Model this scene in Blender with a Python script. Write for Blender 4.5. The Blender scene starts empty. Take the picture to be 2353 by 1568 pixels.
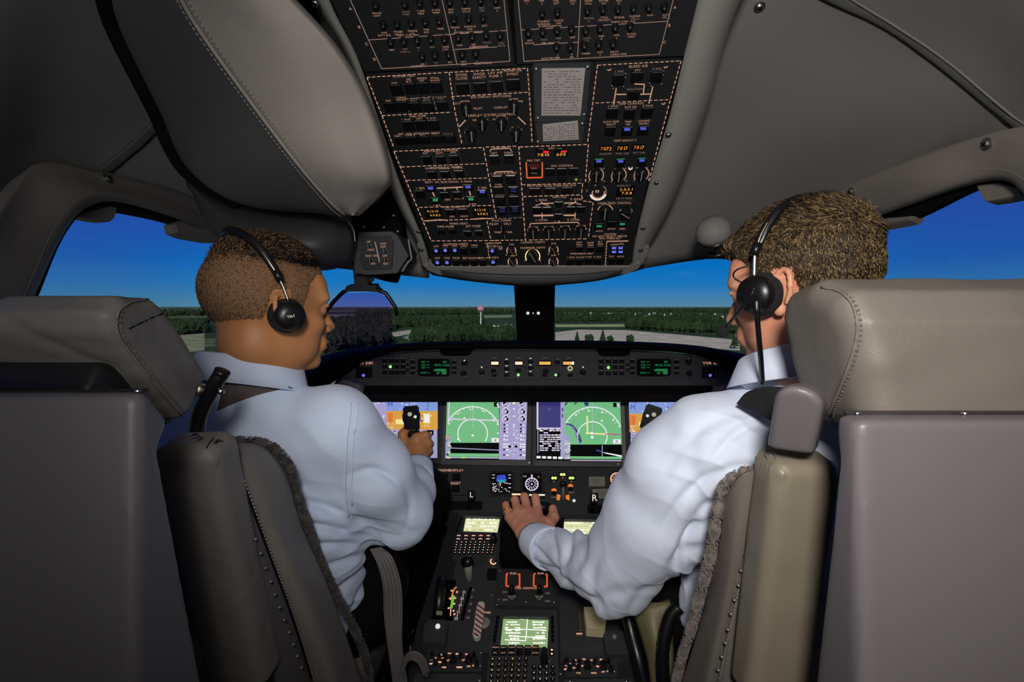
import bpy, math, random
import numpy as np
from mathutils import Matrix, Vector
random.seed(7); np.random.seed(7)
SC = bpy.context.scene; COL = SC.collection
# ------------------------------------------------------------------ camera
FPX, CX, CY = 1200.0, 1176.5, 784.0
TH = math.atan(79/FPX)                       # looks slightly down: horizon is above the centre
CAM = Vector((0, 0, 1.22))
FW = Vector((0, math.cos(TH), -math.sin(TH))); UP = Vector((0, math.sin(TH), math.cos(TH))); RT = Vector((1, 0, 0))
cd = bpy.data.cameras.new('camera'); cd.sensor_width = 36; cd.lens = 36*FPX/2353; cd.clip_start = 0.02; cd.clip_end = 60000
co = bpy.data.objects.new('camera', cd); COL.objects.link(co)
co.location = CAM; co.rotation_euler = (math.pi/2-TH, 0, 0); SC.camera = co
def W(px, py, d):                            # measured point of the photograph at depth d -> metres in the cabin
    return CAM + FW*d + RT*((px-CX)/FPX*d) - UP*((py-CY)/FPX*d)
# ------------------------------------------------------------------ view, sky, lamps
vs = SC.view_settings; vs.view_transform = 'Standard'; vs.look = 'None'; vs.exposure = 0.0; vs.gamma = 1.0; vs.use_curve_mapping = False
def lin(c):
    return tuple(((v/255)/12.92 if v/255 <= .04045 else ((v/255+.055)/1.055)**2.4) for v in c)
wd = bpy.data.worlds.new('sky'); SC.world = wd; wd.use_nodes = True
nt = wd.node_tree; nt.nodes.clear()
o_ = nt.nodes.new('ShaderNodeOutputWorld'); b_ = nt.nodes.new('ShaderNodeBackground')
tc = nt.nodes.new('ShaderNodeTexCoord'); sx = nt.nodes.new('ShaderNodeSeparateXYZ'); asn = nt.nodes.new('ShaderNodeMath'); asn.operation = 'ARCSINE'
mr = nt.nodes.new('ShaderNodeMapRange'); mr.inputs[1].default_value = -0.02; mr.inputs[2].default_value = 0.48
cr = nt.nodes.new('ShaderNodeValToRGB')
el = cr.color_ramp.elements
stops = [(-1.1, (70,112,120)), (0.0, (84,132,158)), (0.9, (66,128,172)), (2.2, (30,118,186)), (4.2, (4,110,190)), (6.2, (20,92,178)), (8.2, (34,78,168)), (12, (40,66,158)), (26, (22,44,120))]
for i, (deg, c) in enumerate(stops):
    p = (math.radians(deg)+.02)/.5
    e = el[i] if i < 2 else el.new(p)
    e.position = max(0, min(1, p)); e.color = (*lin(c), 1)
L = nt.links.new
L(tc.outputs['Generated'], sx.inputs[0]); L(sx.outputs[2], asn.inputs[0]); L(asn.outputs[0], mr.inputs[0]); L(mr.outputs[0], cr.inputs[0])
cr2 = nt.nodes.new('ShaderNodeValToRGB'); el2 = cr2.color_ramp.elements      # deeper, more violet sky away to the sides
for i, (deg, c) in enumerate([(-1.1, (64,104,116)), (0.0, (66,120,152)), (2.2, (44,106,166)), (4.2, (30,88,168)), (7.5, (33,78,166)), (12, (38,66,156)), (26, (22,44,120))]):
    e = el2[i] if i < 2 else el2.new((math.radians(deg)+.02)/.5)
    e.position = max(0, min(1, (math.radians(deg)+.02)/.5)); e.color = (*lin(c), 1)
ab = nt.nodes.new('ShaderNodeMath'); ab.operation = 'ABSOLUTE'; m2 = nt.nodes.new('ShaderNodeMapRange'); m2.interpolation_type = 'SMOOTHSTEP'; m2.inputs[1].default_value = .40; m2.inputs[2].default_value = .66; mxs = nt.nodes.new('ShaderNodeMix'); mxs.data_type = 'RGBA'
L(sx.outputs[0], ab.inputs[0]); L(ab.outputs[0], m2.inputs[0]); L(m2.outputs[0], mxs.inputs[0]); L(mr.outputs[0], cr2.inputs[0]); L(cr.outputs[0], mxs.inputs[6]); L(cr2.outputs[0], mxs.inputs[7])
L(mxs.outputs[2], b_.inputs[0]); b_.inputs[1].default_value = 1.0; L(b_.outputs[0], o_.inputs[0])
def area(name, loc, target, size, power, col, spread=180):
    ld = bpy.data.lights.new(name, 'AREA'); ld.shape = 'RECTANGLE'; ld.size, ld.size_y = size; ld.energy = power; ld.color = col; ld.spread = math.radians(spread)
    lo = bpy.data.objects.new(name, ld); COL.objects.link(lo); lo.location = loc
    lo.rotation_euler = (Vector(target)-Vector(loc)).to_track_quat('-Z', 'Y').to_euler(); return lo
sp_ = bpy.data.lights.new('flash_lamp', 'SPOT'); sp_.energy = 50; sp_.color = (1.0, .965, .92); sp_.spot_size = math.radians(94); sp_.spot_blend = 1.0; sp_.shadow_soft_size = .07
spo = bpy.data.objects.new('flash_lamp', sp_); COL.objects.link(spo); spo.location = (.0, -.22, 1.48); spo.rotation_euler = (Vector((.40, 1.2, 1.18))-Vector((.0, -.22, 1.48))).to_track_quat('-Z', 'Y').to_euler()
area('rear_fill_light', (0.25, -0.60, 1.78), (.2, .6, .9), (.7, .3), 1.0, (1.0, .97, .93))  # unseen soft fill added behind the camera to lift the whole cabin
area('ceiling_fill_light', (-.10, -.75, 1.30), (-.42, .9, 1.85), (.5, .5), 1.5, (.95, .98, 1.0), 80)  # added fill, aimed upward to brighten the left ceiling
sd = bpy.data.lights.new('sun', 'SUN'); sd.energy = 2.1; sd.color = (1.0, .90, .72); sd.angle = .01
so = bpy.data.objects.new('sun', sd); COL.objects.link(so); so.location = (0, -2, 6); so.rotation_euler = Vector((.22, 1, -.62)).to_track_quat('-Z', 'Y').to_euler()
# ------------------------------------------------------------------ materials
MATS = {}
def M(name, rgb=(120,120,120), rough=.5, metal=0, bump=None, var=None, emit=None, spec=.5, alpha=None, coat=0, sheen=0):
    if name in MATS: return MATS[name]
    m = bpy.data.materials.new(name); m.use_nodes = True; n = m.node_tree; bs = n.nodes['Principled BSDF']
    c = (*lin(rgb), 1)
    bs.inputs['Base Color'].default_value = c; bs.inputs['Roughness'].default_value = rough; bs.inputs['Metallic'].default_value = metal
    bs.inputs['Specular IOR Level'].default_value = spec; bs.inputs['Coat Weight'].default_value = coat; bs.inputs['Sheen Weight'].default_value = sheen
    if emit:
        bs.inputs['Emission Color'].default_value = (*lin(emit[0]), 1); bs.inputs['Emission Strength'].default_value = emit[1]
    if var or bump:
        tcn = n.nodes.new('ShaderNodeTexCoord')
    if var:                                   # (scale, second colour, low, high)
        nz = n.nodes.new('ShaderNodeTexNoise'); nz.inputs['Scale'].default_value = var[0]; nz.inputs['Detail'].default_value = 6
        rp = n.nodes.new('ShaderNodeValToRGB'); rp.color_ramp.elements[0].color = c; rp.color_ramp.elements[1].color = (*lin(var[1]), 1)
        rp.color_ramp.elements[0].position = var[2]; rp.color_ramp.elements[1].position = var[3]
        n.links.new(tcn.outputs['Object'], nz.inputs['Vector']); n.links.new(nz.outputs['Fac'], rp.inputs[0]); n.links.new(rp.outputs[0], bs.inputs['Base Color'])
    if bump:                                  # list of (kind, scale, strength, distance)
        prev = None
        for kind, sc_, st, ds in bump:
            if kind == 'v':
                t = n.nodes.new('ShaderNodeTexVoronoi'); t.inputs['Scale'].default_value = sc_; t.feature = 'DISTANCE_TO_EDGE'; out = t.outputs['Distance']
            else:
                t = n.nodes.new('ShaderNodeTexNoise'); t.inputs['Scale'].default_value = sc_; t.inputs['Detail'].default_value = 5; out = t.outputs['Fac']
                if kind == 'w': t.inputs['Distortion'].default_value = 1.5
            n.links.new(tcn.outputs['Object'], t.inputs['Vector'])
            bp = n.nodes.new('ShaderNodeBump'); bp.inputs['Strength'].default_value = st; bp.inputs['Distance'].default_value = ds
            n.links.new(out, bp.inputs['Height'])
            if prev: n.links.new(prev.outputs[0], bp.inputs['Normal'])
            prev = bp
        n.links.new(prev.outputs[0], bs.inputs['Normal'])
    if alpha is not None: bs.inputs['Alpha'].default_value = alpha
    MATS[name] = m; return m
def glow(name, rgb, s=1.0):
    return M(name, (8,8,8), .6, emit=(rgb, s))
def glass(name, tint, refl=.06):
    m = bpy.data.materials.new(name); m.use_nodes = True; n = m.node_tree; n.nodes.clear()
    o = n.nodes.new('ShaderNodeOutputMaterial'); t = n.nodes.new('ShaderNodeBsdfTransparent'); g = n.nodes.new('ShaderNodeBsdfGlossy'); mx = n.nodes.new('ShaderNodeMixShader')
    t.inputs[0].default_value = (*tint, 1); g.inputs['Roughness'].default_value = .02; mx.inputs[0].default_value = refl
    n.links.new(t.outputs[0], mx.inputs[1]); n.links.new(g.outputs[0], mx.inputs[2]); n.links.new(mx.outputs[0], o.inputs[0]); MATS[name] = m; return m
leatherb = [('v', 420, .25, .0006), ('n', 60, .25, .002)]
# ------------------------------------------------------------------ mesh helpers
WM = {}                                      # world matrix of every object, to parent without jumps
def link(o, parent=None, mat=None):
    mat = mat or Matrix.Identity(4)
    COL.objects.link(o)
    if parent is not None:
        o.parent = parent; o.matrix_parent_inverse = WM[parent.name].inverted() @ mat
    else:
        o.matrix_world = mat
    WM[o.name] = mat.copy(); return o
def tag(o, label=None, cat=None, group=None, kind=None):
    if label: o['label'] = label
    if cat: o['category'] = cat
    if group: o['group'] = group
    if kind: o['kind'] = kind
    return o
def thing(name, loc, label, cat, group=None):
    o = bpy.data.objects.new(name, None); o.empty_display_size = .05
    link(o, None, Matrix.Translation(Vector(loc))); return tag(o, label, cat, group)
def to_mesh(name, v, f, mats, mi=None, smooth=True):
    me = bpy.data.meshes.new(name); me.from_pydata([tuple(p) for p in v], [], f)
    for m in mats: me.materials.append(m)
    if mi is not None and len(mi): me.polygons.foreach_set('material_index', mi)
    me.polygons.foreach_set('use_smooth', [smooth]*len(me.polygons)); me.update(); return me
def mesh_obj(name, me, parent=None, at=None, label=None, cat=None, group=None, kind=None):
    """world-space mesh becomes an object whose origin is at 'at' (own centre of base by default)"""
    n = len(me.vertices); a = np.empty(n*3, np.float32); me.vertices.foreach_get('co', a); a = a.reshape(-1, 3)
    if at is None:
        lo, hi = a.min(0), a.max(0); at = Vector(((lo[0]+hi[0])/2, (lo[1]+hi[1])/2, lo[2]))
    at = Vector(at); a = a - np.array(at, np.float32); me.vertices.foreach_set('co', a.ravel()); me.update()
    o = bpy.data.objects.new(name, me); link(o, parent, Matrix.Translation(at)); return tag(o, label, cat, group, kind)
class MB:
    def __init__(s): s.v = []; s.f = []; s.m = []; s.mats = []
    def mi(s, mat):
        if mat not in s.mats: s.mats.append(mat)
        return s.mats.index(mat)
    def add(s, v, f, mat):
        b = len(s.v); k = s.mi(mat); s.v += [tuple(p) for p in v]; s.f += [tuple(i+b for i in q) for q in f]; s.m += [k]*len(f); return s
    def box(s, O, U, V, N, mat):              # O centre, U V N half vectors
        O, U, V, N = map(Vector, (O, U, V, N))
        v = [O+U*a+V*b+N*c for c in (-1, 1) for b in (-1, 1) for a in (-1, 1)]
        return s.add(v, [(0,2,3,1),(4,5,7,6),(0,1,5,4),(2,6,7,3),(0,4,6,2),(1,3,7,5)], mat)
    def quad(s, a, b, c, d, mat): return s.add([a, b, c, d], [(0, 1, 2, 3)], mat)
    def slab(s, pts, N, h, mat):              # polygon pts, thickness from -h to 0 along N
        n = len(pts); pts = [Vector(p) for p in pts]; N = Vector(N)
        v = pts + [p-N*h for p in pts]
        f = [tuple(range(n)), tuple(range(2*n-1, n-1, -1))] + [(i, i+n, (i+1) % n+n, (i+1) % n) for i in range(n)]
        return s.add(v, f, mat)
    def tube(s, pts, r, mat, n=8, closed=False, flat=None):
        pts = [Vector(p) for p in pts]; m = len(pts); rs = r if isinstance(r, (list, tuple)) else [r]*m
        v = []; ref = Vector((0.13, .21, 1)).normalized()
        for i, p in enumerate(pts):
            a = pts[(i-1) % m] if (closed or i > 0) else p; b = pts[(i+1) % m] if (closed or i < m-1) else p
            t = (b-a).normalized(); x = t.cross(ref)
            if x.length < 1e-4: x = t.cross(Vector((1, 0, 0)))
            x.normalize(); y = t.cross(x); k = flat or 1
            for j in range(n):
                an = 2*math.pi*j/n; v.append(p+x*(math.cos(an)*rs[i])+y*(math.sin(an)*rs[i]*k))
        f = []
        for i in range(m if closed else m-1):
            for j in range(n):
                f.append((i*n+j, i*n+(j+1) % n, ((i+1) % m)*n+(j+1) % n, ((i+1) % m)*n+j))
        if not closed: f += [tuple(range(n-1, -1, -1)), tuple((m-1)*n+j for j in range(n))]
        return s.add(v, f, mat)
    def lathe(s, O, ax, prof, mat, n=20):     # prof list of (r, h)
        O = Vector(O); ax = Vector(ax).normalized(); x = ax.orthogonal().normalized(); y = ax.cross(x); v = []
        for r, h in prof:
            for j in range(n):
                a = 2*math.pi*j/n; v.append(O+ax*h+x*(r*math.cos(a))+y*(r*math.sin(a)))
        f = [(i*n+j, i*n+(j+1) % n, (i+1)*n+(j+1) % n, (i+1)*n+j) for i in range(len(prof)-1) for j in range(n)]
        f += [tuple(range(n-1, -1, -1)), tuple((len(prof)-1)*n+j for j in range(n))]
        return s.add(v, f, mat)
    def obj(s, name, parent=None, smooth=False, **k):
        return mesh_obj(name, to_mesh(name, s.v, s.f, s.mats, s.m, smooth), parent, **k)
def cat(pts, n, closed=False):                # Catmull-Rom through rows of numbers
    P = np.array([list(p) for p in pts], float); m = len(P); out = []
    segs = m if closed else m-1
    for i in range(segs):
        if closed: a, b, c, d = P[(i-1) % m], P[i], P[(i+1) % m], P[(i+2) % m]
        else: a, b, c, d = P[max(i-1, 0)], P[i], P[i+1], P[min(i+2, m-1)]
        if not closed and i == 0: a = 2*b-c
        if not closed and i == m-2: d = 2*c-b
        for k in range(n):
            t = k/n; out.append(.5*((2*b)+(-a+c)*t+(2*a-5*b+4*c-d)*t*t+(-a+3*b-3*c+d)*t**3))
    if not closed: out.append(P[-1])
    return np.array(out)
def curve(pts, n=6, closed=False):            # pts (px,py,d) -> smooth list of 3-D points
    return [Vector(p) for p in cat([W(*p) for p in pts], n, closed)]
def patch_pts(rows, nu=5, nv=5):
    A = [cat([p if isinstance(p, Vector) else W(*p) for p in r], nu) for r in rows]; A = np.array(A)
    return np.stack([cat(A[:, j], nv) for j in range(A.shape[1])], 1)     # (rows, cols, 3)
def patch(rows, mat, name, parent=None, thick=.006, nu=5, nv=5, away=True, **k):
    """smooth sheet through measured points, with real thickness on the side away from the cabin"""
    G = patch_pts(rows, nu, nv); R, C, _ = G.shape
    du = np.gradient(G, axis=1); dv = np.gradient(G, axis=0); N = np.cross(du, dv); N /= np.linalg.norm(N, axis=2, keepdims=True)+1e-9
    c = G.mean((0, 1))-np.array(CAM)
    if (N*c).sum(2).mean() < 0: N = -N
    V = np.concatenate([G.reshape(-1, 3), (G+N*thick).reshape(-1, 3)]); n = R*C; f = []
    for i in range(R-1):
        for j in range(C-1):
            a, b, c2, d = i*C+j, i*C+j+1, (i+1)*C+j+1, (i+1)*C+j
            f += [(a, b, c2, d), (n+a, n+d, n+c2, n+b)]
    ring = [j for j in range(C)]+[i*C+C-1 for i in range(1, R)]+[(R-1)*C+j for j in range(C-2, -1, -1)]+[i*C for i in range(R-2, 0, -1)]
    for i in range(len(ring)):
        a, b = ring[i], ring[(i+1) % len(ring)]; f.append((a, n+a, n+b, b))
    me = to_mesh(name, V, f, [mat])
    sm = np.ones(len(me.polygons), bool); sm[-len(ring):] = False; me.polygons.foreach_set('use_smooth', sm)
    return mesh_obj(name, me, parent, **k)
# ------------------------------------------------------------------ implicit surfaces (numpy surface nets)
def nets(fn, lo, hi, h):
    lo = np.array(lo, float); hi = np.array(hi, float); n = np.ceil((hi-lo)/h).astype(int)+1
    ax = [(lo[i]+h*np.arange(n[i])).astype(np.float32) for i in range(3)]
    X, Y, Z = np.meshgrid(*ax, indexing='ij'); g = fn(np.stack([X, Y, Z], -1)).astype(np.float32)
    g[0] = g[-1] = 1; g[:, 0] = g[:, -1] = 1; g[:, :, 0] = g[:, :, -1] = 1
    ins = g < 0; cn = [(a, b, c) for a in (0, 1) for b in (0, 1) for c in (0, 1)]; s = [n[i]-1 for i in range(3)]
    def sl(A, c): return A[c[0]:c[0]+s[0], c[1]:c[1]+s[1], c[2]:c[2]+s[2]]
    cnt = sum(sl(ins, c).astype(np.int8) for c in cn); act = (cnt > 0) & (cnt < 8); idx = np.argwhere(act)
    vid = -np.ones(s, np.int64); vid[act] = np.arange(len(idx))
    cv = {c: sl(g, c)[act] for c in cn}; acc = np.zeros((len(idx), 3)); w = np.zeros(len(idx))
    for a in cn:
        for k in range(3):
            if a[k]: continue
            b = list(a); b[k] = 1; b = tuple(b); va, vb = cv[a], cv[b]; x = (va < 0) != (vb < 0)
            t = np.where(x, va/(va-vb+1e-12), 0); p = np.array(a, float)[None]+np.zeros((len(idx), 3)); p[:, k] = t
            acc[x] += p[x]; w[x] += 1
    V = lo+h*(idx+acc/w[:, None]); F = []
    for k in range(3):
        i1, i2 = (k+1) % 3, (k+2) % 3
        a = [slice(None)]*3; b = [slice(None)]*3; a[k] = slice(0, -1); b[k] = slice(1, None)
        A, B = ins[tuple(a)], ins[tuple(b)]; e = np.argwhere(A != B); e = e[(e[:, i1] > 0) & (e[:, i2] > 0) & (e[:, i1] < s[i1]) & (e[:, i2] < s[i2])]
        def c(o1, o2):
            q = e.copy(); q[:, i1] -= o1; q[:, i2] -= o2; return vid[q[:, 0], q[:, 1], q[:, 2]]
        q = np.stack([c(1, 1), c(0, 1), c(0, 0), c(1, 0)], 1); fl = ~A[e[:, 0], e[:, 1], e[:, 2]]; q[fl] = q[fl][:, ::-1]; F.append(q)
    return V, np.concatenate(F)
def smin(a, b, k):
    h = np.clip(.5+.5*(b-a)/k, 0, 1); return b*(1-h)+a*h-k*h*(1-h)
def smax(a, b, k): return -smin(-a, -b, k)
def ell(P, c, r):
    q = P-np.array(c, np.float32); r = np.array(r, np.float32); k0 = np.linalg.norm(q/r, axis=-1); k1 = np.linalg.norm(q/(r*r), axis=-1)+1e-9
    return k0*(k0-1)/k1
def caps(P, a, b, ra, rb=None):
    rb = ra if rb is None else rb; a = np.array(a, np.float32); b = np.array(b, np.float32); ab = b-a
    t = np.clip(((P-a)@ab)/(ab@ab+1e-12), 0, 1); return np.linalg.norm(P-a-t[..., None]*ab, axis=-1)-(ra+(rb-ra)*t)
def chain(P, pts, rs, k=.004):
    d = None
    for i in range(len(pts)-1):
        e = caps(P, pts[i], pts[i+1], rs[i], rs[i+1]); d = e if d is None else smin(d, e, k)
    return d
def ecaps(P, a, b, ra, rb, side, squash):     # capsule flattened along 'side' by factor squash
    s = np.array(side, np.float32); s /= np.linalg.norm(s); a = np.array(a, np.float32); b = np.array(b, np.float32); ab = b-a
    t = np.clip(((P-a)@ab)/(ab@ab), 0, 1); q = P-a-t[..., None]*ab; u = q@s
    q2 = q-u[..., None]*s; return (np.sqrt((u*squash)**2+(q2**2).sum(-1))-(ra+(rb-ra)*t))/max(1, squash)
def rbox(P, c, h, r, R=None):
    q = P-np.array(c, np.float32)
    if R is not None: q = q@np.array(R, np.float32)            # columns of R are the box axes
    q = np.abs(q)-(np.array(h, np.float32)-r); return np.linalg.norm(np.maximum(q, 0), axis=-1)+np.minimum(q.max(-1), 0)-r
def nz(P, f, seed=0):                          # cheap smooth noise
    rs = np.random.RandomState(seed); o = 0
    for i in range(5):
        k = rs.normal(size=3)*f; o = o+np.sin(P@k.astype(np.float32)+rs.rand()*6.3)
    return o/5
def poly2(x, y, pts):                          # exact 2-D polygon distance
    pts = np.array(pts, np.float32); d = np.full(x.shape, 1e9, np.float32); ins = np.zeros(x.shape, bool); n = len(pts)
    for i in range(n):
        a, b = pts[i], pts[(i+1) % n]; ex, ey = b-a; wx, wy = x-a[0], y-a[1]; t = np.clip((wx*ex+wy*ey)/(ex*ex+ey*ey), 0, 1)
        d = np.minimum(d, (wx-ex*t)**2+(wy-ey*t)**2)
        c = ((a[1] <= y) != (b[1] <= y)) & (x < ex*(y-a[1])/(ey if abs(ey) > 1e-9 else 1e-9)+a[0]); ins ^= c
    return np.where(ins, -1, 1)*np.sqrt(d)
def subdiv(V, F):
    E = np.sort(np.concatenate([F[:, [0, 1]], F[:, [1, 2]], F[:, [2, 3]], F[:, [3, 0]]]), 1); U, inv = np.unique(E, axis=0, return_inverse=True); inv = inv.ravel(); n = len(F); a, b = len(V), len(V)+len(U)
    e = [a+inv[i*n:(i+1)*n] for i in range(4)]; c = b+np.arange(n); V2 = np.concatenate([V, (V[U[:, 0]]+V[U[:, 1]])/2, V[F].mean(1)])
    return V2, np.concatenate([np.stack([F[:, i], e[i], c, e[i-1]], 1) for i in range(4)])
def vnormals(V, F):
    n = np.cross(V[F[:, 2]]-V[F[:, 0]], V[F[:, 3]]-V[F[:, 1]]); N = np.zeros_like(V)
    for i in range(4): np.add.at(N, F[:, i], n)
    return N/(np.linalg.norm(N, axis=1, keepdims=True)+1e-12)
def relax(V, F, k=1):
    for _ in range(k):
        S_ = np.zeros_like(V); c = np.zeros(len(V))
        for i in range(4): np.add.at(S_, F[:, i], V[F[:, i-1]]+V[F[:, (i+1) % 4]]); np.add.at(c, F[:, i], 2)
        V = V*.4+S_/np.maximum(c, 1)[:, None]*.6
    return V
def cloth_obj(name, fn, disp, lo, hi, h, mat, parent=None, **k):
    V, F = nets(fn, lo, hi, h); V = relax(V, F, 1); V, F = subdiv(V, F); V = relax(V, F, 1); V = V+vnormals(V, F)*disp(V)[:, None]
    return mesh_obj(name, to_mesh(name, V, F.tolist(), [mat]), parent, **k)
def sdf_obj(name, fn, lo, hi, h, mat, parent=None, **k):
    V, F = nets(fn, lo, hi, h); me = to_mesh(name, V, F.tolist(), [mat]); return mesh_obj(name, me, parent, **k)
# ------------------------------------------------------------------ glyphs
GL = {}
def glyph(ch):
    if ch not in GL:
        c = bpy.data.curves.new('g', 'FONT'); c.body = ch; c.size = 1; c.resolution_u = 2; c.fill_mode = 'BOTH'
        o = bpy.data.objects.new('g', c); me = bpy.data.meshes.new_from_object(o)
        v = [tuple(p.co)[:2] for p in me.vertices]; f = [tuple(p.vertices) for p in me.polygons]
        w = (max(x for x, y in v) if v else .25); GL[ch] = (v, f, w+.10)
        bpy.data.objects.remove(o); bpy.data.curves.remove(c); bpy.data.meshes.remove(me)
    return GL[ch]
from mathutils.bvhtree import BVHTree
def snap(o, pts, lift=.0008, keep=False):                 # slide points along the line of sight onto an object's surface
    m = WM[o.name]; V = [m @ v.co for v in o.data.vertices]; b = BVHTree.FromPolygons(V, [tuple(p.vertices) for p in o.data.polygons]); out = []
    for p in pts:
        d = (Vector(p)-CAM).normalized(); h, n, _, _ = b.ray_cast(CAM, d)
        if h is None:
            if keep: out.append((Vector(p), -d))
            continue
        if n.dot(d) > 0: n = -n
        out.append((h+n*lift, n))
    return out
class Face:
    """a flat panel in the cabin: four measured corners (px) and the depths of three of them"""
    def __init__(s, q, dTL, dBR, dBL):
        s.q = q; A, C_, D = W(*q[0], dTL), W(*q[2], dBR), W(*q[3], dBL)
        s.n = (D-A).cross(C_-D).normalized(); s.p0 = A
        if s.n.dot(CAM-A) < 0: s.n = -s.n
        src = [(0, 0), (1, 0), (1, 1), (0, 1)]; M_ = []; r = []
        for (u, v), (x, y) in zip(src, q):
            M_ += [[u, v, 1, 0, 0, 0, -x*u, -x*v], [0, 0, 0, u, v, 1, -y*u, -y*v]]; r += [x, y]
        h = np.linalg.solve(np.array(M_, float), np.array(r, float)); s.H = np.append(h, 1).reshape(3, 3); s.Hi = np.linalg.inv(s.H)
    def P(s, px, py, lift=0):
        d = W(px, py, 1)-CAM; t = (s.p0+s.n*lift-CAM).dot(s.n)/d.dot(s.n); return CAM+d*t
    def uv(s, px, py):
        r = s.Hi@np.array([px, py, 1]); return r[0]/r[2], r[1]/r[2]
    def px(s, u, v):
        r = s.H@np.array([u, v, 1]); return r[0]/r[2], r[1]/r[2]
    def fr(s, px, py):                        # metres per pixel along the panel's own row and column
        u, v = s.uv(px, py); O = s.P(px, py); e = .004
        a = s.px(u+e, v); b = s.px(u, v-e)
        U = (s.P(*a)-O)/math.hypot(a[0]-px, a[1]-py); V = (s.P(*b)-O)/math.hypot(b[0]-px, b[1]-py); return O, U, V
    def mtx(s, px, py, w, h, dep, base=0):    # unit object (-1..1, -1..1, 0..1) placed on the panel
        O, U, V = s.fr(px, py); O = s.P(px, py, base+dep*.7)-s.n*(dep*.7); X, Y, Z = U*(w/2), V*(h/2), s.n*dep
        return Matrix(((X.x, Y.x, Z.x, O.x), (X.y, Y.y, Z.y, O.y), (X.z, Y.z, Z.z, O.z), (0, 0, 0, 1)))
    def line(s, mb, pts, wpx, mat, lift=.0006, dash=None):
        for (x0, y0), (x1, y1) in zip(pts[:-1], pts[1:]):
            L_ = math.hypot(x1-x0, y1-y0)
            if L_ < .01: continue
            segs = [(0, 1)]
            if dash:
                k = max(1, round(L_/sum(dash))); segs = [(i/k, (i+dash[0]/sum(dash))/k) for i in range(k)]
            nx, ny = -(y1-y0)/L_*wpx/2, (x1-x0)/L_*wpx/2
            for a, b in segs:
                xa, ya, xb, yb = x0+(x1-x0)*a, y0+(y1-y0)*a, x0+(x1-x0)*b, y0+(y1-y0)*b
                mb.quad(s.P(xa+nx, ya+ny, lift), s.P(xb+nx, yb+ny, lift), s.P(xb-nx, yb-ny, lift), s.P(xa-nx, ya-ny, lift), mat)
    def poly(s, mb, pts, mat, lift=.0008): mb.add([s.P(x, y, lift) for x, y in pts], [tuple(range(len(pts)))], mat)
    def disc(s, mb, px, py, r, mat, lift=.0008, r0=0, a0=0, a1=360, n=24, ky=1):
        O, U, V = s.fr(px, py); O = s.P(px, py, lift); a = [math.radians(a0+(a1-a0)*i/n) for i in range(n+1)]
        if r0 == 0: mb.add([O+U*(r*math.cos(t))+V*(r*ky*math.sin(t)) for t in a[:-1 if a1-a0 == 360 else None]], [tuple(range(n if a1-a0 == 360 else n+1))], mat)
        else:
            v = [O+U*(q*math.cos(t))+V*(q*ky*math.sin(t)) for t in a for q in (r0, r)]
            mb.add(v, [(2*i, 2*i+1, 2*i+3, 2*i+2) for i in range(n)], mat)
    def text(s, mb, px, py, txt, size, mat, lift=.0010, sx=1.0):     # size = cap height in px, centred
        O, U, V = s.fr(px, py); O = s.P(px, py, lift); k = size/.72; w = sum(glyph(c)[2] for c in txt)-.1; x = -w/2
        for c in txt:
            gv, gf, gw = glyph(c)
            if gv: mb.add([O+U*((x+p[0])*k*sx)+V*((p[1]-.36)*k) for p in gv], gf, mat)
            x += gw
    def slab(s, mb, pts, mat, top, bottom): mb.slab([s.P(x, y, top) for x, y in pts], s.n, top-bottom, mat)
def unit_button(name, mat, cap=None):         # bevelled block in -1..1 x -1..1 x 0..1
    v = []; f = []
    for z, r in ((0, 1), (.72, 1), (1, .86)): v += [(-r, -r, z), (r, -r, z), (r, r, z), (-r, r, z)]
    for i in range(2): f += [(i*4+j, i*4+(j+1) % 4, (i+1)*4+(j+1) % 4, (i+1)*4+j) for j in range(4)]
    f += [(8, 9, 10, 11), (3, 2, 1, 0)]
    mi = [0]*8+[1 if cap else 0, 0]
    return to_mesh(name, v, f, [mat]+([cap] if cap else []), mi, False)
def unit_knob(name, mat, mark=None, n=16, prof=((1, 0), (1, .12), (.78, .16), (.70, .9), (.60, 1))):
    v = []; f = []
    for r, z in prof: v += [(r*math.cos(2*math.pi*j/n), r*math.sin(2*math.pi*j/n), z) for j in range(n)]
    for i in range(len(prof)-1): f += [(i*n+j, i*n+(j+1) % n, (i+1)*n+(j+1) % n, (i+1)*n+j) for j in range(n)]
    f.append(tuple((len(prof)-1)*n+j for j in range(n))); mi = [0]*len(f)
    if mark:
        b = len(v); v += [(-.09, -.95, 1.02), (.09, -.95, 1.02), (.09, .95, 1.02), (-.09, .95, 1.02), (-.2, -.95, .9), (.2, -.95, .9), (.2, .95, .9), (-.2, .95, .9)]
        f += [(b, b+1, b+2, b+3), (b+4, b, b+3, b+7), (b+5, b+6, b+2, b+1), (b+4, b+5, b+1, b), (b+6, b+7, b+3, b+2)]; mi += [1, 0, 0, 0, 0]
    return to_mesh(name, v, f, [mat]+([mark] if mark else []), mi, False)
def place(me, name, face, px, py, w, h, dep, parent, base=0, label=None, rot=0):
    m = face.mtx(px, py, w, h, dep, base)
    if rot: m = m @ Matrix.Rotation(math.radians(rot), 4, 'Z')
    o = bpy.data.objects.new(name, me); link(o, parent, m)
    if label: o['label'] = label
    return o
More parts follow.
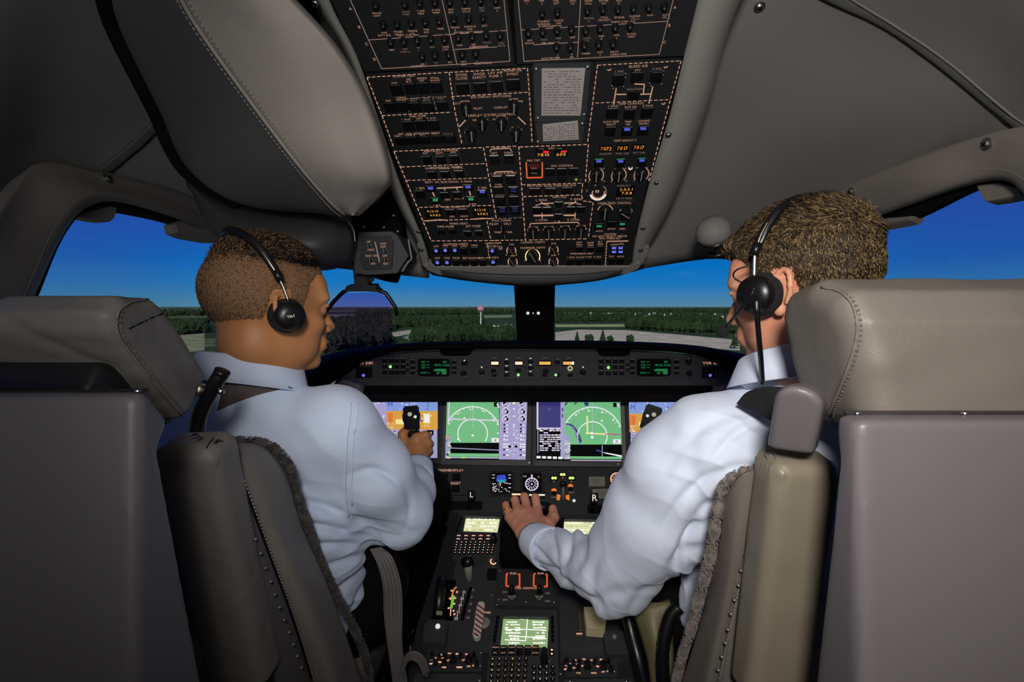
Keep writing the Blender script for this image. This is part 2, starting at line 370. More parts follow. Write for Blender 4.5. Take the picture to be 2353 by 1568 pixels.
# ================================================================== materials of the place
LINER = M('dark_vinyl_liner', (124, 120, 116), .62, bump=[('n', 900, .12, .0004), ('n', 3, .05, .01)], spec=.3)
LINER2 = M('ribbed_vinyl_strip', (94, 92, 89), .6, spec=.3)
TRIML = M('leather_trim', (134, 126, 118), .50, bump=leatherb, spec=.4)
LEATHER = M('grey_leather', (112, 105, 97), .52, bump=[('v', 330, .22, .0007), ('w', 9, .28, .006)], spec=.45)
LEATHER2 = M('tan_leather', (130, 121, 104), .40, bump=[('v', 330, .2, .0006), ('w', 7, .15, .004)], spec=.45)
LEATHERD = M('dark_grey_leather', (122, 116, 109), .5, bump=[('v', 330, .2, .0006), ('w', 10, .35, .007)], spec=.35)
SHELLM = M('lilac_grey_shell_paint', (106, 100, 102), .42, bump=[('n', 1100, .25, .0004)], spec=.45)
BLACKP = M('black_panel_paint', (38, 39, 41), .6, bump=[('n', 900, .1, .0003)], spec=.3)
BLACK = M('matt_black', (12, 12, 13), .85, spec=.06)
BLACKG = M('black_plastic', (16, 16, 17), .35, spec=.5)
CHAR = M('charcoal_paint', (60, 60, 61), .55, bump=[('n', 900, .1, .0003)], spec=.3)
RAIL = M('grey_painted_rail', (132, 129, 123), .5, bump=[('n', 500, .1, .0003)], spec=.4)
STEEL = M('screw_steel', (190, 186, 178), .3, 1)
CHROME = M('chrome', (215, 212, 205), .15, 1)
STITCH = M('pale_thread', (150, 142, 132), .8)
SEAM = M('dark_groove', (18, 17, 17), .8, spec=.1)
GLASS = glass('window_glass', (1, 1, 1), .012)
def S(o): o['kind'] = 'structure'; return o
def screw(face_pt, n, r, parent=None, base=None):
    """domed cross-head screw in a dished washer"""
    mb = MB(); mb.lathe(face_pt, n, [(r*1.5, 0), (r*1.45, r*.25), (r*1.05, r*.3), (r, r*.55), (r*.7, r*.8), (r*.05, r*.9)], STEEL, 16)
    x = Vector(n).orthogonal().normalized(); y = Vector(n).cross(x)
    mb.box(Vector(face_pt)+Vector(n)*r*.86, x*r*.55, y*r*.1, Vector(n)*r*.1, BLACK); mb.box(Vector(face_pt)+Vector(n)*r*.86, y*r*.55, x*r*.1, Vector(n)*r*.1, BLACK)
    return mb.obj('screw', parent, smooth=False)
# ================================================================== terrain outside
ALT = -32.0
GZ = CAM.z+ALT
tm = bpy.data.materials.new('farmland'); tm.use_nodes = True; n = tm.node_tree; bs = n.nodes['Principled BSDF']; bs.inputs['Roughness'].default_value = .95; bs.inputs['Specular IOR Level'].default_value = .05
tcn = n.nodes.new('ShaderNodeTexCoord'); mp = n.nodes.new('ShaderNodeMapping'); mp.inputs['Scale'].default_value = (.0022, .0016, 1); n.links.new(tcn.outputs['Object'], mp.inputs[0])
vo = n.nodes.new('ShaderNodeTexVoronoi'); vo.inputs['Scale'].default_value = 1.6; n.links.new(mp.outputs[0], vo.inputs['Vector'])
rp = n.nodes.new('ShaderNodeValToRGB'); e = rp.color_ramp.elements; e[0].color = (*lin((62, 88, 56)), 1); e[1].color = (*lin((176, 190, 140)), 1); e[1].position = .95
for p_, c_ in ((.35, (66, 92, 58)), (.6, (78, 104, 68)), (.75, (140, 158, 112))): x_ = e.new(p_); x_.color = (*lin(c_), 1)
n.links.new(vo.outputs['Color'], rp.inputs[0])
nz_ = n.nodes.new('ShaderNodeTexNoise'); nz_.inputs['Scale'].default_value = 22; nz_.inputs['Detail'].default_value = 8; n.links.new(mp.outputs[0], nz_.inputs['Vector'])
mx = n.nodes.new('ShaderNodeMix'); mx.data_type = 'RGBA'; mx.blend_type = 'MULTIPLY'; mx.inputs[0].default_value = .8
r2 = n.nodes.new('ShaderNodeValToRGB'); r2.color_ramp.elements[0].position = .35; r2.color_ramp.elements[1].position = .65; r2.color_ramp.elements[0].color = (.45, .5, .5, 1)
n.links.new(nz_.outputs['Fac'], r2.inputs[0]); n.links.new(rp.outputs[0], mx.inputs[6]); n.links.new(r2.outputs[0], mx.inputs[7]); n.links.new(mx.outputs[2], bs.inputs['Base Color'])
mb = MB(); mb.add([(-30000, -3000, GZ), (30000, -3000, GZ), (30000, 45000, GZ), (-30000, 45000, GZ), (-30000, -3000, GZ-40), (30000, -3000, GZ-40), (30000, 45000, GZ-40), (-30000, 45000, GZ-40)], [(0, 1, 2, 3), (7, 6, 5, 4), (0, 4, 5, 1), (2, 6, 7, 3), (1, 5, 6, 2), (0, 3, 7, 4)], tm)
S(mb.obj('ground_plain', at=(0, 500, GZ)))
def G(px, py):                                # ground point seen at a pixel
    d = W(px, py, 1)-CAM; return CAM+d*((GZ-CAM.z)/d.z)
FIELDS = []
def field(name, pts, rgb, rgb2, label, cat_, lift=.12, sc_=.05):
    FIELDS.append(pts)
    mb = MB(); m = M('field_'+name+str(len(MATS)), rgb, .95, var=(sc_, rgb2, .35, .65), spec=.05)
    mb.slab([G(*p)+Vector((0, 0, lift)) for p in pts], Vector((0, 0, 1)), lift+.3, m); return tag(mb.obj(name), label, cat_)
field('airfield_apron', [(1276, 764), (1330, 758), (1440, 759), (1520, 766), (1700, 782), (1700, 806), (1560, 796), (1400, 788), (1276, 789)], (190, 192, 156), (236, 232, 204), 'wide pale concrete airfield apron beyond the right windscreen', 'apron')
field('grass_strip', [(1276, 746), (1700, 744), (1700, 750), (1276, 752)], (160, 186, 116), (190, 206, 140), 'thin pale green strip of land across the view behind the dark woods on the right', 'field', .1)
field('taxiway', [(884, 768), (930, 760), (968, 756), (966, 764), (905, 775)], (186, 190, 156), (214, 214, 184), 'pale road curving among trees left of the water tower', 'road')
field('access_road', [(925, 776), (945, 768), (968, 784), (952, 786)], (140, 160, 146), (160, 180, 166), 'short pale track branching below the curved road', 'road')
field('gravel_lot', [(1120, 750), (1176, 746), (1180, 758), (1130, 760)], (196, 196, 170), (230, 226, 206), 'pale gravel lot just left of the central post', 'lot')
field('far_meadow', [(990, 727), (1176, 724), (1176, 730), (990, 733)], (130, 154, 104), (150, 172, 124), 'pale meadow band behind the water tower', 'field', .1)
field('hedged_field', [(400, 772), (470, 766), (470, 806), (420, 812)], (170, 176, 136), (132, 150, 104), 'pale field seen low through the left side window', 'field')
# woods: far too many trees to count, the readable single ones stand apart
def tree_mesh(kind, seed):
    rs = random.Random(seed); mb = MB(); g1 = M('pine_green', (58, 84, 48), .95, var=(.6, (38, 58, 36), .3, .7), spec=.02); tr = M('tree_bark', (58, 58, 48), .95)
    mb.lathe((0, 0, 0), (0, 0, 1), [(.35, 0), (.22, 4)], tr, 6)
    if kind == 'c':
        for k in range(4): mb.lathe((0, 0, 1.6+k*1.9), (0, 0, 1), [(2.9-k*.62, 0), (2.2-k*.5, 1.0), (.15, 3.1)], g1, 9)
    else:
        for k in range(7):
            a = rs.random()*6.3; r = rs.uniform(1.6, 2.6); c = Vector((math.cos(a)*1.7, math.sin(a)*1.7, rs.uniform(3.5, 7.5)))
            mb.lathe(c-Vector((0, 0, r)), (0, 0, 1), [(r*.3, 0), (r*.85, r*.5), (r, r), (r*.8, r*1.55), (r*.25, r*2)], g1, 8)
    return mb
TMB = [tree_mesh('c', 1), tree_mesh('b', 2), tree_mesh('b', 3)]
def forest(name, regions, label, n):
    rs = random.Random(5); mb = MB()
    for poly, k, hmin, hmax in regions:
        xs = [p[0] for p in poly]; ys = [p[1] for p in poly]; c = 0
        while c < k:
            x, y = rs.uniform(min(xs), max(xs)), rs.uniform(min(ys), max(ys))
            if poly2(np.array([x]), np.array([y]), poly)[0] > 0: continue
            if rs.random() < .97 and any(poly2(np.array([x]), np.array([y]), q)[0] < .5 for q in FIELDS): c += .2; continue
            c += 1; s_ = rs.uniform(hmin, hmax)/9; g = G(x, y); cl = M('wood_green', (60, 82, 50), .95, var=(.03, (34, 52, 34), .3, .7), spec=.02)
            cz = rs.uniform(.8, 1.2); v = []; r = 3.0*s_
            for z_, q in ((0, .55), (.35, 1.05), (.7, .75), (1, .12)):
                for j in range(6): a = j*1.047+z_*2+rs.random()*.5; w_ = rs.uniform(.75, 1.2); v.append((g.x+r*q*w_*math.cos(a), g.y+r*q*w_*math.sin(a), g.z+z_*9*s_*cz))
            f = [(i*6+j, i*6+(j+1) % 6, (i+1)*6+(j+1) % 6, (i+1)*6+j) for i in range(3) for j in range(6)]+[(18, 19, 20, 21, 22, 23)]
            mb.add(v, f, cl)
    o = mb.obj(name); return tag(o, label, 'trees', kind='stuff')
forest('woodland', [([(700, 738), (900, 729), (1000, 742), (880, 764), (900, 790), (700, 815)], 1500, 8, 13),
                    ([(960, 760), (1180, 762), (1180, 792), (940, 792)], 420, 7, 12), ([(820, 712), (1180, 714), (1180, 722), (820, 728)], 700, 12, 20),
                    ([(985, 734), (1110, 735), (1110, 748), (985, 752)], 260, 9, 14)], 'dense dark green woods spreading to the left of the central post', 0)
forest('woodland', [([(1276, 713), (1700, 713), (1700, 719), (1276, 719)], 700, 12, 22), ([(1276, 722), (1700, 722), (1700, 742), (1276, 742)], 520, 9, 14),
                    ([(1440, 748), (1700, 750), (1700, 768), (1560, 764), (1440, 756)], 620, 9, 14)], 'dark green woods stretching to the right of the central post', 0)
forest('woodland', [([(380, 745), (480, 742), (480, 765), (380, 775)], 300, 8, 13), ([(300, 720), (480, 716), (480, 726), (300, 730)], 150, 14, 22)], 'dark green woods seen low through the left side window', 0)
tp = {}
def single_tree(px, py, h, k, lab):
    if k not in tp: tp[k] = TMB[k].obj('tree', at=(0, 0, 0)); o = tp[k]
    else: o = tp[k].copy(); COL.objects.link(o)
    g = G(px, py); o.matrix_world = Matrix.Translation(g) @ Matrix.Scale(h/9, 4); WM[o.name] = o.matrix_world.copy(); tag(o, lab, 'tree', 'single trees on the airfield')
single_tree(1326, 790, 9.5, 0, 'small pointed tree on the apron edge nearest the central post')
single_tree(1353, 792, 9, 1, 'round tree on the apron edge, second out from the central post')
single_tree(1385, 789, 11, 0, 'tallest dark conifer standing before the pale apron')
single_tree(1402, 790, 7, 2, 'low bush beside the tallest conifer, right of it')
single_tree(1447, 790, 8, 1, 'lone round tree in front of the pale apron, right of the conifers')
single_tree(1688, 801, 11, 0, 'dark conifer low beside the bearded pilot\'s chin')
single_tree(1040, 789, 10, 0, 'pointed conifer low in front of the water tower wood')
# water tower
g = G(1105, 757); wt = thing('water_tower', g, 'tall white water tower with round pinkish tank left of the central post', 'water tower')
WTW = M('tower_white', (205, 215, 212), .6); WTR = M('tower_pink', (206, 150, 160), .6)
k_ = (g-CAM).length/FPX
mb = MB(); mb.lathe(g, (0, 0, 1), [(k_*3.2, 0), (k_*2.0, k_*5), (k_*1.8, k_*36), (k_*3.0, k_*41)], WTW, 14); mb.obj('shaft', wt, True)
mb = MB(); mb.lathe(g+Vector((0, 0, k_*39)), (0, 0, 1), [(k_*2.4, 0), (k_*6.5, k_*3), (k_*8.3, k_*8), (k_*6.6, k_*13), (k_*.4, k_*16)], WTR, 18); mb.obj('tank', wt, True)
mb = MB(); mb.lathe(g+Vector((0, 0, k_*46)), (0, 0, 1), [(k_*8.5, 0), (k_*8.7, k_*.6), (k_*8.5, k_*1.2)], WTW, 18); mb.obj('catwalk', wt)
# town on the right
HW = M('house_wall', (210, 222, 212), .8); HR = M('house_roof', (120, 138, 130), .8); HD = M('house_window', (40, 60, 56), .4)
rs = random.Random(11)
spots = [(1283+i*10.5+rs.uniform(-3, 3), 725+rs.uniform(-3, 9)) for i in range(37)]+[(1008, 752), (1016, 755), (1068, 752), (1076, 755), (1090, 746), (1135, 751), (1152, 756), (1162, 749)]
spots = [p for p in spots if p[0] < 1664]
for i, (x, y) in enumerate(spots):
    g = G(x, y); s_ = (g-CAM).length/FPX; w_, h_, l_ = s_*rs.uniform(1.6, 3.6), s_*rs.uniform(2.2, 4.2), s_*3
    where = 'on the low hill right of the central post' if x > 1270 else 'among the woods left of the central post'
    b = thing('house', g, 'small pale house '+where, 'house', 'houses '+where)
    mb = MB(); mb.box(g+Vector((0, 0, h_/2)), (w_, 0, 0), (0, l_, 0), (0, 0, h_/2), HW); mb.obj('wall', b)
    mb = MB(); z = g+Vector((0, 0, h_)); mb.add([z+Vector(p) for p in ((-w_*1.1, -l_, 0), (w_*1.1, -l_, 0), (w_*1.1, l_, 0), (-w_*1.1, l_, 0), (0, -l_, h_*.5), (0, l_, h_*.5))], [(0, 1, 4), (2, 3, 5), (0, 4, 5, 3), (1, 2, 5, 4), (0, 3, 2, 1)], HR); mb.obj('roof', b)
# ================================================================== cabin shell
# fit of the sheets: depths follow side walls about 0.87 m either side and a domed roof
def dw(px, X=.87): return X*FPX/abs(px-CX)
ceil_l = patch([
 [(-900, -520, .60), (-260, -520, .66), (160, -520, .72), (480, -480, .78), (700, -420, .80), (860, -380, .80)],
 [(-620, -160, .62), (-160, -160, .70), (160, -160, .80), (420, -160, .90), (640, -160, .92), (800, -160, .90)],
 [(-520, 120, .66), (-140, 120, .74), (140, 90, .90), (380, 90, 1.02), (620, 80, 1.10), (850, 80, 1.06)],
 [(-460, 330, .66), (-120, 360, .78), (110, 290, .98), (350, 300, 1.16), (640, 300, 1.30), (900, 300, 1.28)],
 [(-420, 560, .66), (-150, 600, .78), (100, 376, 1.00), (330, 425, 1.22), (640, 510, 1.50), (960, 520, 1.50)],
 [(-420, 760, .66), (-170, 800, .78), (90, 420, 1.02), (330, 470, 1.26), (600, 590, 1.62), (985, 640, 1.62)]],
 LINER, 'ceiling_left', thick=.012); S(ceil_l)
ceil_r = patch([
 [(1500, -400, .80), (1650, -420, .80), (1900, -460, .76), (2200, -500, .70), (2600, -520, .64), (3300, -520, .58)],
 [(1580, -170, .90), (1740, -170, .90), (1960, -180, .86), (2220, -190, .78), (2560, -180, .70), (3000, -160, .62)],
 [(1590, 80, 1.04), (1720, 80, 1.06), (1960, 80, 1.02), (2240, 90, .90), (2500, 120, .76), (2860, 120, .66)],
 [(1545, 300, 1.26), (1680, 300, 1.28), (1920, 290, 1.18), (2180, 250, 1.00), (2440, 240, .84), (2800, 330, .66)],
 [(1490, 470, 1.44), (1640, 470, 1.48), (1830, 470, 1.44), (2010, 420, 1.24), (2330, 300, .93), (2760, 560, .66)],
 [(1450, 622, 1.56), (1620, 596, 1.66), (1760, 590, 1.62), (1990, 470, 1.30), (2330, 345, .95), (2760, 760, .66)]],
 LINER, 'ceiling_right', thick=.012); S(ceil_r)
# dark strip bent across the right-hand liner, raised bead on its rear edge
strip_in = [(1730, -90, .925), (1890, -6, .950), (2020, 52, .945), (2110, 112, .92), (2210, 190, .895), (2300, 262, .865), (2400, 350, .83)]
strip_out = [(1800, -100, .90), (1955, -8, .925), (2072, 62, .91), (2166, 126, .885), (2268, 208, .86), (2366, 288, .83), (2446, 350, .80)]
def on_liner(o, pts, lift): return [q[0] for q in snap(o, [W(*p) for p in pts], lift, True)]
def band(name, o, A, B, mat): a, b = on_liner(o, A, .008), on_liner(o, B, .008); S(patch([a, [p*.5+q*.5+(CAM-p).normalized()*.001 for p, q in zip(a, b)], b], mat, name, thick=.012, nv=2))
dense = lambda P_: [tuple(p) for p in cat(P_, 3)]
band('trim_1', ceil_r, dense(strip_in), dense(strip_out), LINER2)
mb = MB(); mb.tube(on_liner(ceil_r, dense([(x+3, y-2, d) for x, y, d in strip_out]), .009), .0026, LINER, 6); S(mb.obj('trim_2', smooth=True))
band('trim_3', ceil_l, dense([(222, 385, 1.04), (300, 323, 1.06), (362, 262, 1.07), (420, 215, 1.07)]), dense([(250, 394, 1.04), (320, 337, 1.06), (380, 279, 1.07), (440, 236, 1.07)]), LINER2)
# leather surrounds of the side windows (outer edge, body, inner roll)
def surround(name, rows, mat): return S(patch(rows, mat, name, thick=.02, nu=6, nv=4))
tl = surround('window_surround_left', [
 [(-230, 820, .64), (-60, 590, .72), (20, 450, .83), (96, 373, .93), (250, 400, 1.07), (430, 448, 1.30), (540, 515, 1.50), (600, 600, 1.62)],
 [(-120, 830, .66), (-20, 620, .75), (60, 480, .86), (130, 405, .94), (260, 425, 1.07), (430, 475, 1.30), (530, 540, 1.50), (575, 620, 1.62)],
 [(0, 830, .73), (65, 680, .81), (130, 530, .90), (190, 455, .965), (280, 452, 1.07), (430, 500, 1.29), (508, 550, 1.48), (540, 640, 1.62)],
 [(12, 840, .76), (80, 680, .84), (145, 540, .93), (205, 474, 1.0), (290, 468, 1.10), (430, 514, 1.32), (500, 565, 1.50), (530, 650, 1.64)]], TRIML)
tr = surround('window_surround_right', [
 [(1895, 462, 1.38), (1950, 424, 1.29), (2100, 362, 1.10), (2220, 323, .985), (2330, 294, .90), (2420, 300, .84), (2540, 400, .76), (2680, 640, .68), (2760, 860, .66)],
 [(1905, 500, 1.37), (1968, 458, 1.28), (2108, 405, 1.09), (2230, 365, .985), (2330, 335, .90), (2400, 345, .85), (2480, 430, .78), (2580, 650, .70), (2640, 860, .68)],
 [(1935, 540, 1.38), (1985, 500, 1.29), (2120, 448, 1.10), (2240, 410, .99), (2310, 402, .93), (2356, 432, .89), (2420, 520, .83), (2490, 680, .75), (2540, 860, .72)],
 [(1945, 555, 1.40), (1990, 512, 1.31), (2120, 462, 1.13), (2235, 424, 1.02), (2305, 415, .96), (2346, 440, .92), (2405, 525, .86), (2470, 680, .78), (2515, 860, .75)]], TRIML)
def stitches(name, pts, mat, step, ln, r, parent, off=0):
    c = [q[0] for q in snap(parent, curve(pts, 10), .0006)]; mb = MB(); acc = 0
    for a, b in zip(c[:-1], c[1:]):
        L_ = (b-a).length
        while acc < L_:
            p = a+(b-a)*(acc/L_); t = (b-a).normalized(); mb.box(p, t*ln/2, t.orthogonal().normalized()*r, t.cross(t.orthogonal()).normalized()*r, mat); acc += step
        acc -= L_
    o = mb.obj(name, parent); o['kind'] = 'stuff'; return o
stitches('stitching', [(55, 680, .80), (122, 530, .893), (182, 458, .955), (250, 443, 1.03), (340, 460, 1.14), (430, 488, 1.285), (505, 535, 1.47)], STITCH, .0062, .0034, .0006, tl)
stitches('stitching', [(1975, 488, 1.285), (2110, 436, 1.095), (2235, 394, .983), (2315, 392, .925), (2368, 424, .885)], STITCH, .0062, .0034, .0006, tr)
# recesses behind the surrounds, walls, window frames
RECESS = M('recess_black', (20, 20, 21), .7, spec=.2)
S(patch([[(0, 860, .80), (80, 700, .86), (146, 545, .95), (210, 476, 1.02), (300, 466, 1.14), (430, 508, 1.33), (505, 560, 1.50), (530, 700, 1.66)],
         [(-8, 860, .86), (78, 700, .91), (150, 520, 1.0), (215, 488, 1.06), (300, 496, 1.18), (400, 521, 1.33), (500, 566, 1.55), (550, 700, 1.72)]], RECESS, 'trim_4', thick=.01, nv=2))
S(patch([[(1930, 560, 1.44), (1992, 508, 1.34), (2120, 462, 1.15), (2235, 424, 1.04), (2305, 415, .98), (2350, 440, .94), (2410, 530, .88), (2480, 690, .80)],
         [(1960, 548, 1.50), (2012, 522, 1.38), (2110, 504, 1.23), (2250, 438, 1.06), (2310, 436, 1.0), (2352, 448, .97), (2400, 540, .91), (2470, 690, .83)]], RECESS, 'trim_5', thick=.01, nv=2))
# pull tabs of the sun shades
def tab(name, pts, d0, d1, label):
    mb = MB(); n_ = len(pts); cx = sum(p[0] for p in pts)/n_; xs = [p[0] for p in pts]
    P = [W(x, y, d0+(d1-d0)*(x-min(xs))/(max(xs)-min(xs))) for x, y in pts]
    nrm = (P[1]-P[0]).cross(P[2]-P[0]).normalized()
    if nrm.dot(CAM-P[0]) < 0: nrm = -nrm
    c = sum(P, Vector())/n_; I = [c+(p-c)*.90+nrm*.006 for p in P]; B = [p-nrm*.022 for p in P]
    mb.add(P+I+B, [tuple(range(n_, 2*n_)), tuple(range(3*n_-1, 2*n_-1, -1))]+[(i, (i+1) % n_, n_+(i+1) % n_, n_+i) for i in range(n_)]+[(i, 2*n_+i, 2*n_+(i+1) % n_, (i+1) % n_) for i in range(n_)], TRIML)
    return tag(mb.obj(name, smooth=False), label, 'sun shade tab', 'sun shade tabs')
tab('shade_tab', [(158, 494), (178, 474), (210, 466), (266, 476), (262, 500), (252, 510), (240, 511), (166, 498)], 1.00, 1.11, 'rounded grey pull tab at the rear top corner of the left side window')
tab('shade_tab', [(394, 516), (410, 508), (470, 516), (498, 540), (506, 556), (480, 556), (426, 546), (400, 536)], 1.28, 1.46, 'rounded grey pull tab at the front of the left side window, behind the dark-haired pilot')
tab('shade_tab', [(1975, 494), (2020, 478), (2095, 468), (2108, 478), (2108, 496), (2096, 507), (2030, 520), (2012, 524), (1980, 524)], 1.38, 1.22, 'rounded grey pull tab at the front of the right side window, beside the bearded pilot')
tab('shade_tab', [(2245, 426), (2300, 418), (2352, 436), (2356, 450), (2300, 462), (2272, 466), (2262, 460)], 1.04, .95, 'rounded grey pull tab at the top rear corner of the right side window')
for i, (px, py, d, nx) in enumerate([(247, 411, 1.062, 1), (521, 486, 1.43, 1)]):
    p, n_ = snap(tl, [W(px, py, d)], 0, True)[0]; screw(p, n_, .0072, tl)
for px, py, d in [(1956, 441, 1.30), (2267, 331, .945)]:
    p, n_ = snap(tr, [W(px, py, d)], 0, True)[0]; screw(p, n_, .0078, tr)
p, n_ = snap(ceil_r, [W(1745, 16, .975)], 0, True)[0]; screw(p, n_, .0072, ceil_r)
for px, py, d in [(1990, 318, 1.10)]: pass
# side walls below and around the windows, floor, rear bulkhead
def wallbox(name, c, h, mat=LINER, **k):
    mb = MB(); mb.box(c, (h[0], 0, 0), (0, h[1], 0), (0, 0, h[2]), mat); return S(mb.obj(name, **k))
wallbox('wall_left', (-1.06, .75, .46), (.04, 1.75, .46)); wallbox('wall_right', (1.06, .75, .46), (.04, 1.75, .46))
wallbox('wall_left_rear', (-1.02, -.42, 1.40), (.04, .62, .50)); wallbox('wall_right_rear', (1.02, -.42, 1.40), (.04, .62, .50))
wallbox('wall_front', (0, 2.52, .48), (1.1, .03, .48)); wallbox('wall_rear', (0, -1.05, .95), (1.1, .03, .98)); wallbox('ceiling_rear', (0, -.42, 1.94), (1.1, .66, .03))
wallbox('roof_skin', (0, .34, 2.06), (1.14, 1.44, .03)); wallbox('floor', (0, .75, -.03), (1.1, 1.8, .03), M('dark_carpet', (36, 35, 36), .95, bump=[('n', 300, .6, .003)]))  # roof_skin: unseen outer skin, added to keep the sun out of the cabin
# glass
def pane(name, pts, label=None):
    mb = MB(); P = [W(*p) for p in pts]; n_ = (P[1]-P[0]).cross(P[2]-P[0]).normalized(); mb.slab(P, n_, .006, GLASS); return S(mb.obj(name))
mb = MB()
def xz(X, Y, Z): return Vector((X, Y, Z))
for nm, sx_ in (('window_1', -1), ('window_2', 1)):
    mb = MB(); mb.slab([xz(sx_*1.02, .55, .95), xz(sx_*1.02, 1.75, .95), xz(sx_*.94, 1.75, 1.56), xz(sx_*.94, .55, 1.56)], Vector((1, 0, .1)).normalized(), .006, GLASS); S(mb.obj(nm))
for nm, sx_ in (('window_3', -1), ('window_4', 1)):
    mb = MB(); mb.slab([xz(sx_*.06, 2.42, .98), xz(sx_*.93, 2.0, .98), xz(sx_*.80, 1.85, 1.50), xz(sx_*.05, 2.2, 1.50)], Vector((0, 1, .3)).normalized(), .006, GLASS); S(mb.obj(nm))
# corner pillars between side windows and windscreens (behind the pilots' heads)
for nm, sx_ in (('pillar_left', -1), ('pillar_right', 1)):
    mb = MB(); mb.tube([xz(sx_*.97, 1.86, .7), xz(sx_*.93, 1.84, 1.1), xz(sx_*.86, 1.74, 1.35), xz(sx_*.74, 1.66, 1.50)] if 0 else [xz(sx_*.955, 1.80, .6), xz(sx_*.935, 1.80, 1.05), xz(sx_*.87, 1.74, 1.30), xz(sx_*.80, 1.66, 1.46)], [.07, .06, .05, .055], LINER, 10); S(mb.obj(nm, smooth=True))
# central post
cp = thing('center_post', W(1229, 790, 2.25), 'black windscreen centre post with two small round white lights', 'windscreen post'); cp['kind'] = 'structure'
for k_ in ('category',): del cp[k_]
fc = Face([(1180, 640), (1276, 640), (1273, 782), (1190, 782)], 2.2, 2.2, 2.2)
mb = MB(); fc.slab(mb, [(1180, 630), (1276, 630), (1273, 790), (1189, 790)], BLACK, 0, -.09); fc.slab(mb, [(1192, 632), (1263, 632), (1260, 780), (1198, 780)], BLACK, .008, 0); mb.obj('post_body', cp)
WL = glow('white_lamp', (235, 235, 225), .9)
for x in (1213, 1237):
    mb = MB(); O, U, V = fc.fr(x, 720); mb.lathe(fc.P(x, 720, .008), fc.n, [(.010, 0), (.0095, .004), (.0072, .0045)], BLACKG, 16); mb.lathe(fc.P(x, 720, .0105), fc.n, [(.0068, 0), (.006, .003), (.002, .004)], WL, 14); mb.obj('post_lamp', cp)
mb = MB(); fc.disc(mb, 1225, 720, 1.6, WL, .010); mb.obj('indicator', cp)
# small round light with grey dome behind the bearded pilot's forehead
sl = thing('map_light', W(1656, 590, 1.4), 'round grey map light on a black chrome-ringed mount beside the bearded pilot\'s forehead', 'map light')
c = W(1640, 535, 1.30); mb = MB(); ax = (W(1652, 600, 1.34)-c).normalized()
mb.lathe(c-ax*.040, ax, [(.006, 0), (.026, .006), (.040, .022), (.044, .042), (.038, .058)], LINER, 24); mb.obj('lamp_dome', sl, True)
mb = MB(); mb.lathe(c+ax*.016, ax, [(.040, 0), (.036, .012), (.024, .022), (.021, .034)], BLACKG, 24); mb.obj('lamp_cup', sl, True)
mb = MB(); mb.lathe(c+ax*.030, ax, [(.013, 0), (.014, .010), (.012, .028)], CHROME, 20); mb.obj('swivel_collar', sl, True)
mb = MB(); mb.lathe(c+ax*.050, ax, [(.026, 0), (.028, .006), (.012, .014)], BLACKG, 20); mb.tube([c+ax*.055, W(1700, 600, 1.40), W(1720, 560, 1.50)], .010, BLACKG, 8); mb.obj('mount', sl, True)
# ================================================================== overhead panel
INK = glow('lit_lettering', (210, 160, 132), .80); INK2 = glow('dim_lettering', (150, 122, 110), .8); INKG = M('unlit_grey_print', (70, 70, 70), .7)
BLUEL = glow('blue_legend', (84, 88, 214), .9); GREENL = glow('green_legend', (40, 150, 96), .9); AMBER = glow('amber_digits', (255, 176, 60), 1.1); ORANGE = glow('orange_digits', (250, 130, 30), 1.0)
REDL = glow('red_warning', (225, 40, 44), 1.0); ORL = glow('orange_guard_line', (226, 92, 40), .95); WHITEL = glow('white_backlight', (240, 228, 212), 1.0); YEL = glow('yellow_backlight', (252, 222, 140), 1.1)
PLATE = M('overhead_plate', (27, 28, 29), .62, bump=[('n', 900, .08, .0003)], spec=.3); DARKB = M('button_black', (8, 8, 9), .35, spec=.45)
def oh_d(y): return 1/(1.1364-.000752*y)
OHQ = [(842, 172), (1566, 138), (1452, 612), (1004, 612)]
oh = Face(OHQ, oh_d(172), oh_d(612), oh_d(612))
def sub(q):                                   # another panel of the same plane
    f = Face.__new__(Face); f.__dict__.update(oh.__dict__); g = Face(q, 1, 1, 1); f.q = q; f.H = g.H; f.Hi = g.Hi; return f
low = sub([(985, 568), (1460, 556), (1449, 612), (995, 612)]); cbl = sub([(805, 0), (1158, 0), (1172, 142), (877, 158)]); cbr = sub([(1191, 0), (1549, 0), (1516, 125), (1204, 141)])
OH = thing('overhead_panel', W(1225, 640, 1.50), 'wide black overhead switch panel in a grey frame with glowing orange lettering', 'overhead panel')
# frame: side rails, nose and back
mb = MB()
RL = [(640, -190), (720, 0), (790, 118), (845, 262), (893, 428), (958, 560), (968, 612)]; RLi = [(700, -190), (757, 0), (820, 128), (868, 268), (922, 428), (976, 560), (986, 612)]
RR = [(1790, -190), (1702, 0), (1662, 110), (1625, 250), (1546, 465), (1490, 570), (1482, 600)]; RRi = [(1650, -190), (1604, 0), (1572, 128), (1538, 268), (1490, 428), (1458, 560), (1452, 612)]
def rail(o_, i_, dz0=.05, name='rail'):
    m = MB(); rows = []
    for (xo, yo), (xi, yi) in zip(o_, i_):
        a, b = oh.P(xo, yo, -.075), oh.P(xi, yi, -.01); p1 = oh.P(xo, yo, -.022); p2 = oh.P(xo*.72+xi*.28, yo*.72+yi*.28, .010); p3 = oh.P(xo*.3+xi*.7, yo*.3+yi*.7, .016); p4 = oh.P(xi, yi, .008)
        rows.append([a, p1, p2, p3, p4, b])
    R_ = np.array([[list(p) for p in r] for r in rows]); R_ = np.stack([cat(R_[:, j], 4) for j in range(6)], 1); n0 = len(R_)
    m.add(R_.reshape(-1, 3), [(i*6+j, i*6+j+1, (i+1)*6+j+1, (i+1)*6+j) for i in range(n0-1) for j in range(5)]+[tuple(range(6)), tuple(range(n0*6-1, n0*6-7, -1))], RAIL)
    return m.obj(name, OH, True)
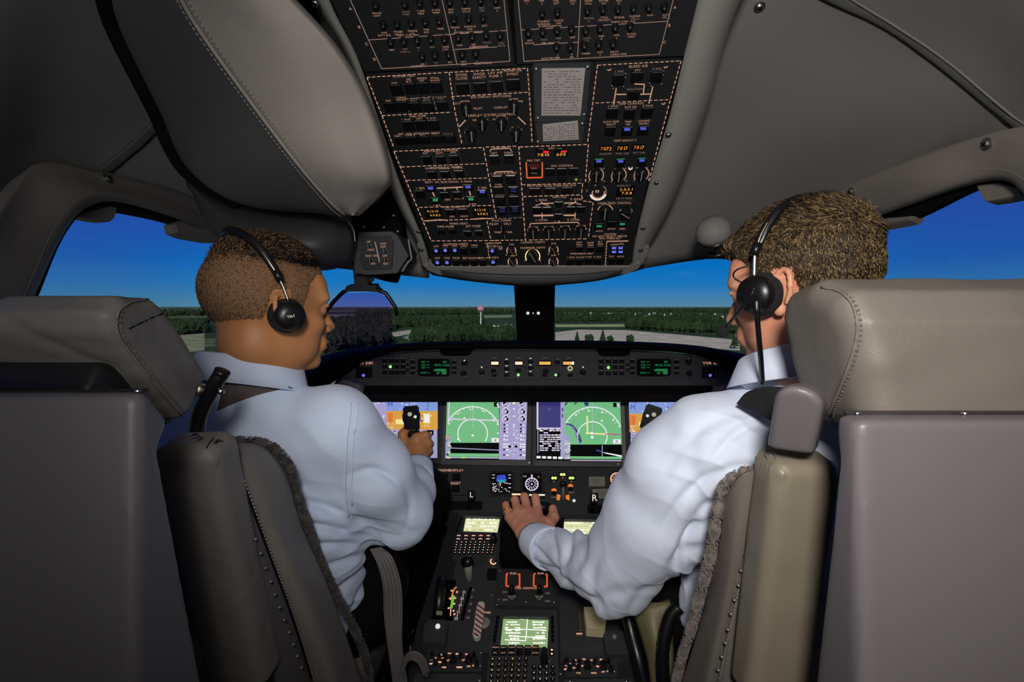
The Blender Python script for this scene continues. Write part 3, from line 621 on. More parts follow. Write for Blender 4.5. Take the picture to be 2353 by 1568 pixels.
rail_l = rail(RL, RLi); rail_r = rail(RR, RRi)
for x, y, pr in ((882, 338, rail_l), (962, 532, rail_l), (968, 574, rail_l), (725, 8, rail_l), (1509, 420, rail_r), (1478, 525, rail_r), (1472, 575, rail_r), (1536, 310, rail_r)):
    screw(oh.P(x, y, .014), oh.n, .0045, pr)
lp = [(959, 562), (972, 566), (986, 606), (1000, 614), (1446, 614), (1455, 606), (1462, 556), (1492, 572), (1480, 600), (1466, 618), (1440, 630), (1010, 632), (984, 622), (972, 610)]
mb = MB(); oh.slab(mb, lp, RAIL, .012, -.07); mb.obj('nose_bezel', OH)
nose = patch([[(972, 612, 1.472), (1080, 630, 1.472), (1225, 634, 1.472), (1380, 630, 1.472), (1484, 606, 1.472)], [(990, 630, 1.52), (1090, 646, 1.50), (1225, 655, 1.50), (1370, 645, 1.50), (1478, 616, 1.52)], [(1000, 634, 1.66), (1090, 648, 1.66), (1225, 658, 1.66), (1370, 646, 1.66), (1480, 618, 1.66)]], CHAR, 'nose_fairing', OH, thick=.01)
mb = MB(); oh.slab(mb, [(670, -190), (1700, -190), (1628, 0), (1592, 138), (1474, 606), (976, 610), (822, 172), (732, 0)], BLACK, -.006, -.09); mb.obj('housing', OH)
# plates (each module its own plate)
PL = {}
def plate(key, name, q, lab=None, face=oh, lift=.006, mat=PLATE):
    mb = MB(); face.slab(mb, q, mat, lift, -.02); o = mb.obj(name, OH); PL[key] = o
    if lab: o['label'] = lab
    return o
plate('cbl', 'breaker_plate', [(700, -150), (1150, -150), (1160, -60), (1183, 152), (838, 165), (762, 2)], 'left circuit breaker plate with solid outline')
plate('cbr', 'breaker_plate', [(1158, -150), (1640, -150), (1603, 2), (1572, 128), (1188, 148), (1180, 0)], 'right circuit breaker plate with solid outline')
plate('st', 'switch_plate', [(840, 172), (1030, 163), (1060, 336), (900, 346)]); plate('ds', 'switch_plate', [(1031, 163), (1218, 154), (1226, 332), (1061, 336)])
plate('card', 'placard_plate', [(1220, 150), (1366, 145), (1354, 330), (1228, 333)]); plate('ba', 'switch_plate', [(1368, 143), (1567, 136), (1490, 416), (1346, 424), (1350, 330)])
plate('dc', 'switch_plate', [(902, 348), (1112, 338), (1148, 553), (982, 560)]); plate('mid', 'switch_plate', [(1113, 338), (1192, 335), (1208, 552), (1149, 553)])
plate('apu', 'switch_plate', [(1193, 335), (1350, 331), (1344, 422), (1362, 460), (1355, 551), (1209, 552)]); plate('pr', 'switch_plate', [(1346, 425), (1488, 418), (1458, 548), (1357, 551), (1364, 462)])
plate('low', 'switch_plate', [(984, 562), (1462, 552), (1452, 614), (994, 614)])
BTN = unit_button('push_button', DARKB); KNB = unit_knob('rotary_knob', BLACKG, M('knob_line', (150, 146, 140), .5)); CBK = unit_knob('breaker', BLACKG, None, 12, ((1, 0), (1, .25), (.62, .3), (.58, .9), (.45, 1)))
TIP = unit_knob('breaker_tip', M('breaker_face', (52, 48, 46), .5), None, 8, ((.5, 0), (.42, .3)))
GRD = M('guard_clear', (72, 72, 74), .3)
def btn(key, x, y, w=20, h=18, face=oh, leg=None, top=None):
    o = place(BTN, 'push_button', face, x, y, w, h, .006, PL[key], .006)
    L_ = lets[key]
    if leg: face.poly(L_, [(x-w*.28, y-h*.32), (x+w*.28, y-h*.34), (x+w*.30, y-h*.02), (x-w*.26, y+0*h)], leg, .0128)
    if top: face.text(L_, x, y-h*.5-4.5, top, 4.6, INK, .0075)
    return o
from collections import defaultdict
lets = defaultdict(MB)
def T(key, x, y, txt, s=4.6, mat=None, face=oh, lift=.0075): face.text(lets[key], x, y, txt, s, mat or INK, lift)
def D(key, pts, w=1.9, mat=None, face=oh, dash=(8, 4)): face.line(lets[key], pts, w, mat or INK, .0072, dash)
def Ln(key, pts, w=1.9, mat=None, face=oh): face.line(lets[key], pts, w, mat or INK, .0072, None)
def knob(key, x, y, r=12, face=oh, rot=0, ring=None, dep=.014): 
    o = place(KNB, 'rotary_knob', face, x, y, 2*r, 2*r, dep, PL[key], .006, rot=rot)
    if ring: face.disc(lets[key], x, y, ring, INK, .0075, ring-2.2, -35, 215, 20)
    return o
# --- circuit breakers
CL = {(863, 15): 'GALLEY/LIGHT', (930, 12): 'EICAS/PUMP', (964, 10): 'L BUS/FEED', (999, 8): 'R HYD/PUMP', (1033, 7): 'APU/ECU', (1068, 5): 'RADIO/CTL B', (1104, 3): 'NAV/VHF', (1139, 3): 'COM/2',
 (880, 60): 'AUX/BATT BUS', (912, 58): 'PROBE/HEAT', (945, 56): 'ENGINE/CTL', (977, 53): 'FUEL/SOV', (1009, 51): 'TRIM', (1043, 48): 'BRAKE/B', (1077, 46): 'SURFACE/POS', (1110, 44): 'ADC',
 (897, 100): 'FIRE', (928, 98): 'DET/LOOP A', (958, 95): 'TR/1', (990, 93): 'BUS', (1021, 93): 'TEMP/CTRL', (1053, 89): 'FAN', (1085, 87): 'AIR/BLEED', (1117, 83): 'PITOT/L', (1149, 84): 'STBY/INSTR',
 (970, 132): 'AC 1', (999, 129): 'AC/2', (1031, 128): 'DC', (1062, 127): 'APU/GEN', (1093, 125): 'L/GEN'}
CR = {(1246, 34): 'STANDBY/HORIZON', (1281, 32): 'CLOCK/DIM', (1350, 27): 'IGNITER/A', (1386, 25): 'STALL/PROTECT', (1420, 25): 'SPOILER', (1456, 22): 'RUDDER/CTL 2', (1491, 20): 'FLAP', (1527, 19): 'SLAT/CTL 2',
 (1214, 78): 'WX/RADAR', (1247, 76): 'TCAS/B', (1280, 73): 'DME/1', (1313, 71): 'ADF', (1346, 73): 'LOOP/CTL', (1379, 68): 'FAN/B', (1414, 66): 'HYD/2', (1448, 63): 'FLOOD/LIGHT',
 (1279, 111): 'L/IRS', (1311, 110): 'R/IRS', (1343, 108): 'CABIN', (1376, 105): 'OXY/2', (1409, 104): 'RELAY'}
for key, dct, fc_ in (('cbl', CL, cbl), ('cbr', CR, cbr)):
    for (x, y), t in dct.items():
        o = place(CBK, 'circuit_breaker', fc_, x, y, 18, 18, .011, PL[key], .006); fc_.disc(lets[key], x, y+1, 2.4, M('breaker_rating', (96, 84, 80), .6), .0174, n=8)
        for i, s_ in enumerate(t.split('/')): T(key, x+3, y+15+i*6.2, s_, 4.2, INK if (x*7+y) % 3 else INK2, fc_)
for i, (x, t) in enumerate(((1210, 'ENG/1'), (1245, 'PMP/2'), (1278, 'FUEL/QTY'), (1316, 'ANTI/ICE'), (1352, 'CREW/CALL'), (1387, 'WATER/SYS'), (1422, 'TEST/B'))):
    for j, s_ in enumerate(t.split('/')): T('cbr', x, 2+j*6, s_, 4.2, INK, cbr)
for key, fc_, segs in (('cbl', cbl, [[(797, -20), (805, 0), (877, 158), (1172, 141), (1156, -20)], [(847, 92), (1164, 70)], [(1011, -20), (1050, 148)], [(1044, 114), (1142, 108)]]),
                       ('cbr', cbr, [[(1189, -20), (1204, 141), (1515, 125), (1552, -20)], [(1198, 69), (1535, 49)], [(1335, -20), (1327, 132)], [(1226, 103), (1328, 97)]])):
    for s_ in segs: Ln(key, s_, 1.8, INK2, fc_)
for key, lst in (('cbl', [(805, 20, 'A'), (825, 62, 'B'), (842, 101, 'C'), (860, 136, 'D')]), ('cbr', [(1551, 17, 'A'), (1538, 58, 'B'), (1527, 97, 'C')])):
    for x, y, t in lst: T(key, x, y, t, 7, INK)
for key, lst in (('cbl', [(1077, 74, 'ENGINE INSTRUMENTS', 4.4), (938, 81, 'LEFT CTRL BUS', 4.4), (960, 152, 'AVIONICS', 4.6), (1110, 145, 'ELECTRICAL', 4.6), (1103, 107, 'OIL SENSORS', 4)]), ('cbr', [(1264, 60, 'R INSTRUMENTS', 4.6), (1432, 50, 'RIGHT CTRL BUS', 4.6), (1264, 99, 'FUEL SENSORS', 4), (1264, 134, 'ELECTRICAL', 4.6), (1421, 125, 'CABIN PWR', 4.6)])):
    for x, y, t, s_ in lst: T(key, x, y, t, s_, INK, cbl if key == 'cbl' else cbr)
# --- system test / fuel pump block
D('st', [(843, 178), (1018, 167)]); D('st', [(843, 178), (878, 266), (905, 340)], 2.2); D('st', [(877, 266), (1037, 258)]); D('ds', [(1018+14, 167), (1040, 222), (1046, 258), (1062, 334)], 2.2)
T('st', 928, 175, 'SYSTEM TEST', 5.4); T('st', 960, 267, 'FUEL PUMP', 5)
for x, y, t in ((911, 206, 'FUEL'), (943, 203, 'OIL/BLD'), (973, 201, 'SMOKE/DET'), (1003, 200, 'STALL/WARN')):
    btn('st', x, y, 26, 24); ws = t.split('/')
    for i, s_ in enumerate(ws): T('st', x-4, y-15-(len(ws)-1-i)*6, s_, 4.6)
for x, y, t in ((896, 246, 'FIRE'), (925, 244, 'CARGO/SMOKE'), (954, 246, 'OVER/HEAT'), (984, 246, 'GND/PROX'), (1016, 243, 'TAKEOFF/CFG')):
    btn('st', x, y, 26, 22); ws = t.split('/')
    for i, s_ in enumerate(ws): T('st', x-4, y-14-(len(ws)-1-i)*5.5, s_, 4.4, INK if x < 950 else INK2)
D('st', [(931, 228), (994, 222)], 1.5, INK2); D('st', [(931, 228), (942, 260)], 1.5, INK2); D('st', [(994, 222), (1004, 256)], 1.5, INK2)
for x, y, t in ((938, 289, 'L AUX'), (968, 287, 'APU'), (996, 286, 'R AUX')): btn('st', x, y, 25, 22); T('st', x-5, y-14, t, 4.6)
T('st', 962, 307, 'LEFT  FUEL DETECTION  RIGHT', 4.4)
for x, y, t in ((920, 324, 'ENG 1'), (948, 322, 'LOOP A'), (976, 321, 'APU'), (1006, 319, 'ENG 2'), (1034, 319, 'LOOP B')): btn('st', x, y, 26, 16); T('st', x-6, y-11, t, 4.2, INK if x < 1000 else INK2)
# --- door / display control block
D('ds', [(1021, 167), (1212, 157)]); D('ds', [(1212, 157), (1216, 212), (1223, 330)], 2.2); D('ds', [(1037, 222), (1216, 212)])
for x, y, t in ((1062, 203, 'DOOR/CLOSE'), (1103, 201, 'DOOR/SAFETY'), (1140, 198, 'LAV AIR/PUMP 1'), (1180, 193, 'MONITOR/EVENT')):
    btn('ds', x, y, 30, 24); ws = t.split('/')
    for i, s_ in enumerate(ws): T('ds', x-2, y-31+i*8, s_, 6)
for x, y, w in ((1062, 203, 32), (1140, 198, 32)):
    oh.line(lets['ds'], [(x-w/2-2, y-12), (x+w/2, y-14)], 1.2, GRD, .013); oh.line(lets['ds'], [(x-w/2-2, y-12), (x-w/2+4, y+16)], 1.0, GRD, .013); oh.line(lets['ds'], [(x+w/2, y-14), (x+w/2+4, y+15)], 1.0, GRD, .013)
T('ds', 1128, 222, 'EFIS DISPLAY SWITCHING', 5.2); T('ds', 1098, 249, 'PILOT', 5); T('ds', 1151, 247, 'COPILOT', 5); T('ds', 1130, 264, 'DISPLAY SYSTEM CONTROL', 5.6)
for x, y, r in ((1071, 253, 4), (1181, 248, 4), (1108, 286, 2), (1152, 286, 2), (1084, 312, 2), (1186, 311, 2)):
    knob('ds', x, y, 13, rot=-6); 
for x, y, t in ((1068, 233, 'NORM'), (1052, 238, 'ATT'), (1180, 228, 'NORM'), (1196, 233, 'FMS'), (1107, 270, 'AUTO'), (1092, 276, 'DIM'), (1120, 275, 'X'), (1151, 268, 'NORM'), (1138, 274, 'ALT'), (1165, 273, 'Y'), (1080, 299, 'FMS 1'), (1067, 304, '1'), (1094, 303, '2'), (1184, 294, 'FMS 3'), (1172, 299, '1'), (1198, 298, 'Y')): T('ds', x, y, t, 4.6)
Ln('ds', [(1055, 292), (1070, 276)], 2.6); Ln('ds', [(1190, 269), (1208, 286)], 2.6)
# --- placards
PAPER = M('placard_paper', (158, 150, 147), .8); PINK = M('placard_print', (96, 90, 90), .8); HOLD = M('clear_holder', (52, 54, 55), .25, spec=.6)
rs = random.Random(3)
def placard(name, q, hq, lines, vert):
    mb = MB(); oh.slab(mb, hq, HOLD, .010, .004); h_ = mb.obj(name, PL['card']); mb = MB(); oh.slab(mb, q, PAPER, .0125, .0100); o = mb.obj('card', h_)
    mb = MB(); (x0, y0), (x1, y1), (x2, y2), (x3, y3) = q
    for i in range(lines):
        t = (i+1)/(lines+1); a = (x0+(x3-x0)*t, y0+(y3-y0)*t); b = (x1+(x2-x1)*t, y1+(y2-y1)*t); x = .05
        while x < .93:
            w = rs.uniform(.03, .12) if not vert else .05
            if rs.random() < .72: oh.line(mb, [(a[0]+(b[0]-a[0])*x, a[1]+(b[1]-a[1])*x), (a[0]+(b[0]-a[0])*min(.95, x+w), a[1]+(b[1]-a[1])*min(.95, x+w))], 1.5, PINK, .0129)
            x += w+.03
    o2 = mb.obj('printed_lines', h_); o2['kind'] = 'stuff'
    return h_
h1 = placard('placard', [(1245, 159), (1345, 158), (1334, 266), (1244, 266)], [(1226, 149), (1358, 146), (1346, 278), (1230, 281)], 17, 0); h1['label'] = 'large printed card in a clear holder'
h2 = placard('placard', [(1247, 288), (1328, 279), (1330, 321), (1248, 325)], [(1231, 284), (1344, 276), (1338, 329), (1235, 332)], 7, 1); h2['label'] = 'small printed card in a clear holder, lifted at one corner'
for x, y in ((1232, 160), (1350, 155), (1236, 272), (1342, 264), (1338, 285), (1236, 326)): screw(oh.P(x, y, .010), oh.n, .0028, PL['card'])
# --- bleed air / temperature block
D('ba', [(1373, 150), (1565, 140)]); D('ba', [(1565, 140), (1540, 231), (1490, 420)], 2.2); D('ba', [(1373, 150), (1350, 330)], 2.2); D('ba', [(1368, 237), (1540, 229)], 1.6)
T('ba', 1467, 152, 'BLEED AIR', 6); T('ba', 1465, 161, 'APU', 4.6)
for x, y, t in ((1421, 183, 'L ENG'), (1464, 177, ''), (1508, 177, 'R ENG'), (1457, 219, 'ISOLATION')): btn('ba', x, y, 27, 24 if y < 200 else 18); T('ba', x+2, y-19 if y < 200 else y-14, t, 4.8, INK2)
for x, y in ((1421, 183), (1508, 177)):
    oh.line(lets['ba'], [(x-17, y-13), (x+17, y-15)], 1.3, GRD, .013)
    for dx, dy in ((17, -14), (16, -5), (-15, 14), (12, 16), (-12, 20)): oh.disc(lets['ba'], x+dx, y+dy, 1.5, M('guard_glint', (170, 168, 165), .4), .012, n=6)
for s_ in ([(1416, 203), (1410, 241)], [(1416, 217), (1439, 217)], [(1471, 217), (1497, 216)], [(1458, 193), (1481, 194), (1478, 216)], [(1500, 199), (1491, 238)]): Ln('ba', s_, 2.6)
for x, y in ((1400, 158), (1530, 152), (1525, 236)): oh.disc(lets['ba'], x, y, 5, INK, .0075, 2.6, 200, 360, 10)
T('ba', 1450, 238, 'TEMP CONTROL', 5.2)
for x, y, t in ((1407, 259, 'L PACK'), (1447, 261, 'RAM AIR'), (1487, 258, 'R PACK')): btn('ba', x, y, 26, 22); T('ba', x+2, y-15, t, 4.6)
for x, y, t in ((1402, 301, 'AUTO TEMP/SELECT'), (1441, 301, 'TRIM/AIR'), (1478, 299, 'COCKPIT/RECIRC')):
    btn('ba', x, y, 24, 20, leg=BLUEL if x > 1410 else None); oh.line(lets['ba'], [(x-10, y-9), (x+10, y-10)], 1.5, GRD, .0128)
    for i, s_ in enumerate(t.split('/')): T('ba', x+2, y-21+i*6, s_, 4.4)
T('ba', 1436, 323, 'TEMP DISPLAY F', 4.6)
for x, y, t in ((1392, 342, 'COCKPIT'), (1430, 341, 'FWD CAB'), (1468, 339, 'AFT CAB')):
    mb = MB(); oh.slab(mb, [(x-14, y-6), (x+15, y-7), (x+13, y+6), (x-15, y+6)], DARKB, .0085, .005); o = mb.obj('temperature_display', PL['ba'])
    mb = MB(); oh.text(mb, x-6, y, '78', 8, ORANGE, .0092, 1.1); oh.text(mb, x+7, y, '72' if x < 1400 else '17', 8, AMBER, .0092, 1.0); mb.obj('digits', o if 0 else PL['ba']); T('ba', x, y+12, t, 4.4, INK2)
for x, y, t in ((1376, 374, ''), (1426, 374, ''), (1475, 372, '')): btn('ba', x, y, 21, 17, leg=BLUEL); oh.line(lets['ba'], [(x-9, y-8), (x+9, y-9)], 1.6, GREENL, .0128); T('ba', x, y+14, 'MAN TEMP', 3.8, INK2)
for x, y in ((1370, 404), (1422, 404), (1474, 402)):
    knob('ba', x, y, 13, ring=None); oh.disc(lets['ba'], x, y, 17.5, INK, .0075, 15.5, -40, 220, 22); T('ba', x-17, y+13, 'C', 4); T('ba', x+17, y+12, 'H', 4)
oh.disc(lets['ba'], 1449, 386, 5, WHITEL, .0078, 2.2, 160, 380, 12)
# --- DC electrical block
D('dc', [(905, 348), (1111, 339)]); D('dc', [(905, 348), (991, 554)], 2.2); D('dc', [(922, 384), (1117, 376)], 1.6); D('dc', [(935, 415), (1123, 409)], 1.6); D('dc', [(963, 477), (1133, 472)], 1.6); D('dc', [(973, 508), (1139, 502)], 1.8); D('dc', [(991, 554), (1149, 553)], 1.6)
D('mid', [(1111, 339), (1141, 506)], 2.2); D('dc', [(1119, 508), (1128, 552)], 2)
T('dc', 1013, 346, 'AIRCRAFT POWER', 6); T('dc', 1025, 385, 'HYDRAULIC PUMPS', 5.2); T('dc', 1030, 418, 'BATT  DC ELECTRICAL  R MAIN', 4.8)
for i, (x, y) in enumerate(((981, 367), (1013, 367), (1044, 365), (992, 402), (1023, 402), (1055, 400))):
    btn('dc', x, y, 22, 18); oh.line(lets['dc'], [(x-13, y-11), (x+13, y-12)], 1.2, GRD, .013); oh.line(lets['dc'], [(x-14, y-11), (x-9, y+12)], 1, GRD, .013); oh.line(lets['dc'], [(x+13, y-12), (x+17, y+11)], 1, GRD, .013)
    T('dc', x-3, y-15, ('EXT', 'BATT', 'APU', 'PUMP A', 'PUMP B', 'PUMP C')[i], 4.4)
btn('dc', 965, 446, 22, 18, top='L GEN'); btn('dc', 1022, 449, 20, 16); btn('dc', 1050, 448, 20, 16); btn('dc', 1108, 444, 20, 16, leg=BLUEL, top='R GEN')
for x, y, m_ in ((989, 433, BLUEL), (1075, 430, BLUEL), (1000, 460, GREENL), (1082, 458, GREENL)): btn('dc', x, y, 20, 14); oh.poly(lets['dc'], [(x-6, y-3), (x+6, y-3.3), (x+6.5, y+3), (x-5.5, y+3)], m_, .0128)
Ln('dc', [(1004, 433), (1064, 430)], 2.6); Ln('dc', [(1020, 432), (1023, 438)], 2); Ln('dc', [(1048, 431), (1052, 438)], 2); Ln('dc', [(994, 442), (999, 453)], 3); Ln('dc', [(1078, 439), (1082, 452)], 3)
T('dc', 1028, 459, 'OFF', 5); T('dc', 1055, 456, 'BUS TIE', 4.2); T('dc', 1004, 472, 'L BUS', 4); T('dc', 1086, 469, 'R BUS', 4); T('dc', 1046, 476, 'FUEL QUANTITY', 5)
for x, y in ((996, 490), (1105, 487)):
    mb = MB(); oh.slab(mb, [(x-20, y-11), (x+17, y-12), (x+21, y+11), (x-15, y+11)], DARKB, .0085, .005); mb.obj('quantity_display', PL['dc'])
    oh.text(lets['dc'], x-2, y-4.5, '8.1.2.1.0', 5.2, AMBER, .0092, 1.0); oh.text(lets['dc'], x+4, y+4.5, '6.0.8.2', 5.2, AMBER, .0092, 1.1)
for x, y, t in ((1035, 488, 'LEFT'), (1063, 487, 'RIGHT')): btn('dc', x, y, 22, 15); T('dc', x+4, y+10, t, 4)
T('dc', 1054, 514, 'WING HEAT', 5); T('dc', 1024, 521, 'FWD PUMP', 5); T('dc', 1087, 520, 'AFT PUMP', 5)
for x, y in ((1014, 532), (1040, 531)): btn('dc', x, y, 16, 10); oh.line(lets['dc'], [(x-7, y-4), (x+7, y-4)], 1.2, GRD, .0128)
for x, y in ((1075, 537), (1101, 536)): btn('dc', x, y, 18, 14); oh.disc(lets['dc'], x, y, 12.5, GRD, .013, 10.8, 22, 382, 8)
D('dc', [(980, 508), (1012, 505), (1030, 507)], 2.4, INK, oh, (5, 1)); D('dc', [(1088, 504), (1110, 502), (1128, 503)], 2.4, INK, oh, (5, 1))
# --- middle column
D('mid', [(1116, 338), (1190, 336)]); D('mid', [(1192, 337), (1208, 559)], 2.2); D('mid', [(1144, 503), (1204, 500)], 1.3, INK2); Ln('mid', [(1126, 349), (1128, 343), (1172, 341), (1175, 347)], 2); Ln('mid', [(1136, 400), (1139, 395), (1177, 394), (1180, 399)], 2)
T('mid', 1150, 340, 'FUEL FEED', 4.4)
for x, y, t, lg in ((1136, 366, 'LEFT', 0), (1170, 365, 'RIGHT', 0), (1143, 413, 'L BOOST', 0), (1174, 412, 'R BOOST', 0), (1146, 438, 'XFER', 0), (1180, 438, '', 2), (1149, 461, 'CROSS', 0), (1181, 460, 'GRAV', 0), (1154, 484, '', 1), (1183, 483, '', 1)):
    btn('mid', x, y, 22, 19); 
    if t: T('mid', x-1, y-14, t, 4.6)
    if lg:
        m_ = glow('dull_blue_legend', (44, 44, 104), .7)
        for q in (-4, 2): oh.poly(lets['mid'], [(x-6, y+q-1.8), (x+6, y+q-1.8), (x+6.4, y+q+1.8), (x-5.6, y+q+1.8)], m_, .0128)
T('mid', 1152, 507, 'STALL PUSHER', 4.4); T('mid', 1150, 515, 'PILOT  COPLT', 5); T('mid', 1156, 534, 'TRIM  NORM', 4.6); knob('mid', 1152, 524, 7); knob('mid', 1160, 543, 6)
D('mid', [(1128, 553), (1206, 552)], 1.6)
# --- APU / fire / bleed synoptic
D('apu', [(1194, 338), (1352, 332)], 2); D('apu', [(1352, 332), (1345, 422)], 2.2); D('apu', [(1200, 425), (1339, 421)], 1.6); D('apu', [(1339, 421), (1336, 448)], 1.8); D('apu', [(1202, 452), (1336, 448), (1340, 462), (1363, 465), (1352, 548)], 1.8); D('apu', [(1215, 552), (1352, 549)], 1.6)
T('apu', 1267, 341, 'APU', 5.4)
for x, y in ((1248, 353), (1289, 352)):
    mb = MB(); oh.slab(mb, [(x-17, y-9), (x+17, y-9), (x+16, y+7), (x-17, y+7)], DARKB, .0085, .005); mb.obj('indicator_window', PL['apu'])
    oh.text(lets['apu'], x, y+3, '7810' if x < 1260 else '600', 6.5, AMBER, .0092, 1.5); oh.poly(lets['apu'], [(x+1, y-6), (x+14, y-6), (x+12, y-1), (x-1, y-1)], REDL, .0094); T('apu', x-4, y-9, 'RPM' if x < 1260 else 'EGT', 4.4)
T('apu', 1226, 369, 'FIRE TEST', 4.6); oh.line(lets['apu'], [(1209, 373), (1211, 409), (1246, 408), (1246, 373)], 3.2, ORL, .0076)
o = btn('apu', 1228, 391, 26, 26); DR = M('dark_red_legend', (86, 34, 36), .5); oh.poly(lets['apu'], [(1217, 376), (1240, 376), (1239, 388), (1218, 388)], DR, .0128); oh.text(lets['apu'], 1226, 387, 'PULL', 4, INK2, .0132); oh.line(lets['apu'], [(1220, 398), (1235, 399)], 2.4, glow('dim_green', (70, 110, 64), .7), .0128)
T('apu', 1292, 381, 'APU CONTROL', 4.8)
for x, y, t in ((1264, 394, 'MASTER'), (1291, 394, 'START'), (1318, 393, 'STOP')): btn('apu', x, y, 22, 15); T('apu', x, y-7, t, 3.8)
btn('apu', 1291, 414, 16, 8); oh.disc(lets['apu'], 1324, 413, 3.2, glow('lime_lamp', (150, 170, 30), .9), .0078, n=10); T('apu', 1335, 413, 'A', 4, INK2)
T('apu', 1228, 427, 'ANTI SKID', 4.8); T('apu', 1270, 427, 'NOSE STEER', 4.8); T('apu', 1308, 426, 'GND SPLR', 4.4)
for x, y in ((1229, 439), (1265, 439), (1303, 437)): btn('apu', x, y, 24, 14); oh.line(lets['apu'], [(x-9, y-5), (x+9, y-5)], 1.8, GRD, .0128)
T('apu', 1285, 453, 'ANTI ICE', 5); T('apu', 1244, 460, 'L WING', 4.8); T('apu', 1324, 458, 'R WING', 4.8)
Ln('apu', [(1244, 463), (1245, 468), (1272, 467)], 2.4); Ln('apu', [(1296, 467), (1322, 466), (1323, 461)], 2.4); Ln('apu', [(1230, 473), (1245, 468), (1262, 473)], 1.8); Ln('apu', [(1306, 472), (1322, 466), (1336, 471)], 1.8)
btn('apu', 1284, 470, 19, 14); oh.disc(lets['apu'], 1284, 470, 13, GRD, .013, 11, 22, 382, 8)
for x, y in ((1234, 482), (1257, 482), (1312, 481), (1335, 481)): btn('apu', x, y, 20, 13)
btn('apu', 1284, 497, 18, 12)
Ln('apu', [(1226, 496), (1272, 495)], 3.4); Ln('apu', [(1295, 495), (1323, 495)], 3.4); Ln('apu', [(1245, 490), (1246, 503)], 2.2); Ln('apu', [(1322, 489), (1321, 503)], 2.2); T('apu', 1245, 506, 'L COWL', 4.8); T('apu', 1318, 505, 'R COWL', 4.8)
T('apu', 1281, 510, 'L R', 6); Ln('apu', [(1217, 520), (1219, 514), (1328, 511), (1331, 516)], 2)
for x, y in ((1225, 538), (1261, 537), (1298, 536), (1335, 535)): knob('apu', x, y, 11); T('apu', x, y-15, 'NORM', 4.8); T('apu', x-12, y-9, 'L', 4.4); T('apu', x+12, y-9, 'R', 4.4)
# --- pressurisation block
oh.disc(lets['pr'], 1375, 443, 20, WHITEL, .0078, 15.5, 195, 345, 22, .92); oh.disc(lets['pr'], 1375, 443, 15, INK, .0078, 12.5, 160, 375, 22, .92); oh.disc(lets['pr'], 1375, 443, 19, INK2, .0078, 17, -20, 60, 8, .92); T('pr', 1372, 440, '03', 6, WHITEL); T('pr', 1368, 426, 'O', 4); T('pr', 1349, 438, 'C', 5)
mb = MB(); oh.slab(mb, [(1418, 431), (1460, 429), (1456, 450), (1416, 452)], DARKB, .0085, .005); mb.obj('pressure_display', PL['pr']); oh.text(lets['pr'], 1439, 435.5, '2.0.5.1', 6, AMBER, .0092, 1.25); oh.text(lets['pr'], 1440, 444, '7.0.8', 6, AMBER, .0092, 1.3)
T('pr', 1433, 427, 'CABIN ALT', 4, INK2); T('pr', 1434, 456, 'DELTA PRESS', 4, INK2); Ln('pr', [(1367, 464), (1459, 461)], 1.2, GRD); T('pr', 1412, 467, 'CABIN PRESS CONTROL', 4.6)
knob('pr', 1390, 490, 14); oh.disc(lets['pr'], 1390, 489, 19, INK, .0075, 17, 20, 160, 16); T('pr', 1390, 476, 'LDG ALT', 4.6); knob('pr', 1437, 494, 13, rot=60); oh.disc(lets['pr'], 1434, 491, 13, WHITEL, .0078, 9.5, 60, 150, 10); oh.disc(lets['pr'], 1449, 485, 4.5, INK2, .0076, 3, n=12)
for x, y, m_, t in ((1377, 521, GREENL, 'AUTO'), (1405, 516, None, 'DITCH'), (1430, 516, GREENL, 'EMER')):
    btn('pr', x, y, 20, 16); T('pr', x, y+10, t, 4)
    if m_: oh.poly(lets['pr'], [(x-6, y-3), (x+6, y-3), (x+6, y+1.5), (x-6, y+1.5)], m_, .0128)
T('pr', 1402, 538, 'CAUTION', 4); T('pr', 1401, 543, 'DO NOT SELECT ABOVE', 4.6); T('pr', 1402, 548, 'MAX CABIN ALT', 4.4)
# --- lowest strip
B2 = glow('blue_push_light', (104, 112, 235), 1.0)
for x, y, t, m_ in ((1002, 577, 'LDG', B2), (1023, 576, 'TAXI', B2), (1045, 576, 'NAV', B2), (1066, 576, 'LOGO', None), (1090, 575, 'WING', None), (1005, 604, 'BCN', B2), (1027, 604, 'STRB', B2), (1048, 604, 'PULSE', None), (1068, 604, 'INSP', None), (1089, 604, 'BAGGAGE', None), (1110, 604, 'EMER LT', None), (1131, 577, 'SEAT BELT', B2), (1133, 603, 'NO SMKG', B2)):
    btn('low', x, y, 16, 14, low); T('low', x, y-11, t, 3.8, INK, low)
    if m_: low.disc(lets['low'], x, y, 4.2, m_, .0128, n=10, ky=.9)
T('low', 1047, 561, 'EXTERIOR LIGHTS', 4.4, INK, low); T('low', 1133, 559, 'CABIN SIGNS', 4.2, INK, low); D('low', [(1120, 560), (1127, 612)], 1.8, INK, low, (5, 2)); low.disc(lets['low'], 1150, 570, 4.2, INK, .0075, 2.8, n=12)
for x, y, r, rr in ((1175, 577, 8, 10.5), (1178, 603, 8, 10.5), (1224, 590, 13, 16.5), (1272, 575, 8, 10.5), (1272, 602, 8, 10.5)):
    knob('low', x, y, r, low, rot=30); low.disc(lets['low'], x, y, rr+1, YEL if r > 10 else INK, .0078, rr-1.4, -30, 210, 20); T('low', x, y-rr-4, 'DIM' if r < 10 else 'PASSENGER LIGHTS', 4.2, INK, low); T('low', x-rr-1, y+9, 'O', 3.6, INK, low); T('low', x+rr+1, y+9, 'B', 3.6, INK, low)
T('low', 1224, 557, 'COCKPIT LIGHTS', 4.6, INK, low)
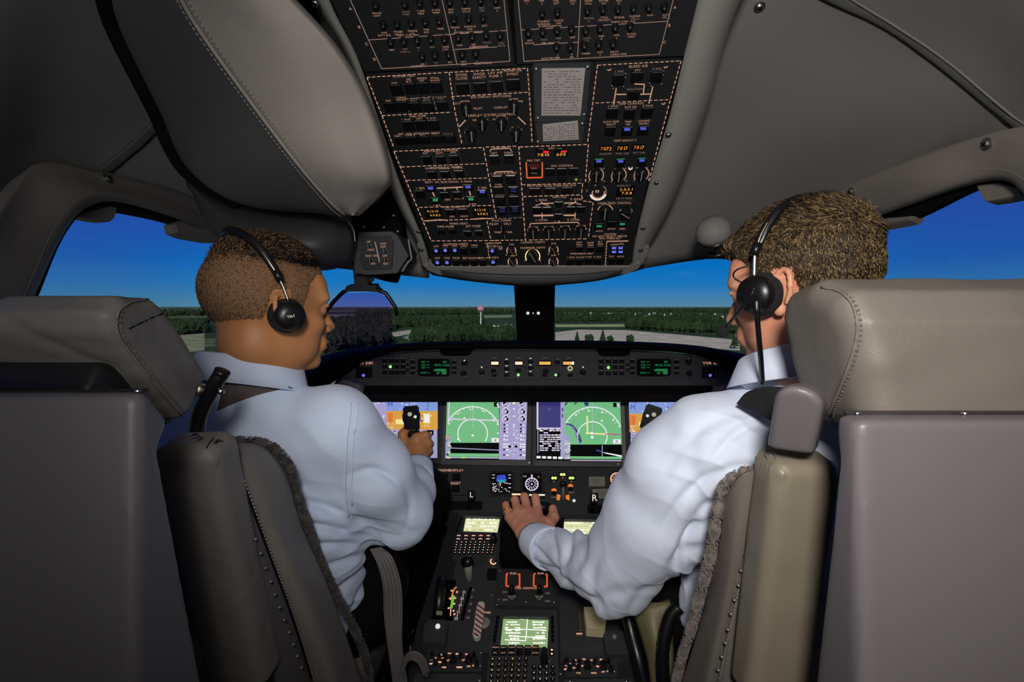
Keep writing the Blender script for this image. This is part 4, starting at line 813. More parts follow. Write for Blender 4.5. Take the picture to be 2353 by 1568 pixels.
for x, y, t in ((1331, 573, 'OXY/PASS'), (1357, 574, 'MASK/MAN'), (1379, 572, 'ELT/ARM')):
    btn('low', x, y, 17, 13, low)
    for i, s_ in enumerate(t.split('/')): T('low', x, y-16+i*5.6, s_, 4, INK, low)
T('low', 1337, 583, 'WINDSHIELD HEAT', 4, INK, low)
for x, y, t in ((1310, 602, 'L SIDE'), (1331, 602, 'L FRONT'), (1353, 601, 'R FRT'), (1373, 601, 'R SIDE'), (1405, 600, 'TEST'), (1426, 600, 'RESET')): btn('low', x, y, 17, 14, low); T('low', x, y-10, t, 3.8, INK, low)
D('low', [(1394, 557), (1391, 612)], 1.8, INK, low, (5, 2)); D('low', [(1394, 555), (1444, 554)], 2.4, INK, low, (12, .5)); T('low', 1412, 562, 'CARGO', 3.6, INK, low); T('low', 1428, 561, 'FIRE', 3.6, INK, low)
BTN2 = unit_button('legend', DARKB)
for x in (1411, 1426):
    for y in (570.5, 579.5): place(BTN2, 'push_button', low, x, y, 14, 9, .006, PL['low'], .006); low.poly(lets['low'], [(x-5, y-2.4), (x+5, y-2.4), (x+5, y+2.4), (x-5, y+2.4)], B2, .0128)
for key, m_ in lets.items(): o = m_.obj('lettering', PL[key]); o['kind'] = 'stuff'
# black tube as the recess shade left of the panel + HUD mount box
mb = MB(); mb.tube([W(870, 430, 1.55), W(900, 560, 1.60), W(880, 640, 1.62)], [.05, .06, .05], BLACK, 8); S(mb.obj('recess_shade', smooth=True))
HU = thing('combiner_mount', W(870, 640, 1.34), 'dark switch box carrying the head-up display arm, left of the overhead panel', 'control box')
fb = Face([(818, 536), (905, 534), (940, 630), (815, 634)], 1.33, 1.35, 1.35)
mb = MB(); fb.slab(mb, [(824, 534), (900, 532), (914, 542), (938, 588), (928, 604), (912, 628), (850, 632), (816, 628), (812, 578), (820, 574)], CHAR, .012, -.12); mb.obj('body', HU)
mb = MB(); fb.slab(mb, [(832, 542), (894, 541), (904, 556), (900, 618), (838, 620), (826, 600)], BLACKP, .020, .010); mp_ = mb.obj('switch_face', HU)
PL['hud'] = mp_; lets2 = MB()
fb.line(lets2, [(862, 556), (872, 602)], 2.6, INK2, .0225); 
for x, y, t in ((847, 556, 'UP'), (880, 560, 'HUD'), (880, 567, 'DIM'), (852, 574, 'MAN'), (853, 588, 'TEST ON'), (884, 588, 'OFF'), (857, 606, 'DN'), (887, 606, 'BRT')): fb.text(lets2, x, y, t, 4.6, INK, .0222)
for x, y in ((846, 566), (882, 576), (850, 598), (884, 597)): place(KNB, 'toggle_knob', fb, x, y, 11, 11, .010, mp_, .020)
o = lets2.obj('lettering', mp_); o['kind'] = 'stuff'
mb = MB(); mb.tube([fb.P(938, 550, .03), fb.P(946, 596, .03), fb.P(938, 602, .03), fb.P(930, 614, .03), fb.P(924, 624, .03)], .0022, RAIL, 6); mb.obj('cable', HU)
mb = MB()
for x, y in ((836, 522), (882, 523), (904, 496), (914, 532)): mb.lathe(fb.P(x, y, -.02), fb.n, [(.004, 0), (.0035, .004), (.001, .005)], STEEL, 8)
mb.obj('mounting_bolt', HU)
mb = MB(); fb.slab(mb, [(800, 470), (905, 440), (925, 545), (820, 560)], BLACK, -.03, -.10); mb.obj('mounting_plate', HU)
# head-up display combiner
HC = thing('hud_combiner', W(832, 720, 1.42), 'arched black head-up display frame holding purple tinted glass in front of the left windscreen', 'head-up display')
HGL = glass('violet_combiner_glass', (.88, .66, .96), .02)
fh = Face([(757, 668), (905, 668), (915, 775), (757, 775)], 1.40, 1.43, 1.43)
mb = MB(); mb.tube([fh.P(x, y, .0) for x, y in ((742, 730), (752, 712), (768, 692), (788, 672), (800, 666), (832, 665), (868, 667), (886, 674), (898, 690), (908, 706), (913, 725))], .0055, BLACKG, 8); mb.obj('frame', HC, True)
mb = MB(); fh.slab(mb, [(750, 724), (768, 696), (790, 674), (868, 673), (886, 682), (899, 700), (900, 712), (900, 800), (750, 800)], HGL, .002, -.002); mb.obj('tinted_glass', HC)
mb = MB(); fh.slab(mb, [(808, 604), (836, 618), (842, 640), (846, 656), (862, 656), (864, 664), (872, 670), (790, 670), (796, 658), (814, 656), (812, 630)], BLACKP, .01, -.03); mb.obj('hinge_arm', HC)
mb = MB(); fh.slab(mb, [(840, 632), (848, 630), (856, 638), (855, 648), (846, 650)], BLACKG, .016, -.01); mb.obj('latch', HC)
# ================================================================== glareshield and guidance panel
GS = thing('glareshield', W(1225, 840, 2.0), 'long black hooded glareshield arching across the cockpit under the windscreens', 'glareshield')
patch([[(640, 1010, 1.72), (700, 930, 1.72), (775, 872, 1.74), (870, 818, 1.75), (1000, 805, 1.75), (1225, 803, 1.75), (1450, 805, 1.75), (1590, 815, 1.75), (1690, 862, 1.74), (1760, 930, 1.72), (1830, 1010, 1.72)],
       [(640, 990, 1.70), (690, 900, 1.70), (765, 845, 1.72), (865, 806, 1.73), (1000, 795, 1.73), (1225, 793, 1.73), (1450, 795, 1.73), (1600, 804, 1.73), (1710, 838, 1.72), (1790, 900, 1.70), (1850, 990, 1.70)],
       [(620, 980, 1.78), (690, 872, 1.80), (760, 822, 1.82), (880, 795, 1.86), (1010, 786, 1.88), (1225, 783, 1.88), (1440, 785, 1.88), (1610, 796, 1.86), (1730, 826, 1.82), (1800, 872, 1.80), (1870, 960, 1.78)],
       [(560, 960, 2.05), (660, 860, 2.10), (750, 815, 2.20), (880, 793, 2.35), (1010, 786, 2.42), (1225, 784, 2.46), (1440, 786, 2.42), (1610, 797, 2.35), (1740, 822, 2.20), (1830, 862, 2.10), (1920, 950, 2.05)]],
      BLACK, 'hood', GS, thick=.012)
fg = Face([(800, 812), (1690, 812), (1690, 880), (800, 880)], 1.80, 1.755, 1.755)
for x0, x1, y in ((1008, 1086, 806), (1372, 1452, 807)):
    mb = MB(); fg.slab(mb, [(x0, y-10), (x1, y-10), (x1-4, y+5), (x1-14, y+9), (x0+14, y+9), (x0+4, y+5)], BLACK, .016, -.02); mb.obj('hood_tab', GS)
mb = MB(); fg.slab(mb, [(770, 876), (1706, 876), (1700, 906), (785, 906)], BLACK, -.012, -.10); mb.obj('gap_shadow', GS)  # black slab set in as the shadow gap below the hood
GP = thing('guidance_panel', W(1240, 880, 1.75), 'long dark guidance control panel with amber and green readouts below the glareshield lip', 'control panel')
mb = MB(); fg.slab(mb, [(768, 882), (784, 856), (815, 833), (870, 815), (940, 808), (1060, 805), (1400, 805), (1500, 808), (1585, 815), (1640, 832), (1690, 862), (1702, 884), (1640, 886), (820, 886)], CHAR, .004, -.05); mb.obj('fascia', GP)
mb = MB(); fg.slab(mb, [(1092, 816), (1358, 816), (1358, 872), (1092, 872)], M('fascia_dark', (52, 52, 53), .5), .007, .002); gcen = mb.obj('mode_panel', GP)
mb = MB(); fg.slab(mb, [(868, 819), (1084, 819), (1084, 872), (868, 872)], M('fascia_dark', (52, 52, 53), .5), .006, .002); gl = mb.obj('display_controller', GP)
mb = MB(); fg.slab(mb, [(1364, 819), (1602, 819), (1602, 872), (1364, 872)], M('fascia_dark', (52, 52, 53), .5), .006, .002); gr = mb.obj('display_controller', GP)
GRN = glow('green_led', (150, 245, 130), 1.2); GTX = glow('green_screen_text', (16, 150, 84), 1.0); GDK = glow('green_screen_block', (18, 116, 62), .9); AMB2 = glow('amber_window', (236, 172, 84), 1.05); PEACH = glow('peach_window', (250, 214, 170), 1.1); PINKL = glow('peach_legend', (240, 176, 150), 1.0); DIMW = M('dim_white_print', (120, 118, 114), .7)
KB = unit_knob('dark_knob', BLACKG, None, 14); SCR = M('screen_dead_black', (5, 5, 6), .6, spec=.1)
lg = defaultdict(MB)
def gp(me, nm, par, x, y, w, h, dep, base=.007): return place(me, nm, fg, x, y, w, h, dep, par, base)
for par, xs, ys, led, k in ((gl, (884, 899, 912, 926), (830, 843, 856), (897, 843), 'gl'), (gr, (1381, 1398, 1414, 1429), (831, 844, 858), (1398, 845), 'gr')):
    for x in xs:
        for y in ys: gp(BTN, 'push_button', par, x, y, 11, 8, .004); fg.line(lg[k], [(x-3, y-6.2), (x+3, y-6.2)], 1.4, DIMW, .0078)
    fg.disc(lg[k], led[0], led[1], 3.6, GRN, .0125, n=12)
for par, x, ys, k in ((gl, 948, (832, 845, 857), 'gl'), (gl, 1043, (833, 845, 856), 'gl'), (gr, 1453, (831, 845, 857), 'gr'), (gr, 1555, (832, 845, 857), 'gr'), (gl, 937, (838, 850), 'gl'), (gr, 1443, (838, 850), 'gr')):
    for y in ys: gp(BTN, 'line_key', par, x, y, 11 if x not in (937, 1443) else 6, 6, .004); fg.line(lg[k], [(x-4, y-5), (x+4, y-5)], 1, DIMW, .0078)
for par, (x0, x1), k in ((gl, (960, 1033), 'gl'), (gr, (1464, 1542), 'gr')):
    mb = MB(); fg.slab(mb, [(x0+4, 825), (x1-4, 825), (x1, 829), (x1, 860), (x1-4, 864), (x0+4, 864), (x0, 860), (x0, 829)], SCR, .0105, .006); mb.obj('radio_display', par)
    w = x1-x0; m_ = lg[k]
    for i, y in enumerate((832, 839, 845, 857)): fg.text(m_, x0+w*.17, y, ('NAV', 'COM', 'ADF', 'XPDR')[i][:2+(i > 2)], 4.4, GTX, .0112); fg.line(m_, [(x0+w*.27, y), (x0+w*.38, y)], 1.2, GDK, .0112)
    fg.text(m_, x0+w*.84, 832, '108', 4.6, GTX, .0112); fg.text(m_, x0+w*.60, 839, '118.5', 4.8, GTX, .0112); fg.text(m_, x0+w*.83, 839.5, 'C-CAB', 5, GTX, .0112)
    fg.poly(m_, [(x0+w*.48, 851), (x0+w*.56, 848), (x0+w*.90, 848), (x0+w*.90, 861), (x0+w*.77, 861), (x0+w*.74, 853), (x0+w*.56, 854)], GDK, .0112); fg.poly(m_, [(x0+w*.58, 856), (x0+w*.70, 856), (x0+w*.66, 860), (x0+w*.60, 860)], GDK, .0114); fg.text(m_, x0+w*.70, 851.5, '7021', 4, GTX, .0116)
for par, x, y, r in ((gl, 1067, 833, 8), (gl, 1065, 857, 7.5), (gr, 1583, 830, 8), (gr, 1586, 857, 7.5), (gcen, 1107, 855, 7), (gcen, 1134, 851, 6), (gcen, 1191, 850, 6.5), (gcen, 1254, 852, 7), (gcen, 1310, 848, 7), (gcen, 1340, 855, 7.5)): gp(KB, 'rotary_knob', par, x, y, 2*r, 2*r, .014)
for x, y in ((1067, 829), (1582, 826), (1107, 844), (1340, 844)): fg.disc(lg['gc'], x, y, 1.8, WL, .021 if x in (1067, 1582) else .0085, n=8)
for x, ys in ((1136, (862,)), (1164, (833, 848, 862)), (1219, (831, 846, 861)), (1252, (862,)), (1281, (833,)), (1310, (862,))):
    for y in ys: gp(BTN, 'push_button', gcen, x, y, 11, 7, .004); fg.line(lg['gc'], [(x-2.5, y-7), (x+2.5, y-7)], 1.8, WL if x in (1164, 1219) else DIMW, .0078)
for x, w, m_ in ((1137, 17, PEACH), (1192, 17, PEACH), (1252, 26, AMB2), (1306, 24, AMB2)):
    mb = MB(); fg.slab(mb, [(x-w/2-2, 829), (x+w/2+2, 829), (x+w/2+2, 841), (x-w/2-2, 841)], SCR, .0095, .006); mb.obj('readout_window', gcen)
    fg.poly(lg['gc'], [(x-w/2, 831.5), (x+w/2, 831.5), (x+w/2, 838.5), (x-w/2, 838.5)], m_, .0100); fg.text(lg['gc'], x+1, 835, '250' if x < 1150 else ('200' if x < 1200 else ''), 5, glow('readout_digits', (255, 248, 232), 1.2), .0104) if x < 1200 else None; fg.line(lg['gc'], [(x-5, 823), (x+5, 823)], 1.8, DIMW, .0078)
fg.poly(lg['gc'], [(1314, 831.5), (1319, 831.5), (1319, 838.5), (1314, 838.5)], glow('readout_digits', (255, 248, 232), 1.2), .0104)
fg.disc(lg['gc'], 1310, 847, 6.5, glow('lit_knob_ring', (190, 184, 140), .8), .0218, 2.6, n=14); fg.disc(lg['gc'], 1191, 862, 3.2, GRN, .0120, n=12); fg.disc(lg['gc'], 1277, 862, 3.2, GRN, .0120, n=12); gp(BTN, 'push_button', gcen, 1280, 862, 13, 7, .004)
for x in (836, 1633):
    mb = MB(); fg.slab(mb, [(x-18, 843), (x+18, 843), (x+19, 868), (x-19, 868)], SCR, .009, .0); q = mb.obj('switch_bank', GP)
    for dx in (-11, 1, 12): gp(BTN, 'push_button', q, x+dx, 856, 9, 22, .006, .008)
    fg.text(lg['e%d' % x], x, 834.5, 'NAV DIM' if x < 900 else 'VOR ILS', 6.2, PINKL, .0052, 1.05); fg.disc(lg['e%d' % x], x-1, 863, 3.6, B2, .0155, n=10)
for k, par in (('gl', gl), ('gr', gr), ('gc', gcen), ('e836', GP), ('e1633', GP)): o = lg[k].obj('lettering', par); o['kind'] = 'stuff'
# lilac grey side cheeks of the panel
for nm, q, d in (('side_cheek', [(789, 872), (829, 886), (824, 900), (816, 916), (800, 920), (748, 906), (766, 890)], 1.66), ('side_cheek', [(1652, 889), (1700, 876), (1716, 900), (1722, 914), (1672, 920), (1648, 912), (1654, 900)], 1.66)):
    f_ = Face([(700, 860), (1750, 860), (1750, 930), (700, 930)], d, d, d); mb = MB(); f_.slab(mb, q, SHELLM, .0, -.06); mb.obj(nm, GP)
# ================================================================== instrument panel and displays
fm = Face([(820, 905), (1650, 908), (1656, 1068), (816, 1064)], 1.98, 1.92, 1.92)
IP = thing('instrument_panel', W(1225, 1180, 1.9), 'matt black main instrument panel behind the four bright displays', 'instrument panel')
mb = MB(); fm.slab(mb, [(700, 892), (1760, 896), (1790, 1210), (680, 1210)], BLACKP, -.012, -.10); mb.obj('panel_body', IP)
LIL = glow('screen_lilac', (162, 154, 200), 1); SKY = glow('screen_sky_blue', (128, 152, 214), 1); EARTH = glow('screen_earth_orange', (214, 156, 62), 1); SGRN = glow('screen_green', (110, 184, 126), 1); SWH = glow('screen_white', (238, 236, 240), 1); NAVY = glow('screen_navy', (50, 48, 112), 1); SBK = M('screen_dead_black', (5, 5, 6), .6, spec=.1); SBL = glow('screen_royal_blue', (44, 70, 178), 1)
SMG = glow('screen_magenta', (196, 70, 130), 1); SYE = glow('screen_pale_yellow', (236, 226, 150), 1); SPK = glow('screen_pale_lilac', (206, 196, 220), 1); SGY = glow('screen_grey_blue', (150, 156, 190), 1)
def display(q, bez, label):
    t = thing('flight_display', fm.P((bez[0][0]+bez[1][0])/2, bez[2][1], .01), label, 'display screen', None)
    mb = MB(); fm.slab(mb, bez, BLACKP, .004, -.04); (a, b, c, d) = q
    for e, g_ in ((0, 1), (1, 2), (2, 3), (3, 0)):
        A, B, = bez[e], bez[g_]; a_, b_ = q[e], q[g_]; mb.slab([fm.P(*A, .010), fm.P(*B, .010), fm.P(*b_, .006), fm.P(*a_, .006)], fm.n, .006, M('bezel_grey', (74, 74, 73), .45))
    mb.obj('bezel', t); mb = MB(); fm.slab(mb, q, SBK, .0055, .0); mb.obj('screen', t); return t, MB()
rs = random.Random(4)
def blobs(m, x0, x1, y0, y1, n, mats, smin_=1.5, smax_=4):
    for _ in range(n):
        x, y, w, h = rs.uniform(x0, x1), rs.uniform(y0, y1), rs.uniform(smin_, smax_), rs.uniform(1, 2.4)
        fm.poly(m, [(x-w/2, y-h/2), (x+w/2, y-h/2), (x+w/2, y+h/2), (x-w/2, y+h/2)], rs.choice(mats), .0066+rs.random()*.0003)
def rect(m, x0, y0, x1, y1, mat, l=.0060): fm.poly(m, [(x0, y0), (x1, y0), (x1, y1), (x0, y1)], mat, l)
def pfd(x0, label, flip):
    q = [(x0, 908), (x0+177, 910), (x0+174 if not flip else x0+198, 1055 if not flip else 1063), (x0-4, 1054)] if not flip else [(x0, 914), (x0+196, 916), (x0+202, 1062), (x0+6, 1062)]
    bz = [(q[0][0]-9, q[0][1]-9), (q[1][0]+9, q[1][1]-9), (q[2][0]+9, q[2][1]+11), (q[3][0]-9, q[3][1]+11)]
    t, m = display(q, bz, label); X0, X1, Y0 = q[0][0]+1, q[1][0]-1, q[0][1]+1
    s0, s1 = (X0+55, X1-2) if not flip else (X0, X0+128)          # attitude area; the other part is a lilac data column
    l0, l1 = (X0-2, X0+55) if not flip else (X0+128, X1)
    rect(m, l0, Y0, l1, Y0+92, LIL); rect(m, s0, Y0, s1, Y0+36, SKY); rect(m, s0, Y0+36, s1, Y0+79, EARTH); rect(m, X0-1 if not flip else X0+4, Y0+79, X1-3 if not flip else X1+1, Y0+144, LIL, .0058)
    w = s1-s0; blobs(m, l0+3, l1-3, Y0+3, Y0+60, 46, [SWH, SPK, SWH, SYE]); blobs(m, l0+16, l1-12, Y0+5, Y0+12, 5, [SBK], 3, 7)
    for dx in (.17, .38, .58): rect(m, s0+w*dx, Y0+2, s0+w*(dx+.10), Y0+5, SBL, .0064)
    fm.text(m, s0+w*.07, Y0+21, 'M', 11, SBL, .0068); fm.text(m, s0+w*.80, Y0+18, '3', 8, SBL, .0068); fm.text(m, s0+w*.80, Y0+28, '2', 9, SBL, .0068); rect(m, s0+w*.10, Y0+8, s0+w*.13, Y0+11, SBL, .0068)
    O_ = glow('screen_red_orange', (226, 120, 60), 1); rect(m, s0+2, Y0+39, s0+w*.13, Y0+62, O_, .0063); fm.text(m, s0+w*.07, Y0+47, '2', 9, glow('screen_olive', (150, 120, 20), 1), .0068); fm.text(m, s0+w*.07, Y0+57, '3', 9, glow('screen_olive', (150, 120, 20), 1), .0068)
    blobs(m, s0+1, s0+w*.15, Y0+62, Y0+78, 10, [SWH, SPK]); fm.disc(m, s0+w*.45, Y0+22, 20, SPK, .0064, 19, 30, 150, 16); blobs(m, s0+w*.25, s0+w*.7, Y0+10, Y0+34, 30, [SWH, SPK, SKY]); blobs(m, s0+w*.66, s0+w*.74, Y0+20, Y0+60, 7, [SBL, SWH])
    fm.poly(m, [(s0+w*.18, Y0+55), (s0+w*.40, Y0+55), (s0+w*.40, Y0+67), (s0+w*.18, Y0+66)], SYE, .0063); rect(m, s0+w*.72, Y0+42, s0+w*.85, Y0+64, SYE, .0064); rect(m, s0+w*.74, Y0+45, s0+w*.83, Y0+62, SWH, .0065); fm.text(m, s0+w*.78, Y0+70, '29.92', 4, SWH, .0068)
    blobs(m, s0+w*.3, s0+w*.95, Y0+38, Y0+70, 26, [SWH, SYE, SBK, EARTH]); blobs(m, s0+4, s0+w*.4, Y0+82, Y0+100, 24, [SWH, SBK, SGRN, SBL]); blobs(m, X0+8, X0+60, Y0+106, Y0+143, 60, [SBK, SWH, SBK, SGRN, SBL])
    if not flip: rect(m, X1-28, Y0+80, X1-12, Y0+92, SBK, .0066); fm.text(m, X1-18, Y0+86, 'A', 6, SYE, .007); rect(m, X1-30, Y0+96, X1-4, Y0+142, SGY, .0064)
    o = m.obj('screen_graphics', t); o['kind'] = 'stuff'; return t
pfd(832, 'leftmost display with blue and orange horizon, partly behind the dark-haired pilot\'s arm', False)
pfd(1444, 'rightmost display with blue and orange horizon, partly behind the bearded pilot\'s shoulder', True)
def arcs(m, cx, cy, R1, R2, x0, x1, clipy):
    for R, w in ((R1, 2.2), (R2, 2.2)):
        pts = [(cx+R*math.cos(math.radians(a)), cy-R*.985*math.sin(math.radians(a))) for a in range(-62, 243, 5)]
        pts = [p for p in pts if x0 < p[0] < x1 and p[1] < clipy]
        for a, b in zip(pts[:-1], pts[1:]):
            if math.hypot(a[0]-b[0], a[1]-b[1]) < 12: fm.line(m, [a, b], w, SWH, .0066)
    for a in range(20, 165, 10): r = R1-5 if a % 30 else R1-8; fm.line(m, [(cx+r*math.cos(math.radians(a)), cy-r*math.sin(math.radians(a))), (cx+R1*math.cos(math.radians(a)), cy-R1*math.sin(math.radians(a)))], 1.1, SWH, .0065) if cx+R1*math.cos(math.radians(a)) < x1 and cx+R1*math.cos(math.radians(a)) > x0 else None
def topbar(m, x0, x1):
    blobs(m, x0+2, x1-2, 914, 920, 34, [SWH, SBK, SPK, SWH, SMG], 2, 6)
t, m = display([(1027, 911), (1213, 914), (1209, 1058), (1022, 1056)], [(1020, 902), (1221, 904), (1219, 1071), (1013, 1068)], 'second display from the left, green map with two columns of round engine gauges')
rect(m, 1028, 913, 1148, 922, LIL); topbar(m, 1028, 1146); fm.poly(m, [(1027, 922), (1147, 922), (1147, 1018), (1024, 1018)], SGRN, .0060); fm.poly(m, [(1149, 914), (1212, 915), (1208, 1057), (1146, 1056)], LIL, .0061)
arcs(m, 1086, 997, 63, 34, 1028, 1147, 1017); fm.line(m, [(1030, 963), (1086, 965), (1147, 967)], 3.4, SPK, .0067); fm.line(m, [(1087, 926), (1087, 988)], 1.4, SPK, .0066, (3, 3)); fm.line(m, [(1033, 914), (1030, 975)], 3, SPK, .0066); fm.disc(m, 1086, 1001, 2.8, SWH, .007, n=10)
for x, y in ((1052, 951), (1081, 941), (1110, 945), (1032, 974), (1052, 1010), (1144, 996), (1067, 961), (1134, 964)): fm.disc(m, x, y, 2, SWH, .007, n=8)
rect(m, 1135, 925, 1143, 935, SBK, .0068); fm.line(m, [(1142, 928), (1147, 938)], 4, SPK, .0069); rect(m, 1130, 1007, 1146, 1017, SWH, .0068); fm.text(m, 1138, 1012, 'X', 8, SBK, .0072)
fm.poly(m, [(1036, 1019), (1147, 1020), (1146, 1043), (1037, 1041)], SBK, .0066); fm.line(m, [(1037, 1030), (1146, 1035)], 2, SGY, .007); fm.poly(m, [(1030, 1042), (1146, 1043), (1146, 1051), (1030, 1050)], SGRN, .0066); fm.line(m, [(1033, 1052), (1145, 1053)], 2.2, SPK, .0068); rect(m, 1060, 1050, 1070, 1054, glow('screen_lime', (140, 210, 60), 1), .007)
fm.poly(m, [(1024, 1000), (1035, 1000), (1035, 1055), (1023, 1054)], SGY, .0063); blobs(m, 1025, 1034, 1002, 1054, 22, [SBK, SWH, SYE, SWH], 3, 7); fm.disc(m, 1028, 1005, 3.4, EARTH, .007, n=8)
for x in (1162, 1200):
    for y in (928, 946, 963):
        fm.disc(m, x, y, 8.5, SWH, .0066, 7.4, n=14); fm.disc(m, x, y, 6.6, SBK, .0067, 0, 20 if y < 940 else -60, 190 if y < 940 else 100, 10); fm.disc(m, x, y, 6.6, SBK, .0067, 0, 215, 300, 8); fm.line(m, [(x-3, y+4), (x+5, y-5)], 1.4, SWH, .007)
    for y in (977, 986, 993, 1002, 1011): rect(m, x-5, y-2.5, x-1, y+1.5, SBK if y < 1000 else SWH, .0068); rect(m, x+1, y-1, x+5, y+2, SWH, .0068)
    for y in (1021, 1027, 1034, 1046): rect(m, x-6, y-1.5, x-1, y+1.5, SBK if y > 1030 else SWH, .0068); rect(m, x+0, y-1, x+7, y+2, SWH, .0068)
blobs(m, 1170, 1192, 985, 1056, 34, [SWH, SPK, SWH]); fm.disc(m, 1181, 926, 4, SYE, .0068, n=8)
for y in (940, 957, 976, 981): rect(m, 1179, y-1.5, 1183, y+1.5, SWH, .0068)
for x in (1171, 1186): rect(m, x-3, 1024, x+3, 1029, SBK, .0069)
rect(m, 1165, 914, 1171, 918, SMG, .0069); rect(m, 1203, 914, 1209, 918, SMG, .0069); o = m.obj('screen_graphics', t); o['kind'] = 'stuff'
t, m = display([(1232, 914), (1425, 914), (1430, 1061), (1233, 1058)], [(1224, 904), (1434, 904), (1440, 1074), (1223, 1071)], 'third display from the left, green map beside a dark blue box and white text')
rect(m, 1233, 915, 1296, 986, SPK); rect(m, 1237, 918, 1288, 983, NAVY, .0064); rect(m, 1233, 986, 1296, 1057, SBK, .0061); fm.disc(m, 1262, 941, 3, glow('screen_soft_blue', (84, 80, 150), 1), .0068, n=10)
rect(m, 1288, 915, 1297, 1055, LIL, .0062); rect(m, 1291, 938, 1294, 946, NAVY, .0068); rect(m, 1291, 952, 1294, 960, NAVY, .0068)
for i, y in enumerate(range(990, 1037, 5)):
    x = 1240
    while x < 1289:
        w = rs.uniform(4, 11); fm.line(m, [(x, y), (min(x+w, 1290), y+.3)], 3.0, SPK if rs.random() < .75 else SWH, .0066) if rs.random() < .86 else None; x += w+1.5
fm.line(m, [(1234, 987), (1292, 987)], 2.4, SPK, .0066, (9, 4)); fm.line(m, [(1233, 1051), (1295, 1053)], 5.5, SWH, .0066, (9, 3)); fm.line(m, [(1236, 1042), (1236, 990)], 1.4, SPK, .0067)
rect(m, 1297, 915, 1424, 923, LIL); topbar(m, 1300, 1422); fm.poly(m, [(1297, 924), (1425, 924), (1429, 1022), (1297, 1022)], SGRN, .0060)
arcs(m, 1361, 1003, 68, 34, 1298, 1426, 1021); fm.line(m, [(1361, 928), (1361, 1000)], 1.6, SPK, .0067, (3, 3)); fm.line(m, [(1349, 956), (1350, 997)], 3.6, SYE, .0067); fm.line(m, [(1346, 996), (1392, 998)], 3.4, SYE, .0068); fm.line(m, [(1392, 998), (1425, 999)], 2.6, SMG, .0067); fm.disc(m, 1361, 1005, 3.2, SWH, .007, n=10); fm.disc(m, 1360, 996, 3.2, SWH, .007, n=8)
for x, y in ((1324, 954), (1353, 944), (1384, 948), (1409, 966), (1383, 967)): fm.disc(m, x, y, 2.2, SWH, .007, n=8)
fm.poly(m, [(1301, 974), (1308, 973), (1316, 977), (1312, 982), (1301, 977)], NAVY, .0065); fm.poly(m, [(1316, 977), (1326, 988), (1320, 992), (1312, 982)], NAVY, .0065); fm.poly(m, [(1326, 988), (1334, 1004), (1325, 1006), (1320, 992)], NAVY, .0065); fm.poly(m, [(1334, 1004), (1337, 1016), (1330, 1021), (1326, 1008)], NAVY, .0065); fm.line(m, [(1304, 977), (1316, 983), (1325, 998), (1330, 1018)], 2.4, SGY, .0067)
fm.poly(m, [(1342, 925), (1352, 925), (1352, 933), (1344, 933)], NAVY, .0065); fm.line(m, [(1298, 932), (1303, 925)], 3, NAVY, .0065); fm.line(m, [(1320, 930), (1325, 925)], 2.6, NAVY, .0065); rect(m, 1409, 926, 1417, 936, SBK, .0068); fm.line(m, [(1418, 928), (1423, 936)], 4, SPK, .0069); rect(m, 1409, 1010, 1426, 1020, SWH, .0068); fm.text(m, 1417, 1015, 'X', 8, SBK, .0072)
fm.poly(m, [(1311, 1024), (1428, 1025), (1429, 1049), (1312, 1048)], SBK, .0066); fm.poly(m, [(1384, 1039), (1429, 1047), (1429, 1051), (1392, 1043)], SWH, .0070); fm.line(m, [(1370, 1035), (1385, 1038)], 3, glow('screen_dim_blue', (60, 70, 130), 1), .0069); fm.line(m, [(1384, 1024), (1384, 1050)], 2, SGY, .0069); fm.poly(m, [(1311, 1049), (1429, 1050), (1429, 1056), (1308, 1055)], SGRN, .0066); fm.line(m, [(1312, 1058), (1428, 1059)], 2, SPK, .0068)
fm.poly(m, [(1297, 1000), (1310, 1000), (1310, 1056), (1297, 1056)], SGY, .0062); blobs(m, 1299, 1309, 1010, 1056, 20, [SBK, SWH, SYE, SWH], 3, 7); o = m.obj('screen_graphics', t); o['kind'] = 'stuff'
for x, y in ((1217, 1064), (1421, 1067)): screw(fm.P(x, y, .012), fm.n, .0022, IP)
# ================================================================== lower centre panel
fl = Face([(985, 1070), (1460, 1072), (1462, 1180), (985, 1178)], 1.905, 1.80, 1.80)
LP = thing('lower_panel', W(1225, 1190, 1.82), 'dark lower centre panel with standby instruments and landing gear lights', 'instrument panel')
mb = MB(); fl.slab(mb, [(940, 1071), (1540, 1076), (1540, 1160), (1350, 1160), (1350, 1186), (1108, 1186), (1108, 1152), (940, 1152)], CHAR, .0, -.09); mb.obj('panel_body', LP)
mb = MB(); fl.slab(mb, [(1118, 1078), (1346, 1078), (1350, 1184), (1112, 1184)], M('fascia_dark', (52, 52, 53), .5), .010, .0); mb.obj('centre_plate', LP); mb = MB(); fl.slab(mb, [(998, 1074), (1080, 1074), (1084, 1138), (994, 1138)], M('fascia_dark', (52, 52, 53), .5), .008, .0); sp = mb.obj('switch_plate', LP)
L1 = MB(); DISP = glow('deep_blue_screen', (52, 74, 190), 1)
for x, y in ((1020, 1096), (1049, 1096), (1019, 1123), (1047, 1123)): place(BTN, 'push_button', fl, x, y, 18, 15, .007, sp, .008)
for x, y, t_ in ((1020, 1081, 'ENGINE'), (1049, 1081, 'DISPLAY'), (1019, 1110, 'TEST'), (1047, 1111, 'RESET')): fl.text(L1, x, y, t_, 5.4, PINKL, .0092)
